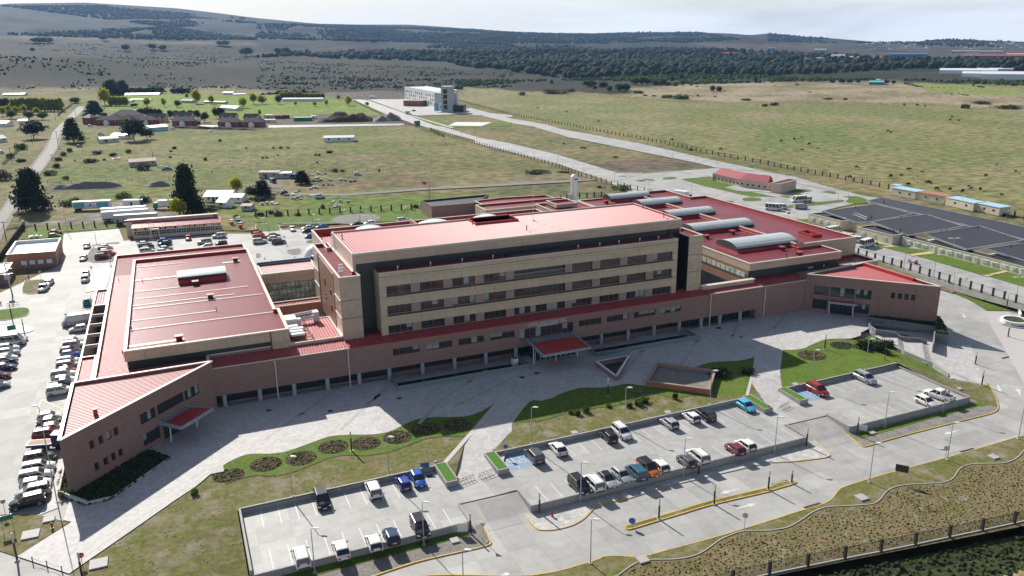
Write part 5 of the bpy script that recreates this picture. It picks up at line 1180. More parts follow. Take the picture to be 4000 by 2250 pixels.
lot([('suv','black',('D1',500,868),'s','with silver bonnet facing the viewer, alone left of the white one'),
('suv','white',('D1',885,792),'n','parked alone near the wall of the nearest car park'),
('hatch','violet blue',('D1',1112,742),'n','boxy, left of the brighter blue hatchback'),
('hatch','blue',('D1',1222,712),'s','bright, beside the grass planter of the nearest car park'),
('suv','white',('D1',340,1300),'n','with grey tailgate, nearest to the bottom of the photo'),
('sedan','white',('D1',642,1243),'n','with sunroof, by the near wall left of a lamp'),
('hatch','white',('D1',890,1190),'n','left of the dark blue hatchback'),
('hatch','dark blue',('D1',1020,1142),'n','right of the white hatchback by the near wall'),
('suv','black',('D1',1237,1075),'s','with roof rails beside the lamp by the near wall')],g)
lot([('suv','grey',('D2',168,537),'n','beside the blue disabled bays of the middle car park'),
('sedan','white',('D2',348,482),'n','between two empty bays near the disabled bays'),
('hatch','black',('D2',730,392),'n','left of a white car by the far wall'),
('suv','white',('D2',830,360),'s','facing the viewer right of the black hatchback'),
('hatch','silver',('D2',1187,290),'n','alone by the far wall under the lawn'),
('hatch','white',('D2',1352,245),'n','left of the big black one by the far wall'),
('suv','black',('D2',1457,228),'n','right of the white hatchback by the far wall'),
('hatch','sky blue',('D2',1767,162),'s','beside the planter at the far end'),
('suv','black',('D2',510,762),'s','first of the packed row along the near wall'),
('suv','white',('D2',612,742),'n','second of the packed row by the near wall'),
('sedan','silver',('D2',718,716),'s','with black roof, third of the packed row','black'),
('hatch','silver',('D2',828,684),'s','fourth of the packed row by the near wall'),
('suv','teal',('D2',938,662),'n','with spare wheel, left of the orange car'),
('suv','orange',('D2',1030,635),'s','with black roof in the packed row','black'),
('hatch','white',('D2',1112,612),'n','right of the orange car'),
('hatch','grey',('D2',1317,577),'n','dark, left of a white one near a lamp'),
('suv','white',('D2',1402,540),'n','right of the dark hatchback near a lamp'),
('hatch','dark red',('D2',1683,485),'n','left of a white one near the right end'),
('hatch','white',('D2',1762,455),'n','right of the dark red one')],g)
lot([('suv','red',('D3',375,42),'s','beside the blue bays of the right car park'),('suv','silver',('C3',978,1225),'s','by the far wall of the right car park'),
('hatch','white',('D3',1192,128),'s','left of the white pickup'),('pickup','white',('D3',1290,80),R(100),'near the corner of the right car park')],g)
gl='cars parked along the left wing'
E_=math.pi
lot([('suv','black',('D0',205,885),E_+.12,'nearest the bottom left corner'),('suv','silver',('D0',245,810),E_+.08,'behind the black one at the corner'),('hatch','white',('D0',270,745),.05,'third from the corner beside the left wing'),
('suv','white',('D0',270,690),.05,'fourth from the corner beside the left wing'),('suv','white',('D0',290,628),.03,'fifth from the corner beside the left wing'),('suv','grey',('D0',300,552),.03,'with bull bars, between a white one and the truck'),
('suv','red',('D0',360,378),.03,'with spare wheel, behind the flatbed truck'),('sedan','silver',('D0',395,325),.03,'right behind the red one'),('sedan','black',('D0',385,282),.03,'second behind the red one'),('hatch','white',('D0',372,242),.03,'below the yellow box marking')],gl,.66)
lot([('suv','white',('C0',600,1352),.05,'above the yellow box marking'),('pickup','dark blue',('C0',640,1285),.05,'with white load bed beside the wing'),('hatch','white',('C0',650,1238),.03,'just behind the dark blue pickup'),('suv','white',('C0',640,1190),.03,'two behind the dark blue pickup'),('hatch','red',('C0',680,1150),.03,'between white ones beside the wing'),
('suv','silver',('C0',690,1100),.03,'just behind the red hatchback beside the wing'),('suv','white',('C0',690,1058),.03,'just before the blue hatchback'),('hatch','blue',('C0',712,983),.03,'beside the open light courts'),('hatch','dark red',('C0',700,945),.03,'behind the blue hatchback'),('suv','white',('C0',748,895),.03,'second from the back of the row by the courts'),('hatch','silver',('C0',735,855),.03,'last of the row by the courts'),
('hatch','white',('C0',785,728),E_+.05,'in front of the grey panel van'),('cargo','silver',('C0',775,662),E_+.1,'long and tall beside the light courts')],gl,.66)
gm='cars parked at the left edge'
lot([('sedan','silver',('C0',160,828),0.,'behind the white minibus'),('minibus','white',('C0',95,868),0.,'at the left edge of the photo'),('suv','white',('C0',72,930),.0,'first below the minibus'),('suv','silver',('C0',75,975),.0,'second below the minibus'),('hatch','white',('C0',65,1020),.0,'third below the minibus'),('suv','black',('C0',45,1062),.0,'fourth below the minibus'),('sedan','dark blue',('C0',40,1115),.0,'dark, fifth below the minibus'),('hatch','dark red',('C0',-10,1200),0.,'cut by the photo edge'),('hatch','silver',('C0',-20,1290),0.,'cut by the edge below the dark red one')],gm,.66)
lot([('pickup','white',('C0',437,318),R(-98),'behind the silver sedan by the lawn'),('sedan','silver',('C0',490,262),R(-98),'by the small square lawn'),('suv','white',('C0',857,230),R(-92),'nearer of two by the big kerbed island'),('hatch','white',('C0',865,178),R(-92),'farther of two by the big kerbed island'),
('sedan','white',('B0',838,1305),R(-95),'on the drive left of the gravel island'),('hatch','white',('B0',873,1185),R(-95),'nearest to the grey drive behind the island'),
('sedan','red',('B0',556,1045),.0,'behind the green hatchback'),('hatch','green',('B0',548,1080),.0,'in front of the red one by the grass'),
('hatch','white',('B0',1065,1193),.0,'farthest of the group on the gravel island'),('hatch','dark red',('B0',1048,1213),.0,'second farthest on the gravel island'),('sedan','silver',('B0',1060,1237),0.,'third on the gravel island'),('suv','orange',('B0',1085,1262),0.,'behind the big dark red one'),('suv','dark red',('B0',1035,1292),0.,'nearest on the gravel island')],'cars around the left drives',.66)
gk='cars parked before the colourful school'
lot([('sedan','silver',('B0',1455,1162),.0,'leftmost before the colourful school'),('sedan','blue',('B0',1655,1128),.1,'farther of two under the flag poles'),('sedan','dark blue',('B0',1655,1157),E_,'nearer of two under the flag poles'),('suv','black',('B0',1475,1190),0.,'second row, behind the hospital roof'),('sedan','dark blue',('B0',1480,1212),0.,'second row, just below the black one'),('suv','white',('B0',1485,1236),0.,'nearest to the left wing roof'),
('sedan','silver',('B0',1665,1208),0.,'right of the dark blue ones by the wing roof'),('sedan','white',('B0',1640,1236),0.,'partly hidden by the wing roof'),('hatch','red',('B0',1893,1105),R(-90),'facing the viewer before the school'),('suv','silver',('B0',2057,1145),E_,'right of the red hatchback'),('hatch','white',('B0',2075,1187),E_,'partly hidden behind the wing roof'),('suv','white',('B0',2203,1083),E_,'near the playground gate'),('hatch','black',('B0',2225,1156),E_,'right of the silver one')],gk,.66)
gb='cars parked behind the hospital'
lot([('hatch','red',('B1',5,1040),0.,'farthest of three red ones'),('hatch','red',('B1',25,1066),0.,'middle of three red ones'),('suv','red',('B1',38,1096),0.,'nearest of three red ones'),('suv','white',('B1',38,1138),0.,'just below the three red ones'),('sedan','black',('B1',178,1078),0.,'left of the white sedan by the lamps'),('sedan','white',('B1',185,1103),0.,'between the black and grey ones'),('suv','grey',('B1',228,1140),0.,'nearest below the white sedan'),
('sedan','white',('B1',366,1012),R(-90),'facing the viewer alone on the pavement'),('sedan','silver',('B1',520,1000),E_,'behind the black hatchback'),('hatch','black',('B1',515,1028),E_,'in front of the silver sedan'),('hatch','blue',('B1',545,1082),E_,'half hidden by the corner of the ward block'),('suv','blue',('B1',662,995),E_,'by the lawn near the block corner'),('sedan','black',('B1',1010,962),E_,'behind the first white roof dome'),('sedan','white',('B1',1145,952),E_,'just behind the first roof dome'),('suv','white',('B1',1480,925),.1,'behind the second roof dome')],gb,.66)
gr='vans on the right hand yard'
lot([('minibus','white',('B3',55,808),R(-50),'first by the hospital roof parapet'),('van','white',('B3',135,795),R(-50),'beside the first minibus'),('van','silver',('B3',330,793),R(-20),'alone right of the two white ones'),('minibus','white',('B3',310,728),E_-.1,'by the long grass strip'),('van','white',('B3',375,722),E_-.1,'just behind the minibus by the grass'),
('minibus','white',('B3',660,1040),.1,'between the parapet and the cream school'),('hatch','white',('B3',780,1078),.1,'first behind the parapet corner'),('suv','white',('B3',838,1092),.1,'second behind the parapet corner'),('van','white',('B3',895,1128),R(-60),'half hidden by the parapet corner'),('minibus','white',('B3',995,1170),.25,'fully in view on the yard beside the fence')],gr,.66)
gf='vehicles on the fields'
lot([('pickup','teal',('B0',1680,410),0.,'beside the weathered cottage'),('hatch','black',('B0',800,182),0.,'under the dark hedge by the road'),('van','dark blue',('B1',172,535),R(-80),'on the bare yard of the scrap plot'),('van','blue',('B1',400,490),0.,'by the shed of the scrap plot'),('pickup','white',('B1',615,517),0.,'on the scrap plot'),('sedan','white',('B1',425,530),0.,'among scrap beside the dark bush'),('hatch','white',('B1',1020,458),0.,'abandoned in the dry grass'),('suv','white',('B1',640,690),.3,'at the end of the scrap heap'),
('hatch','white',('A0',1740,1297),0.,'by the blue roofed shed'),('suv','white',('A0',1020,1350),0.,'parked behind the white cottage'),('hatch','dark red',('A1',1590,1112),0.,'before the distant white building'),('van','white',('B0',-5,245),0.,'at the left edge by the gravel road'),
('hatch','silver',('A0',910,1262),0.,'beside the first red house')],gf,.6)
for p_ in PROTO.values():
    for ch in list(p_.children):
        for g_ in list(ch.children): bpy.data.objects.remove(g_)
        bpy.data.objects.remove(ch)
    bpy.data.objects.remove(p_)
# trucks and trailers
def truck(name,label,cat,loc,rz,L_,cab,colr,h=3.6,w=1.25,zb=1.1,side=None):
    e=empty(name,loc,rz,label,cat)
    MB().box(-L_/2,-w,zb,L_/2,w,h).build('cargo_box',M[colr],e)
    MB().box(-L_/2-.03,-w-.03,h,L_/2+.03,w+.03,h+.08).build('box_roof',M['white_paint'],e)
    MB().box(-L_/2+.3,-.4,.7,L_/2+(2.0 if cab else 0),.4,zb).build('chassis',M['trim_black'],e)
    xs=[-L_/2+1.2,-L_/2+2.4]+([L_/2+1.1] if cab else [])
    if cab:
        x=L_/2+.1; mb=MB(); mb.loft([[(x,-w*.95,.6),(x,w*.95,.6),(x,w*.95,2.9),(x,-w*.95,2.9)],[(x+1.5,-w*.95,.6),(x+1.5,w*.95,.6),(x+1.4,w*.9,2.75),(x+1.4,-w*.9,2.75)],[(x+2.0,-w*.9,.6),(x+2.0,w*.9,.6),(x+1.85,w*.85,1.7),(x+1.85,-w*.85,1.7)]]); mb.build('cab',M[cab],e)
        MB().quad((x+1.95,-w*.8,1.72),(x+1.95,w*.8,1.72),(x+1.5,w*.8,2.6),(x+1.5,-w*.8,2.6)).build('windscreen',M['car_glass'],e)
    else: MB().box(L_/2-2.0,-.9,0,L_/2-1.8,-.7,zb).box(L_/2-2.0,.7,0,L_/2-1.8,.9,zb).build('landing_legs',M['trim_black'],e)
    for x in xs:
        for s in(-1,1): MB().tube((x,s*(w-.35),.5),(x,s*(w-.02),.5),.5,n=12).build('wheel',M['tyre'],e)
    return e
def bet(a,b,z=.6,za=None):
    A=at(*a,z);B_=at(*b,z); m=(A+B_)/2; return (m.x,m.y,z),math.atan2(B_.y-A.y,B_.x-A.x),(B_-A).length
def trailer(a,b,label,col='white_metal',cab=None,h=3.8,L_=None,name='semi_trailer',cat='trailer'):
    l,r_,d=bet(a,b); return truck(name,label,cat,l,r_,L_ or d,cab,col,h)
t=trailer(('B0',745,832),('B0',1125,815),'white trailer with bright blue side panels standing on the gravel yard')
d=bet(('B0',745,832),('B0',1125,815))[2]
for x0,x1,m_ in((-d/2+.35,-.19*d+.1,'cyan_paint'),(.14*d,d/2-.7,'cyan_paint')): MB().box(x0,-1.285,1.35,x1,-1.252,3.35).build('side_panel',M[m_],t)
mb=MB(); mb.tube((-.02*d,-1.262,2.35),(-.02*d,-1.30,2.35),1.1,n=20); mb.build('round_emblem',M['white_paint'],t); mb=MB(); mb.box(-.02*d-1.5,-1.33,1.75,-.02*d+1.5,-1.30,2.0).box(-.02*d-.3,-1.33,2.0,-.02*d+.3,-1.30,2.9); mb.build('emblem_drawing',M['blue_paint'],t)
trailer(('B0',1035,940),('B0',1500,905),'long white trailer behind the grey one near the colourful school'); trailer(('B0',1025,905),('B0',1480,875),'farthest long white trailer of the pair by the gravel yard')
trailer(('B0',1160,975),('B0',1590,950),'grey sided curtain trailer nearest the colourful school','grey_wall')
l,r_,d=bet(('B0',1800,800),('B0',1560,815)); truck('box_truck','white box truck with dark green cab under the big dark tree','truck',l,r_,6.5,'green_paint','white_paint',3.5)
l,r_,d=bet(('B2',1620,705),('B2',1770,725),.66); truck('box_truck','white mobile clinic truck behind the parapet of the right roof','truck',l,r_,6.2,'white_paint','white_paint',3.6)
l,r_,d=bet(('D0',190,500),('D0',440,480),.66); e=truck('flatbed_truck','dark blue flatbed truck parked beside the brick left wing','truck',l,r_,4.0,'paint_dark_blue','paint_dark_blue',1.25,w=1.05,zb=.85)
MB().box(-1.9,-.95,1.25,1.9,.95,1.36).build('load_bed',M['timber'],e)
# ---------------------------------------------------------------- buildings around
def box_local(nm,mb_list,e): pass
def house(a,b,depth,ze,zr,wm,rm,label,cat='house',name='house',z=.6,nwin=3,hip=False,over=.4,win='white_paint',group=None,dormer=0,door=False,swap=False):
    """rectangular house; a-b is the ground line of the side seen in the photo"""
    A=at(*a,z);B_=at(*b,z); 
    if swap: A,B_=B_,A
    d=(B_-A);L_=d.length;rz=math.atan2(d.y,d.x); e=empty(name,tuple(A),rz,label,cat,group); D=depth
    H_=ze-z;HR=zr-z
    mb=MB(); mb.quad((0,0,-.3),(L_,0,-.3),(L_,0,H_),(0,0,H_)).quad((L_,0,-.3),(L_,D,-.3),(L_,D,H_),(L_,0,H_)).quad((L_,D,-.3),(0,D,-.3),(0,D,H_),(L_,D,H_)).quad((0,D,-.3),(0,0,-.3),(0,0,H_),(0,D,H_))
    if not hip and zr>ze: mb.quad((0,D,H_),(0,0,H_),(0,D/2,HR)); mb.quad((L_,0,H_),(L_,D,H_),(L_,D/2,HR))
    mb.build('wall',M[wm],e)
    o=over; k=(HR-H_)/(D/2) if D else 0; h=D/2 if hip else -o; h=min(h,L_/2-.05); mb=MB(); zo=H_-k*o
    P=[(-o,-o,zo),(L_+o,-o,zo),(L_+o,D+o,zo),(-o,D+o,zo)]; r0,r1=(h,D/2,HR),(L_-h,D/2,HR)
    for dz in(0,.12):
        q=lambda p:(p[0],p[1],p[2]+dz)
        F_=[(P[0],P[1],r1,r0),(P[2],P[3],r0,r1)]+([(P[1],P[2],r1),(P[3],P[0],r0)] if hip else [])
        for f in F_: mb.quad(*[q(p) for p in f])
    if not hip: mb.quad(P[0],r0,P[3],(P[3][0],P[3][1],P[3][2]+.12),(r0[0],r0[1],r0[2]+.12),(P[0][0],P[0][1],P[0][2]+.12))
    mb.quad(P[0],P[1],(P[1][0],P[1][1],zo+.12),(P[0][0],P[0][1],zo+.12)); mb.build('roof',M[rm],e)
    for i in range(nwin):
        x=L_*(i+.5)/nwin; ww=min(1.4,L_/nwin*.35); f=MB().box(x-ww/2,-.06,H_*.42,x+ww/2,-.0,H_*.42+1.1).build('window',M[win],e); MB().box(x-ww/2+.1,-.09,H_*.42+.1,x+ww/2-.1,-.055,H_*.42+1.0).build('pane',M['glass'],f)
    if door: MB().box(L_*.3,-.07,0,L_*.3+1,-.01,2.1).build('door',M['sill_dark'],e)
    for i in range(dormer):
        x=L_*(i+.5)/dormer; w2=2.2; mb=MB(); mb.prism([(x-w2,-1.2),(x+w2,-1.2),(x+w2,2),(x-w2,2)],0,H_*.8); 
        mb.quad((x-w2,-1.2,H_*.8),(x+w2,-1.2,H_*.8),(x,-1.2,H_*.8+1.9)); mb.build('porch',M['white_paint' if dormer<2 else wm],e)
        mb=MB(); mb.quad((x-w2-.3,-1.5,H_*.8-.2),(x,-1.5,H_*.8+2.05),(x,D*.45,H_*.8+2.05),(x-w2-.3,D*.45,H_*.8-.2)); mb.quad((x,-1.5,H_*.8+2.05),(x+w2+.3,-1.5,H_*.8-.2),(x+w2+.3,D*.45,H_*.8-.2),(x,D*.45,H_*.8+2.05)); mb.build('porch_roof',M[rm],e)
    return e
gH='red houses of the small estate'
for a,b,lb in (((965,1262),(1190,1262),'first from the left along the grey fence'),((1380,1262),(1560,1262),'second along the grey fence, beside the tree'),((1735,1272),(1945,1272),'third along the grey fence, tallest roof'),((2195,1285),(2410,1285),'fourth along the grey fence'),((2430,1285),(2640,1285),'fifth and last along the grey fence')):
    house(('A0',*a),('A0',*b),8,5.2,8.2,'red_wall','slate_roof','dark roofed red house '+lb,nwin=4,hip=True,group=gH,dormer=1)
for a,b,lb in (((1480,1230),(1660,1230),'in the back row left of the big one'),((1745,1215),(1925,1215),'in the back row, middle'),((2210,1225),(2370,1225),'in the back row above the fourth'),((2455,1235),(2590,1235),'in the back row, rightmost')):
    house(('A0',*a),('A0',*b),7,5.0,8.0,'peach_wall','slate_roof','red and white gabled house '+lb,nwin=3,hip=False,group=gH,dormer=2)
house(('A0',1115,1215),('A0',1370,1215),14,5.2,10,'peach_wall','navy_roof','large house with black hipped roof behind the first red house',hip=True,dormer=2)
house(('A0',835,1250),('A0',915,1255),8,6.5,9,'red_wall','slate_roof','small tall red house beside the road bushes',nwin=1,hip=True)
house(('A0',1480,1330),('A0',1695,1312),10,3.8,5.2,'skyblue_paint','grey_metal_roof','long pale blue shed with grey roof below the red houses','shed','shed',nwin=0)
house(('A0',1010,1440),('A0',1200,1425),7,3.2,4.6,'cream_light','grey_metal_roof','white cottage with grey roof at the end of a dirt track',nwin=2,door=True)
house(('A0',1125,1395),('A0',1265,1400),6,3.2,4.2,'white_paint','white_metal','low white shed with bright roof behind the cottage and the big tree','shed','shed',nwin=1)
for a,b,dp,ze,zr,wm,rm,lb in (((1085,1040),(1325,1038),8,3.2,4.6,'cream_light','rust','long pale farmhouse with reddish roof behind the lime trees'),((1260,980),(1600,975),9,4,5.5,'grey_wall','white_metal','long farm building with white roof under the dark trees'),((1315,1020),(1515,1020),5,3,3.4,'cream_light','cream_light','low pale long shed right of the lime trees'),((1825,1035),(1935,1038),7,3.2,5,'grey_wall','rust','cottage with pinkish roof beside the tall lime tree'),((2243,970),(2345,970),8,5.2,6.5,'white_paint','orange_panel','white barn with orange roof at the edge of the fields'),((2350,975),(2470,972),7,4,4.6,'white_paint','grey_metal_roof','white shed right of the orange roofed barn'),((2215,1105),(2375,1115),9,3.2,5,'cream_light','grey_metal_roof','white farmhouse with grey roof on the green field'),((2050,1040),(2260,1045),6,2.6,3.2,'grey_wall','white_metal','low shed with white roof between two lime trees'),((-40,1275),(70,1275),9,3.6,5,'white_paint','white_metal','white building cut by the left edge of the photo'),((185,1248),(275,1245),7,3.4,4.4,'white_paint','grey_metal_roof','small white building behind the grey fence on the left'),((-60,1440),(75,1425),9,3.3,5.2,'cream_light','grey_metal_roof','white cottage at the left edge beside the dark tree'),((30,970),(245,968),9,3.2,4.6,'grey_wall','grey_metal_roof','grey low building far behind the lime tree row'),((1200,865),(1235,865),6,5,6,'white_paint','white_paint','tiny white house above the dark conifers'),((1320,865),(1420,865),6,2.5,3.2,'grey_metal_roof','grey_metal_roof','long pale shed on the dark moor')):
    house(('A0',*a),('A0',*b),dp,ze,zr,wm,rm,lb,nwin=2)
house(('A1',265,1022),('A1',668,1020),10,3.6,4.6,'white_metal','white_metal','long white greenhouse in front of two lime tree rows','greenhouse','greenhouse',nwin=0)
house(('B1',682,140),('B1',985,135),9,3.4,4.4,'white_metal','white_metal','white greenhouse alone on the open field','greenhouse','greenhouse',nwin=3,win='grey_wall')
house(('A1',-20,1275),('A1',100,1270),10,5.2,8.5,'red_wall','slate_roof','brown house at the end of the grey fence by the containers',hip=True,nwin=2)
def container(a,b,h,m,rm,lb,z=.6,dp=2.6,name='shipping_container',cat='container'):
    A=at(*a,z);B_=at(*b,z);d=B_-A;e=empty(name,tuple(A),math.atan2(d.y,d.x),lb,cat); L_=d.length
    MB().box(0,0,0,L_,dp,h).build('body',M[m],e); MB().box(-.05,-.05,h,L_+.05,dp+.05,h+.08).build('roof',M[rm],e)
    MB().box(L_*.45,-.04,.2,L_*.45+.9,0,2.0).build('door',M['sill_dark'],e); return e
for a,b,h,m,rm,lb in (((82,1190),(165,1190),2.9,'peach_wall','cream_light','tan container behind the cabin by the dark heap'),((190,1195),(270,1195),3,'red_wall','slate_roof','maroon container left of the blue one'),((272,1193),(340,1190),3,'red_wall','red_wall','maroon container right of the first one'),((378,1218),(560,1215),3,'green_paint','cream_light','long green container with pale roof by the dark heap'),((550,1198),(604,1197),2.7,'white_paint','white_paint','small white cabin right of the green container'),((68,1238),(192,1236),2.8,'white_paint','white_paint','white cabin beside the brown house')):
    container(('A1',*a),('A1',*b),h,m,rm,lb,dp=5)
container(('B0',1238,795),('B0',1408,792),2.8,'white_paint','white_metal','white site office cabin between the trailers and the green cab truck',name='site_cabin',cat='cabin'); container(('B0',1410,790),('B0',1440,788),2.8,'blue_paint','blue_paint','narrow blue cabin beside the white site office',name='site_cabin',cat='cabin')
e=house(('A1',1605,1270),('A1',1652,1268),4,3.2,4.6,'green_paint','green_paint','small dark green hut by the road fence','hut','hut',nwin=1,win='red_paint')
house(('B0',1310,395),('B0',1575,375),8,3.4,4.6,'grey_wall','rust','weathered grey cottage with rusty roof alone on the field',nwin=4)
house(('B1',32,505),('B1',232,505),6,3.6,4.0,'grey_wall','rust','scrapyard shed with rusty pale roof','shed','shed',nwin=2,door=True); house(('B1',235,508),('B1',355,505),6,3.2,3.6,'grey_wall','grey_metal_roof','lower shed joined to the scrapyard shed','shed','shed',nwin=1)
house(('B0',2062,745),('B0',2320,745),9,3.2,4.9,'white_paint','white_metal','white house with very bright roof right of the dark conifer',nwin=3,door=True); house(('B0',2185,800),('B0',2275,805),6,3.0,4.6,'white_paint','white_metal','front wing of the white house by the conifer',nwin=1); house(('B0',2290,750),('B0',2440,750),6,3,4,'white_paint','white_metal','right wing of the white house by the lime tree',nwin=2)
house(('B0',2430,832),('B0',2525,832),5,2.6,3.1,'grey_wall','rust','small shack with pink roof right of the white house','shed','shack',nwin=1)
# colourful school
e=empty('colourful_school',tuple(at('B0',1345,1118,.66)),0,'long school with red roofs and red green yellow panels beside the trailers','school'); A=at('B0',1345,1118,.66);B_=at('B0',2228,1052,.66); d=B_-A;L_=d.length; e.rotation_euler[2]=math.atan2(d.y,d.x)
MB().box(0,0,0,L_,4.5,3.9).build('wall',M['cream_wall'],e); MB().box(-2.5,4.5,0,L_-1,11,5.3).build('rear_wall',M['cream_wall'],e)
mb=MB(); mb.quad((-.3,-.6,3.9),(L_+.3,-.6,3.9),(L_+.3,4.6,5.2),(-.3,4.6,5.2)); mb.build('front_roof',M['wedge_roof'],e); mb=MB(); mb.quad((-3,4.5,5.9),(L_-1,4.5,6.2),(L_-1,11.4,5.0),(-3,11.4,5.0)); mb.quad((-3,4.5,5.2),(L_-1,4.5,5.2),(L_-1,4.5,6.2),(-3,4.5,5.9)); mb.build('rear_roof',M['wedge_roof'],e)
for i in range(24): f=MB().box(L_*.2+i*L_*.72/24,4.38,5.25,L_*.2+(i+.8)*L_*.72/24,4.48,5.85).build('clerestory_window',M['white_paint'],e); MB().box(L_*.2+(i+.15)*L_*.72/24,4.34,5.35,L_*.2+(i+.65)*L_*.72/24,4.39,5.75).build('pane',M['glass'],f)
cs=['orange_paint','lime_paint','orange_paint','cream_light']
for i in range(18):
    x=L_*(i+.35)/18; MB().box(x,-.05,2.9,x+L_/36*1.1,-.002,3.85).build('coloured_panel',M[['red_paint','lime_paint','red_paint','cream_light','lime_paint','orange_paint'][i%6]],e)
    f=MB().box(x-.2,-.07,1.1,x+1.55,-.01,2.7).build('window',M['white_paint'],e); mb=MB(); mb.box(x-.1,-.1,1.2,x+.6,-.065,1.85).box(x+.75,-.1,1.2,x+1.45,-.065,1.85).box(x-.1,-.1,1.95,x+.6,-.065,2.6).box(x+.75,-.1,1.95,x+1.45,-.065,2.6); mb.build('pane',M['glass'],f)
mb=MB(); mb.box(L_*.2,-1.8,0,L_*.2+.3,0,3.2).box(L_*.3-.3,-1.8,0,L_*.3,0,3.2).box(L_*.2,-1.9,3.2,L_*.3,0,3.5); mb.build('porch',M['cream_light'],e)
for k,x in enumerate((.22,.25,.28)): 
    p=at('B0',1525+k*26,1210+k*6,.66); t=empty('flag_pole',tuple(p),0,('left','middle','right')[k]+' one of three bare flag poles before the colourful school','flag pole','bare flag poles'); MB().tube((0,0,0),(0,0,9),.06,.04).build('pole',M['galv'],t); MB().tube((0,0,9),(0,0,9.15),.1).build('finial',M['galv'],t)
# playground
for q,m_,lb,hh in ((('B0',2330,965),'red_paint','red playground slide in the fenced school garden',1.6),(('B0',2400,950),'blue_paint','blue playhouse in the school garden',2.4),(('B0',2420,1000),'red_paint','red playhouse with slide nearest the gate',2.0)):
    p=at(*q,.7); t=empty('playground_slide',tuple(p),rnd.random(),lb,'playground'); MB().box(-.6,-.6,0,.6,.6,hh*.5).build('tower',M[m_],t); MB().prism([(-.8,-.8),(.8,-.8),(.8,.8),(-.8,.8)],hh*.5+.7,hh*.5+.9).build('tower_roof',M['blue_paint'],t); MB().beam((.6,0,hh*.5),(2.4,0,.1),.6,.1).build('slide',M['orange_paint'],t)
# flat brick building at the left with white lined roof
e=empty('brick_building',tuple(at('B0',80,1395,.66)),0,'brick building with bright white sunken roof at the left edge','building'); OFF[e.name]=tuple(e.location)
P4=[at('B0',60,1275,5.6),at('B0',553,1240,5.6),at('B0',612,1105,5.6),at('B0',155,1140,5.6)]
block([(p.x,p.y) for p in P4],.3,5.6,'brick','white_metal',par=1.0,t=.3,um='white_metal',parent=e)
pl,_q=inset([(p.x,p.y) for p in P4],-.03); mb=HB()
mb=HB(); mb.beam((P4[0].x,P4[0].y-.04,4.6),(P4[1].x,P4[1].y-.04,4.6),.1,2.0).beam((P4[1].x+.04,P4[1].y,4.6),(P4[2].x+.04,P4[2].y,4.6),.1,2.0); mb.build('tan_fascia',M['orange_panel'],e)
a_,b_=P4[0],P4[1]
for t in (.33,.5,.67,.85):
    c=a_.lerp(b_,t); d=(b_-a_).normalized(); f=HB().beam((c.x-d.x*.8,c.y-d.y*.8-.05,2.6),(c.x+d.x*.8,c.y+d.y*.8-.05,2.6),.12,1.3).build('window',M['white_paint'],e)
cx=sum((p for p in P4),Vector())/4; mb=HB(); q=[(p.x*.86+cx.x*.14,p.y*.86+cx.y*.14) for p in P4]
for i in range(4): a,b=q[i],q[(i+1)%4]; mb.quad((a[0],a[1],4.6),(b[0],b[1],4.6),(cx.x,cx.y,5.5))
mb.build('hipped_roof',M['white_metal'],e)
# small brick substation and switch mast at the left edge
e=empty('substation',tuple(at('C0',-30,430,.66)),0,'small brick kiosk with white roof beside the switch mast at the left edge','kiosk'); OFF[e.name]=tuple(e.location)
p=at('C0',50,250,.66); block([(p.x-9,p.y-4),(p.x+1.5,p.y-4),(p.x+1.5,p.y+8),(p.x-9,p.y+8)],.3,4.2,'brick','white_metal',par=.2,t=.25,cop='white_metal',parent=e)
p=at('C0',125,390,.66); e=empty('switch_mast',tuple(p),0,'grey electric mast with transformer and switches by the left brick kiosk','mast')
mb=MB(); mb.tube((0,0,0),(-.5,0,9),.22,.14); mb.build('pole',M['galv'],e); mb=MB()
for z in (8.6,7.4,6.0): mb.box(-1.9,-.1,z,1.1,.1,z+.15)
mb.build('crossarm',M['galv'],e); MB().box(-1.1,-.4,4.6,.2,.4,5.9).build('transformer',M['galv'],e)
# inflatable white dome and tank
p=at('Q2',480,1165,.66); e=empty('dome_tent',tuple(p),0,'white dome tent half hidden behind the left stair tower','tent'); mb=MB(); rg=[]
for i in range(9):
    t=i/8*math.pi/2; rg.append([(3.6*math.cos(t)*math.cos(a)+2,3.9*math.cos(t)*math.sin(a)+3,4.6*math.sin(t)) for a in np.linspace(0,2*math.pi,17)[:-1]])
mb.loft(rg); mb.build('dome_shell',M['dome_white'],e,smooth=True); MB().tube((1.0,-.9,1.2),(1.2,-.2,1.4),.95,n=14).build('dome_door',M['black_panel'],e)
p=at('B2',622,762,.66); e=empty('gas_tank',tuple(p),0,'tall white cylindrical gas tank behind the service building','tank'); mb=MB(); mb.tube((0,0,1),(0,0,11.8),1.35,n=20); mb.tube((0,0,11.8),(0,0,12.4),1.35,.6,n=20); mb.build('vessel',M['white_paint'],e); mb=MB()
for s in(-1,1):
    for r_ in(-1,1): mb.box(s*1-.1,r_*1-.1,0,s*1+.1,r_*1+.1,1.6)
mb.build('leg_frame',M['galv'],e); mb=MB(); mb.box(-3.2,-1.6,0,-1.8,-.4,4.6); mb.build('vaporiser',M['galv'],e); MB().box(-.5,-1.45,10.2,1.0,-1.35,10.9).build('name_band',M['sign_blue'],e)
mb=MB()
for a,b in(((-4.2,-2.6),(4,-2.6)),((4,-2.6),(4,3)),((-4.2,-2.6),(-4.2,3))):
    mb.beam((*a,2),(*b,2),.08,.08)
    for t in np.linspace(0,1,6): x=a[0]+(b[0]-a[0])*t;y=a[1]+(b[1]-a[1])*t; mb.box(x-.05,y-.05,0,x+.05,y+.05,2)
mb.build('cage',M['galv'],e)
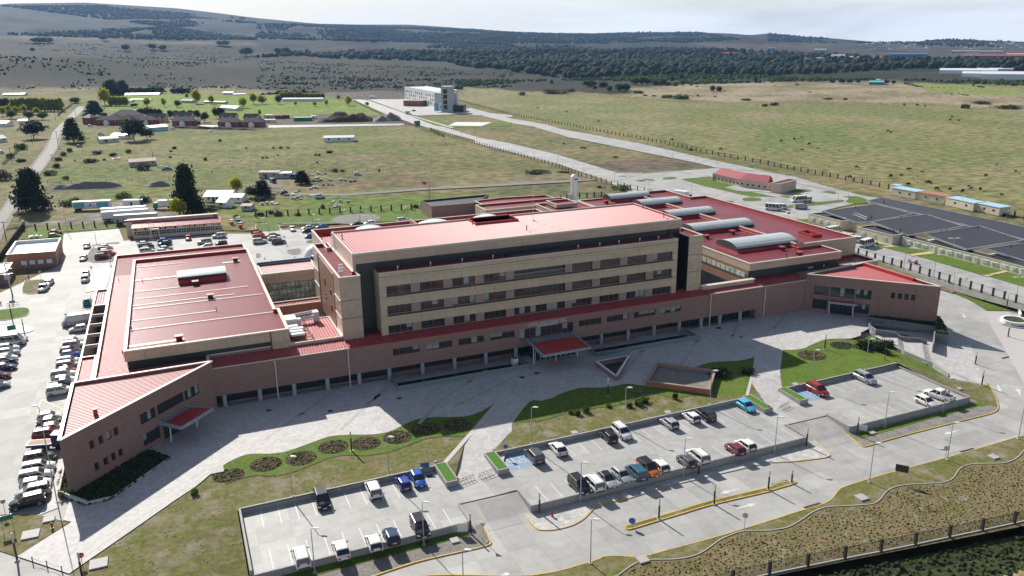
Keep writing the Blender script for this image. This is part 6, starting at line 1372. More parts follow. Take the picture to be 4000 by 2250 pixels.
# red roofed clinic
def gable_poly(nm,lb,cat,front,ze,zr,dp,wm,rm,nwin):
    P=[at(*q,ze) for q in front]; base=tuple(at(*front[0],ze)); e=empty(nm,(P[0].x,P[0].y,.66),0,lb,cat); o=Vector((P[0].x,P[0].y,.66)); mb=MB(); rf=MB()
    def nrm(a,b): d=(b-a);d.z=0;d.normalize(); return Vector((-d.y,d.x,0))
    N_=[nrm(P[max(i-1,0)],P[min(i+1,len(P)-1)]) for i in range(len(P))]; Rg=[p+n*dp/2 for p,n in zip(P,N_)]; Bk=[p+n*dp for p,n in zip(P,N_)]
    l=lambda v,z:(v.x-o.x,v.y-o.y,z-.66)
    for i in range(len(P)-1):
        a,b=P[i]+N_[i]*.5,P[i+1]+N_[i+1]*.5; mb.quad(l(a,.3),l(b,.3),l(b,ze),l(a,ze)); c,d=Bk[i]-N_[i]*.5,Bk[i+1]-N_[i+1]*.5; mb.quad(l(d,.3),l(c,.3),l(c,ze),l(d,ze))
        rf.quad(l(P[i],ze),l(P[i+1],ze),l(Rg[i+1],zr),l(Rg[i],zr)); rf.quad(l(Rg[i],zr),l(Rg[i+1],zr),l(Bk[i+1],ze),l(Bk[i],ze))
    for i in(0,-1): mb.quad(l(P[i],.3),l(Bk[i],.3),l(Bk[i],ze),l(Rg[i],zr-.1),l(P[i],ze))
    mb.build('wall',M[wm],e); rf.build('roof',M[rm],e)
    for i in range(len(P)-1):
        a,b=P[i]+N_[i]*.5,P[i+1]+N_[i+1]*.5; n=int((b-a).length/2.6)
        for k in range(n):
            c=a.lerp(b,(k+.5)/n)-N_[i]*.05; d=(b-a).normalized()*.7; f=MB().beam(l(c-d,2.2),l(c+d,2.2),.08,1.2).build('window',M['white_paint'],e); c2=c-N_[i]*.05; MB().beam(l(c2-d*.85,2.2),l(c2+d*.85,2.2),.06,.95).build('pane',M['glass'],f)
    return e
gable_poly('clinic','pale clinic with bright red gabled roof beside the yard lawn','clinic',[('B2',2020,457),('B2',2285,517),('B2',2576,552),('B3',55,540)],4.2,6.6,11,'peach_wall','clinic_roof',8)
p=[at('B3',35,552,5),at('B3',132,562,5),at('B3',288,522,5),at('B3',215,508,5)]; e=empty('clinic_annex',(p[0].x,p[0].y,.66),0,'cream annex with yellow and grey panels at the end of the red roofed clinic','clinic annex'); OFF[e.name]=tuple(e.location)
block([(q.x,q.y) for q in p],.3,5.0,'peach_wall','roof_flat',par=.2,t=.25,parent=e)
for i in range(6):
    a,b=p[1],p[2]; c=a.lerp(b,(i+.5)/6); d=(b-a).normalized(); HB().beam((c.x-d.x*.5,c.y-d.y*.5-.1,4.2),(c.x+d.x*.5,c.y+d.y*.5-.1,4.2),.1,1.2).build('panel',M['yellow_paint' if i%2 else 'grey_wall'],e)
# dark roofed school at the right
SC=empty('low_school',tuple(at('B3',890,1105,.66)),0,'sprawling cream school with dark blue grey roofs at the right edge','school'); OFF[SC.name]=tuple(SC.location)
def slab(q,z,m,nm='roof',th=.35,zb=None,wm=None):
    P=[at(t,x,y,zz) for (t,x,y),zz in zip(q,z)]; mb=HB(); k=len(mb.v); n=len(P)
    mb.v+=[(p.x,p.y,p.z-th) for p in P]+[tuple(p) for p in P]; a=sum(P[i].x*P[(i+1)%n].y-P[(i+1)%n].x*P[i].y for i in range(n)); mb.f.append(tuple(range(k+n,k+2*n)) if a>0 else tuple(range(k+2*n-1,k+n-1,-1))); mb.m.append(0)
    mb.f.append(tuple(range(k+n-1,k-1,-1)) if a>0 else tuple(range(k,k+n))); mb.m.append(0)
    mb.build(nm,M[m],SC); mb=HB()
    for i in range(n): j=(i+1)%n; a,b=P[i],P[j]; mb.beam((a.x,a.y,a.z-.12),(b.x,b.y,b.z-.12),.3,.5)
    mb.build('fascia',M['grey_metal_roof'],SC)
    if wm:
        _,I=inset([(p.x,p.y) for p in P],.7); mb=HB(); mb.prism(I,.3,min(z)-th-.02); mb.build('wall',M[wm],SC)
slab([('B3',1000,738),('B3',1160,700),('B3',2900,1060),('B3',2700,1150)],[3.9,4.9,4.9,3.9],'navy_roof',wm='cream_wall')
slab([('B3',565,838),('B3',1095,768),('B3',1450,865),('B3',1040,945),('B3',890,950)],[5.2,4.6,4.0,3.9,4.0],'navy_roof',wm='cream_wall')
slab([('B3',1042,945),('B3',1600,870),('B3',1965,990),('B3',1412,1082)],[5.2,4.6,3.8,3.9],'navy_roof',wm='cream_wall')
slab([('B3',1575,1070),('B3',2130,985),('B3',2570,1130),('B3',2000,1222)],[5.2,4.6,3.8,3.9],'navy_roof',wm='cream_wall')
slab([('B3',2185,1215),('B3',2640,1150),('B3',3100,1290),('B3',2700,1370)],[5.0,4.6,3.8,3.9],'navy_roof',wm='cream_wall')
def wallline(a,b,z1,wm,nm='wall'):
    A=at(*a,.66);B_=at(*b,.66); return A,B_
for q,zt,nw in (([('B3',410,858),('B3',730,935),('B3',888,930),('B3',570,848)],3.9,4),([('B3',900,995),('B3',1258,1082),('B3',1400,1062),('B3',1060,975)],3.9,3)):
    P=[at(*x,zt) for x in q]; block([(p.x,p.y) for p in P],.3,zt,'cream_wall','navy_roof',par=.35,t=.25,um='navy_roof',parent=SC)
    for i in range(nw):
        a,b=P[0],P[1]; c=a.lerp(b,(i+.6)/(nw+.3)); d=(b-a).normalized(); f=HB().beam((c.x-d.x*.7-.05,c.y-d.y*.7-.08,2.1),(c.x+d.x*.7-.05,c.y+d.y*.7-.08,2.1),.1,1.2).build('window',M['white_paint'],SC); HB().beam((c.x-d.x*.6-.09,c.y-d.y*.6-.13,2.1),(c.x+d.x*.6-.09,c.y+d.y*.6-.13,2.1),.08,1.0).build('pane',M['glass_green'],f)
a,b=at('B3',1352,1092,3.4),at('C3',2900,190,3.4); 
dd=(b-a).normalized(); nn=Vector((-dd.y,dd.x,0)); q=[(a.x,a.y),(b.x,b.y),(b.x+nn.x*4,b.y+nn.y*4),(a.x+nn.x*4,a.y+nn.y*4)]
block(q,.3,3.4,'cream_light','navy_roof',par=.25,t=.2,um='navy_roof',parent=SC)
Lc=(b-a).length
for i in range(16):
    c=a+dd*(3+i*(Lc-6)/15)-nn*.06; w2=1.0 if i%4 else .7; zc,hh=(2.1,1.1) if i%5!=3 else (1.75,2.1)
    f=HB().beam((c.x-dd.x*w2,c.y-dd.y*w2,zc),(c.x+dd.x*w2,c.y+dd.y*w2,zc),.1,hh).build('window' if i%5!=3 else 'door',M['white_paint'],SC); HB().beam((c.x-dd.x*w2*.85-nn.x*.06,c.y-dd.y*w2*.85-nn.y*.06,zc),(c.x+dd.x*w2*.85-nn.x*.06,c.y+dd.y*w2*.85-nn.y*.06,zc),.08,hh-.25).build('pane',M['glass_green'],f)
for x,y in ((1005,925),(1040,915),(1260,1055),(1330,1050),(1330,920),(1740,1060),(1790,1050),(2110,1020),(2440,1210),(1165,755),(880,820)):
    p=at('B3',x,y,4.4); HB().tube((p.x,p.y,4.2),(p.x,p.y,5.6),.16).build('flue',M['trim_black'],SC)
for (x0,y0,x1,y1) in ((720,812,990,920),(770,808,1010,905),(1315,905,1395,930),(1690,1060,1800,1085),(1870,1022,1955,1053),(2380,1190,2470,1225)):
    a=at('B3',x0,y0,4.75);b=at('B3',x1,y1,4.3); HB().beam(tuple(a),tuple(b),.25,.12).build('roof_flashing',M['coping'],SC)
# row of cabins behind
for i,(x0,y0,x1,y1,m_,lb) in enumerate(((1230,640,1300,655,'skyblue_paint','tiny white hut with blue roof at the left end of the cabin row'),(1236,672,1480,718,'skyblue_paint','cream cabin with pale blue roof, first of the row'),(1486,718,1765,768,'orange_panel','cream cabin with salmon roof, second of the row'),(1782,775,2060,838,'skyblue_paint','cream cabin with pale blue roof, third of the row'),(2085,835,2320,885,'skyblue_paint','cream cabin with pale blue roof, last of the row'))):
    a,b=at('B3',x0,y0,.66),at('B3',x1,y1,.66); d=b-a; e=empty('portable_cabin',tuple(a),math.atan2(d.y,d.x),lb,'cabin','portable cabins behind the dark roofed school'); l=d.length; dp=6 if i else 3
    MB().box(0,0,0,l,dp,3.1).build('wall',M['cream_wall'],e); MB().box(-.15,-.15,3.1,l+.15,dp+.15,3.3).build('roof',M[m_],e)
    for k in range(2): f=MB().box(l*(.3+.4*k),-.06,1.3,l*(.3+.4*k)+1.1,-.01,2.3).build('window',M['white_paint'],e); MB().box(l*(.3+.4*k)+.1,-.09,1.4,l*(.3+.4*k)+1.0,-.055,2.2).build('pane',M['glass'],f)
# distant white building
e=empty('white_clinic',tuple(at('A1',1800,1090,.6)),0,'white four storey building with grey tower between the two roads','clinic building'); OFF[e.name]=tuple(e.location)
a,b=at('A1',1500,1015,.6),at('A1',1800,1085,.6); d=(b-a).normalized(); n=Vector((-d.y,d.x,0)); ht=17.0
tb=at('A1',1868,1130,.6); ts=tb-at('A1',1976,1130,.6)
q=[(a.x,a.y),(b.x,b.y),(b.x+n.x*26,b.y+n.y*26),(a.x+n.x*26,a.y+n.y*26)]
block(q,.3,17,'white_metal','white_metal',par=.6,t=.4,um='white_metal',cop='white_paint',parent=e)
Lw=(b-a).length
for z in (12.6,8.6,4.8):
    for i in range(14):
        if (i*7+int(z))%5==0: continue
        c=a+d*((i+.6)*Lw/14.3)-n*.1; HB().beam((c.x-d.x*1.2,c.y-d.y*1.2,z),(c.x+d.x*1.2,c.y+d.y*1.2,z),.2,2.1).build('window',M['black_panel'],e)
c0=at('A1',1800,1110,.6); c1=at('A1',1868,1118,.6); HB().prism([(c0.x,c0.y),(c1.x,c1.y),(c1.x+n.x*16,c1.y+n.y*16),(b.x+n.x*16,b.y+n.y*16),(b.x,b.y)],.3,18).build('corner_wall',M['grey_wall'],e)
t0=at('A1',1868,1130,.6);t1=at('A1',1976,1130,.6); dx=(t1-t0).normalized(); nn2=Vector((-dx.y,dx.x,0)); HB().prism([(t0.x,t0.y),(t1.x,t1.y),(t1.x+nn2.x*14,t1.y+nn2.y*14),(t0.x+nn2.x*14,t0.y+nn2.y*14)],.3,25.2).build('tower',M['grey_wall'],e)
for z in (20.5,15.5,10.3,5.5): c=t0.lerp(t1,.38)-nn2*.1; HB().beam((c.x-dx.x*2,c.y-dx.y*2,z),(c.x+dx.x*2,c.y+dx.y*2,z),.2,4.0).build('stair_window',M['black_panel'],e)
r0,r1=at('A1',1484,1068,.6),at('A1',1660,1072,.6); r0d=(r1-r0).normalized(); rn=Vector((-r0d.y,r0d.x,0)); HB().prism([(r0.x,r0.y),(r1.x,r1.y),(r1.x+rn.x*12,r1.y+rn.y*12),(r0.x+rn.x*12,r0.y+rn.y*12)],.3,6.5).build('low_block',M['timber'],e)
s0,s1=at('A1',1976,1125,.6),at('A1',2090,1125,.6); HB().prism([(s0.x,s0.y),(s1.x,s1.y),(s1.x+nn2.x*14,s1.y+nn2.y*14),(s0.x+nn2.x*14,s0.y+nn2.y*14)],.3,7).build('plant_room',M['black_panel'],e)
s0,s1=at('A1',1965,1075,.6),at('A1',2008,1080,.6); HB().prism([(s0.x,s0.y),(s1.x,s1.y),(s1.x+nn2.x*14,s1.y+nn2.y*14),(s0.x+nn2.x*14,s0.y+nn2.y*14)],.3,18).build('rear_wing',M['white_metal'],e)
k0,k1=at('A1',1795,1128,.6),at('A1',1912,1128,.6); kd=(k1-k0).normalized(); e=empty('billboard',tuple(k0),math.atan2(kd.y,kd.x),'blue and white billboard before the distant white building','billboard'); kl=(k1-k0).length
MB().box(0,0,1.2,kl*.4,.3,8.4).build('blue_panel',M['cyan_paint'],e); MB().box(kl*.4,0,1.2,kl,.3,8.4).build('white_panel',M['white_paint'],e); MB().box(kl*.5,-.05,3.6,kl*.9,0,6.5).build('picture',M['grey_metal_roof'],e); MB().box(.3,.05,0,.6,.25,1.2).box(kl-.6,.05,0,kl-.3,.25,1.2).build('support_posts',M['galv'],e)
for q,w2,lb in ((('A1',1136,995),(1198,995),'small white cabin left of the distant white building'),(('A1',1500,1150),(1545,1150),'small white gatehouse beside the near road')): container(q,(q[0],*w2),3.2,'white_paint','white_metal',lb,dp=4,name='gatehouse',cat='cabin')
# heaps, mounds
def mound(q0,q1,dp,h,m,lb,z=.5,name='earth_heap',cat='heap',sd=0):
    a,b=at(*q0,z),at(*q1,z); d=b-a; L_=d.length; n1,n2=max(8,int(L_/1.5)),10; V=[];F_=[]
    for j in range(n2+1):
        for i in range(n1+1):
            s,t=i/n1,j/n2; e_=(math.sin(math.pi*s)**.5)*(math.sin(math.pi*t)**.8); hh=h*e_*(.35+1.1*float(vnoise(np.array(s*L_/4+sd),np.array(t*4.+sd)))); V.append((s*L_,t*dp,hh-.1*(e_<.01)))
    for j in range(n2):
        for i in range(n1): k=j*(n1+1)+i; F_.append((k,k+1,k+n1+2,k+n1+1))
    o=np_obj(name,V,F_,[M[m]],smooth=False,label=lb,cat=cat); o.location=tuple(a); o.rotation_euler=(0,0,math.atan2(d.y,d.x)); return o
mound(('A1',600,1235),('A1',1170,1225),22,7,'soil','long dark earth heap by the containers',sd=3); mound(('A1',1180,1225),('A1',1480,1215),16,5.5,'gravel','grey rubble heap right of the dark earth heap',sd=8)
mound(('A1',20,975),('A1',700,945),14,7,'soil','dark earth bank behind the lime tree rows',sd=5); mound(('B0',480,625),('B0',1220,600),6,2.6,'gravel','long grey rubble bank left of the big conifer',sd=1); mound(('B0',1450,600),('B0',1720,590),5,2.2,'gravel','short grey rubble bank near the big conifer',sd=9)
mound(('A0',1700,1290),('A0',2576,1315),5,2,'soil','low dark bank under the grey fence of the red houses',sd=12)
# scrap
rs=random.Random(11)
SCR=[('car wreck','white_paint',.55),('crate','scrap',.3),('drum','blue_paint',.1),('sheet','galv',.2)]
def junk(q,k,lb,nm='scrap_pile',m=None,s=1.):
    p=at(*q,.6); mb=MB()
    for i in range(k): 
        x,y=rs.gauss(0,1.5*s),rs.gauss(0,1.2*s); a,b,c=[rs.uniform(.2,.9)*s for _ in range(3)]; mb.prism([(x-a,y-b*.6),(x+a*.8,y-b),(x+a,y+b),(x-a*.7,y+b*.8)],0,c*1.3)
    e=mb.build(nm,M[m or rs.choice(['scrap','white_paint','grey_wall','scrap','rust','galv'])],label=lb,cat='scrap'); e.location=tuple(p)
for i,(x,y) in enumerate(((340,680),(400,675),(450,690),(500,690),(560,690),(350,715),(430,725),(780,745),(810,750),(840,745),(790,790),(60,770),(110,775),(190,765),(550,480),(650,460),(690,465),(740,530),(820,530),(940,540),(1000,540),(590,610),(640,600),(700,580),(850,840),(430,640),(270,640),(200,660))):
    junk(('B1',x,y),3,['grey scrap heap','pile of broken panels','heap of scrap metal','stack of junk'][i%4]+' on the scrap plot, '+['left edge','by the bushes','along the fence','beside the track','by the wrecks','in the middle'][i%6]+(' near the shed' if y<560 else ' near the hospital fence' if y>740 else ' beside the dirt road'))
for x,y,lb in ((1150,315,'loose rubbish left of the weathered cottage'),(1620,398,'white rubbish sacks beside the weathered cottage'),(1760,492,'bright plastic sheeting beside the big conifer'),(2110,35,'white rubbish below the grey bank'),(330,1110,'building rubble beside the brick building'),(2330,795,'clutter before the white house')): junk(('B0',x,y),6,lb,m='white_paint',nm='rubbish_heap')
# ---------------------------------------------------------------- street furniture
def hgt_of(q,top,z):
    b=at(*q,z); v=ray(*px(*top)); k=math.hypot(b.x,b.y)/math.hypot(v.x,v.y); return HC+v.z*k-z
gL='street lamps round the car parks'
def lamp(q,where,h=6.8,z=None,aim=R(-30),group=gL,arms=1,arm=.9):
    b=ath(*q,.1) if z is None else at(*q,z); e=empty('street_lamp',tuple(b),aim,where,'street lamp',group)
    MB().box(-.25,-.25,-.3,.25,.25,.12).build('footing',M['curb'],e); MB().tube((0,0,0),(0,0,h),.085,.055,n=8).build('pole',M['pole_grey'],e)
    for i in range(arms):
        s=1 if i==0 else -1; MB().tube((0,0,h-.05),(s*arm*.5,0,h+.08),.04,n=6).build('arm',M['pole_grey'],e)
        mb=MB(); mb.loft([[(s*.25,-.08,h),(s*.25,.08,h),(s*.25,.08,h+.16),(s*.25,-.08,h+.16)],[(s*(arm*.8),-.17,h+.02),(s*(arm*.8),.17,h+.02),(s*(arm*.8),.15,h+.2),(s*(arm*.8),-.15,h+.2)],[(s*(arm+.25),-.1,h+.05),(s*(arm+.25),.1,h+.05),(s*(arm+.25),.08,h+.14),(s*(arm+.25),-.08,h+.14)]]); mb.build('lamp_head',M['white_paint'],e)
    return e
S_='grey street lamp '
for q,w_ in ((('D1',278,850),'behind the nearest car park wall, left one'),(('D1',1005,690),'behind the nearest car park wall, right one'),(('D1',445,1425),'beside the white car with grey tailgate'),(('D1',1268,1215),'beside the black car with roof rails'),(('D1',1568,1600),'cut by the bottom edge of the photo'),
 (('D2',147,450),'on the middle lawn above the disabled bays'),(('D2',852,290),'on the middle lawn behind the white and black pair'),(('D2',1493,152),'in front of the brick enclosure'),(('D2',518,895),'at the first black car of the packed row'),(('D2',1292,700),'at the near wall left of the dark hatchback'),(('D2',592,1355),'on the verge by the wide road mouth'),
 (('D3',48,525),'at the right end of the middle car park'),(('D3',880,325),'at the near wall of the right car park'),(('D3',1320,210),'beside the white pickup'),(('D3',765,740),'on the verge left of the grey board'),(('D3',1352,572),'beside the round no parking sign on the verge'),(('D3',1888,415),'on the verge at the right edge of the photo'),(('C3',435,1265),'behind the red car on the right lawn'),(('C3',980,1145),'behind the silver car on the right lawn')):
    lamp(q,S_+w_)
for q,t,w_ in ((('D0',432,895),('D0',437,140),'tall, at the left wing planter corner'),(('C0',722,1310),('C0',685,1105),'among the cars beside the left wing'),(('C0',800,1000),('C0',770,805),'beside the blue hatchback at the light courts'),(('C0',865,690),('C0',840,550),'beside the grey panel van'),(('B0',972,1172),('B0',955,1048),'on the gravel island with the parked cars'),(('B0',680,1055),('B0',630,805),'tall, right of the green hatchback'),(('B0',268,1060),('B0',240,940),'thin, at the fence corner'),
  (('C0',1118,105),('C0',1100,-90),'at the corner of the left wing roof')):
    lamp(q,S_+w_,hgt_of(q,t,.66),.66,aim=R(150))
for k,(x,y0,y1) in enumerate(((40,1010,910),(105,1010,905),(65,1120,965),(140,1110,960),(575,985,870),(610,985,872),(600,1050,925),(665,1040,922),(1045,925,832),(1110,955,885),(1175,955,880),(1525,905,795),(1610,895,832),(420,1160,1075) if 0 else (290,1170,1090))):
    lamp(('B1',x,y1+ (y0-y1)),S_+'in the rear car park, '+['first','second','third','fourth','fifth','sixth','seventh','eighth','ninth','tenth','eleventh','twelfth','thirteenth','fourteenth'][k]+' from the left',hgt_of(('B1',x,y0),('B1',x,y1),.66),.66,aim=R(180 if k%2 else 0))
for k,(t,x,y0,y1,w_) in enumerate((('B2',1135,465,290,'between the two roads'),('B2',1610,430,262,'on the bare ground between the roads'),('B2',2062,400,238,'at the corner of the cross road'),('B2',1840,275,132,'beside the upper road fence'),('B2',1375,640,515,'by the road junction island'),('B2',1803,685,585,'behind the mobile clinic truck'),('B3',365,455,335,'by the red roofed clinic'),('B3',345,735,600,'among the white minibuses'),('B3',703,735,600,'at the end of the grass strip'),('B3',806,690,640,'short one near the oval lawn'),('B3',733,1050,905,'before the cream school annex'),('B3',1360,1448,1170,'on the yard kerb, left one'),('B3',1835,1385,1108,'tall on the school lawn'),('B3',1665,1500,1275,'on the yard kerb, right one'),('B3',1940,800,690,'behind the cabin row'),('B3',2390,945,830,'beside the last cabin'),('C3',1855,365,165,'on the curved road kerb'),('C3',2495,440,210,'inside the yard at the right edge'),
   ('B2',220,300,182,'first on the near road'),('B2',458,375,285,'second on the near road'),('B2',723,445,355,'third on the near road'),('B2',1028,545,450,'fourth on the near road'),('A1',1915,1310,1215,'by the helipad grass'),('A1',2062,1375,1255,'below the helipad grass'),('A1',2218,1425,1310,'second below the helipad grass'))):
    lamp((t,x,y0),('tall twin floodlight post ' if k in(0,1,2,3,6,12,17) else 'tall thin lamp post ')+w_,hgt_of((t,x,y0),(t,x,y1),.66),.66,aim=R(-20),group='lamp posts by the rear roads',arms=2 if k in(0,1,2,3,6,12,17) else 1,arm=1.6 if k in(0,1,2,3,6,12,17) else .9)
p=at('B1',1747,720,.6); h=hgt_of(('B1',1747,720),('B1',1740,440),.6); e=empty('antenna_mast',tuple(p),0,'tall thin phone mast with white drum behind the service building','mast'); MB().tube((0,0,0),(0,0,h-2.6),.22,.15).build('pole',M['galv'],e); MB().tube((0,0,h-2.6),(0,0,h),.38,n=12).build('antenna_drum',M['white_paint'],e)
p=at('B2',212,925,25.9); e=empty('roof_mast',(p.x,p.y,25.75),0,'thin white lightning mast standing on the ward block roof','mast'); MB().tube((0,0,0),(0,0,8.5),.07,.03).build('pole',M['white_paint'],e); MB().box(-.3,-.3,0,.3,.3,.15).build('base_plate',M['white_paint'],e)
for k,(t,x,y) in enumerate((('B1',868,1115),('B2',148,1030),('B1',665,1130),('B1',2180,975),('B2',1527,900),('B2',1315,805))):
    pz=25.75 if k!=2 else 21.0; p=at(t,x,y,pz); HB().tube((p.x,p.y,pz-.2),(p.x,p.y,pz+1.2),.12).build('flue',M['red_upstand'],HOS)
mb=HB()
for s in(0,.5): mb.tube((31.7,178.5+s,21.8),(31.7,178.5+s,27),.03)
for z in np.arange(22,27,.4): mb.tube((31.7,178.5,z),(31.7,179,z),.025)
for z in np.arange(23.5,27,.9): mb.path([(31.7,178.5,z),(31.1,178.5,z),(31.1,179,z),(31.7,179,z)],.025)
mb.build('caged_ladder',M['galv'],HOS)
p=at('Q2',1000,1410,21.8); mb=HB(); mb.tube((p.x,p.y,21.6),(p.x,p.y,24.4),.08); 
for z in (22.6,23.3,24.0): mb.box(p.x-.45,p.y-.15,z-.28,p.x+.5,p.y+.15,z+.28)
mb.build('antenna',M['white_metal'],HOS)
gB='light bollards with pale tops'
for q,t,w_ in ((('D0',130,1330),('D0',90,1050),'on the small lawn in the bottom left corner'),(('D0',625,1480),('D0',578,1215),'beside the red stop sign'),(('D1',722,505),('D1',712,360),'between two planting rings of the first lawn'),(('D1',1620,1130),('D1',1617,975),'beside the white board at the nearest car park'),(('D2',208,975),('D2',210,820),'at the left end of the white paving'),(('D2',1408,682),('D2',1415,580),'behind the near wall of the middle car park'),(('D2',1108,1018),('D2',1115,865),'first on the road island'),(('D2',1525,905),('D2',1538,755),'second on the road island'),(('D3',2,795),('D3',5,650),'third on the road island'),(('D3',178,745),('D3',168,648),'at the right tip of the road island'),(('D3',288,470),('D3',300,325),'at the right end of the white paving'),(('D3',670,385),('D3',685,245),'at the corner of the right car park'),(('C2',965,1408),('C2',970,1235),'below the triangular rooflight'),(('C3',570,938),('C3',587,790),'on the right lawn between rings'),(('C3',2085,1085),('C3',2093,960),'beside the curved road'),(('C3',2150,1300),('C3',2178,1150),'below the stairs at the curved road'),(('C3',2415,808),('C3',2440,680),'before the white ring planter'),(('C3',2395,545),('C3',2425,375),'on the grass strip by the fence'),(('C0',122,630),('C0',90,460),'on the oval lawn at the left edge'),(('C0',242,760),('C0',215,630),'on the paved island at the left edge'),(('C0',282,195),('C0',256,50),'before the brick building at the left edge')):
    b=ath(*q,.1); b.z=min(b.z,.8) if q[0]!='C0' else .66; h=min(4.2,max(2.4,hgt_of(q,t,b.z))); e=empty('light_bollard',tuple(b),0,'black light post with cream top '+w_,'light post',gB)
    MB().box(-.3,-.3,-.2,.3,.3,.08).build('footing',M['curb'],e); MB().tube((0,0,0),(0,0,h*.66),.14,n=8).build('post',M['trim_black'],e); MB().tube((0,0,h*.66),(0,0,h),.12,n=8).build('lamp_tube',M['cream_wall'],e)
# signs
def sign(q,lb,shape,m,h=2.6,z=None,r=.35,w_=1.2,hh=.8,txt=None,tm='sign_white',posts=1,face=None,name='road_sign',ring=None,cat='sign'):
    b=ath(*q,.1) if z is None else at(*q,z); f=face if face is not None else math.atan2(b.x,-b.y)*1.0+0; f=math.atan2(b.y,b.x)-math.pi/2
    e=empty(name,tuple(b),f,lb,cat)
    for i in range(posts): x=0 if posts==1 else (-w_*.4,w_*.4)[i]; MB().tube((x,0,-.1),(x,0,h),.04,n=6).build('post',M['galv'],e)
    mb=MB()
    if shape=='disc': 
        mb.tube((0,-.05,h),(0,-.09,h),r,n=20); mb.build('sign_face',M[m],e)
        if ring: 
            MB().tube((0,-.091,h),(0,-.1,h),r*.78,n=20).build('sign_centre',M[ring],e)
    elif shape=='oct': mb.tube((0,-.05,h),(0,-.09,h),r,n=8); mb.build('sign_face',M[m],e)
    elif shape=='yield': mb.v+=[(-r,-.06,h+r*.6),(r,-.06,h+r*.6),(0,-.06,h-r),(-r,-.09,h+r*.6),(r,-.09,h+r*.6),(0,-.09,h-r)]; mb.f+=[(0,1,2),(5,4,3),(0,3,4,1),(1,4,5,2),(2,5,3,0)]; mb.m+=[0]*5; mb.build('sign_face',M[m],e)
    else: mb.box(-w_/2,-.09,h-hh,w_/2,-.04,h); mb.build('sign_face',M[m],e)
    if txt: text('lettering',txt[0],(0,-.105,h+txt[2]),txt[1],(R(90),0,0),tm,e)
    return e
sign(('D0',622,1365),'red octagonal stop sign by the bottom left walkway','oct','red_paint',1.5,r=.42,txt=('PARE',.26,-.1))
sign(('D0',42,985),'round grey sign near the black car at the bottom left','disc','galv',2.2,r=.35)
sign(('D0',68,1110),'green board on two posts in the bottom left corner','rect','sign_green',2.6,w_=1.6,hh=.8,posts=2)
sign(('D1',1715,1180),'triangular yield sign seen from behind at the car park exit','yield','galv',2.6,r=.45)
sign(('D1',1560,1135),'white board by the exit of the nearest car park','rect','sign_white',1.9,w_=1.5,hh=1.4,posts=2); sign(('D3',714,362),'white board below the right car park wall','rect','sign_white',1.4,w_=1.4,hh=1.1,posts=2)
sign(('D2',905,1080),'round blue sign with white arrow at the tip of the road island','disc','sign_blue',1.1,r=.5); 
sign(('D2',1752,1105),'round no parking sign on the verge left of the wavy edge','disc','red_paint',2.5,r=.4,ring='sign_white',txt=('E',.4,-.15),tm='trim_black'); sign(('D3',1333,585),'round no parking sign on the verge beside a lamp','disc','red_paint',2.5,r=.4,ring='sign_white',txt=('E',.4,-.15),tm='trim_black')
sign(('D3',998,738),'dark grey board on two tall posts on the verge','rect','sill_dark',3.0,w_=1.9,hh=1.2,posts=2)
sign(('D1',1885,520),'small blue disabled parking sign behind the middle car park wall','rect','sign_blue',1.6,w_=.7,hh=.7); sign(('D1',1275,628),'blue and white board at the nearest car park wall','rect','blue_paint',.9,w_=1.4,hh=.8,posts=2)
sign(('C0',130,800),'green grey board on the island at the left edge','rect','sign_green',2.6,z=.66,w_=1.8,hh=1.2,posts=2); sign(('C0',680,680),'triangular sign above the grey panel van','yield','galv',2.4,z=.66,r=.5); sign(('C0',930,195),'triangular sign at the big kerbed island','yield','galv',2.5,z=.66,r=.5); sign(('C0',412,240),'round sign on the lawn corner at the left','disc','galv',2.4,z=.66,r=.4); sign(('B1',290,1165),'triangular sign beside the grey car behind the wing','yield','galv',2.4,z=.66,r=.5)
sign(('B1',1003,915),'square sign in the paved circle behind the hospital','rect','sign_white',3.2,z=.66,w_=.9,hh=.9); sign(('B3',205,915),'dark twin sign behind the right roof parapet','rect','trim_black',2.6,z=.66,w_=1.0,hh=.6,posts=2)
b=ath('D2',905,1080,.1); e=bpy.data.objects.get('x')
def hydrant(q,m,lb,z=None):
    b=ath(*q,.1) if z is None else at(*q,z); e=empty('fire_hydrant',tuple(b),0,lb,'hydrant','fire hydrants'); MB().tube((0,0,0),(0,0,.75),.13,n=10).tube((0,0,.75),(0,0,.95),.17,.06,n=10).tube((0,0,0),(0,0,.08),.2,n=10).build('body',M[m],e); MB().tube((-.26,0,.55),(.26,0,.55),.08,n=8).build('outlets',M[m],e)
for q,m,lb in ((('D2',303,998),'red_paint','red fire hydrant on the white roadside paving'),(('D1',1523,745),'red_paint','red fire hydrant beside the bicycle rack and planter'),(('D0',395,1090),'red_paint','red and white fire hydrant in the bottom left lawn'),(('C3',1170,1042),'orange_paint','left orange fire hydrant on the right lawn'),(('C3',1307,1028),'orange_paint','right orange fire hydrant on the right lawn'),(('D3',5,195),'red_paint','red fire hydrant at the end of the second walkway'),(('C2',53,1145),'red_paint','red fire hydrant by the left light well'),(('C0',10,490),'red_paint','red hydrant at the left edge near the kiosk')): hydrant(q,m,lb)
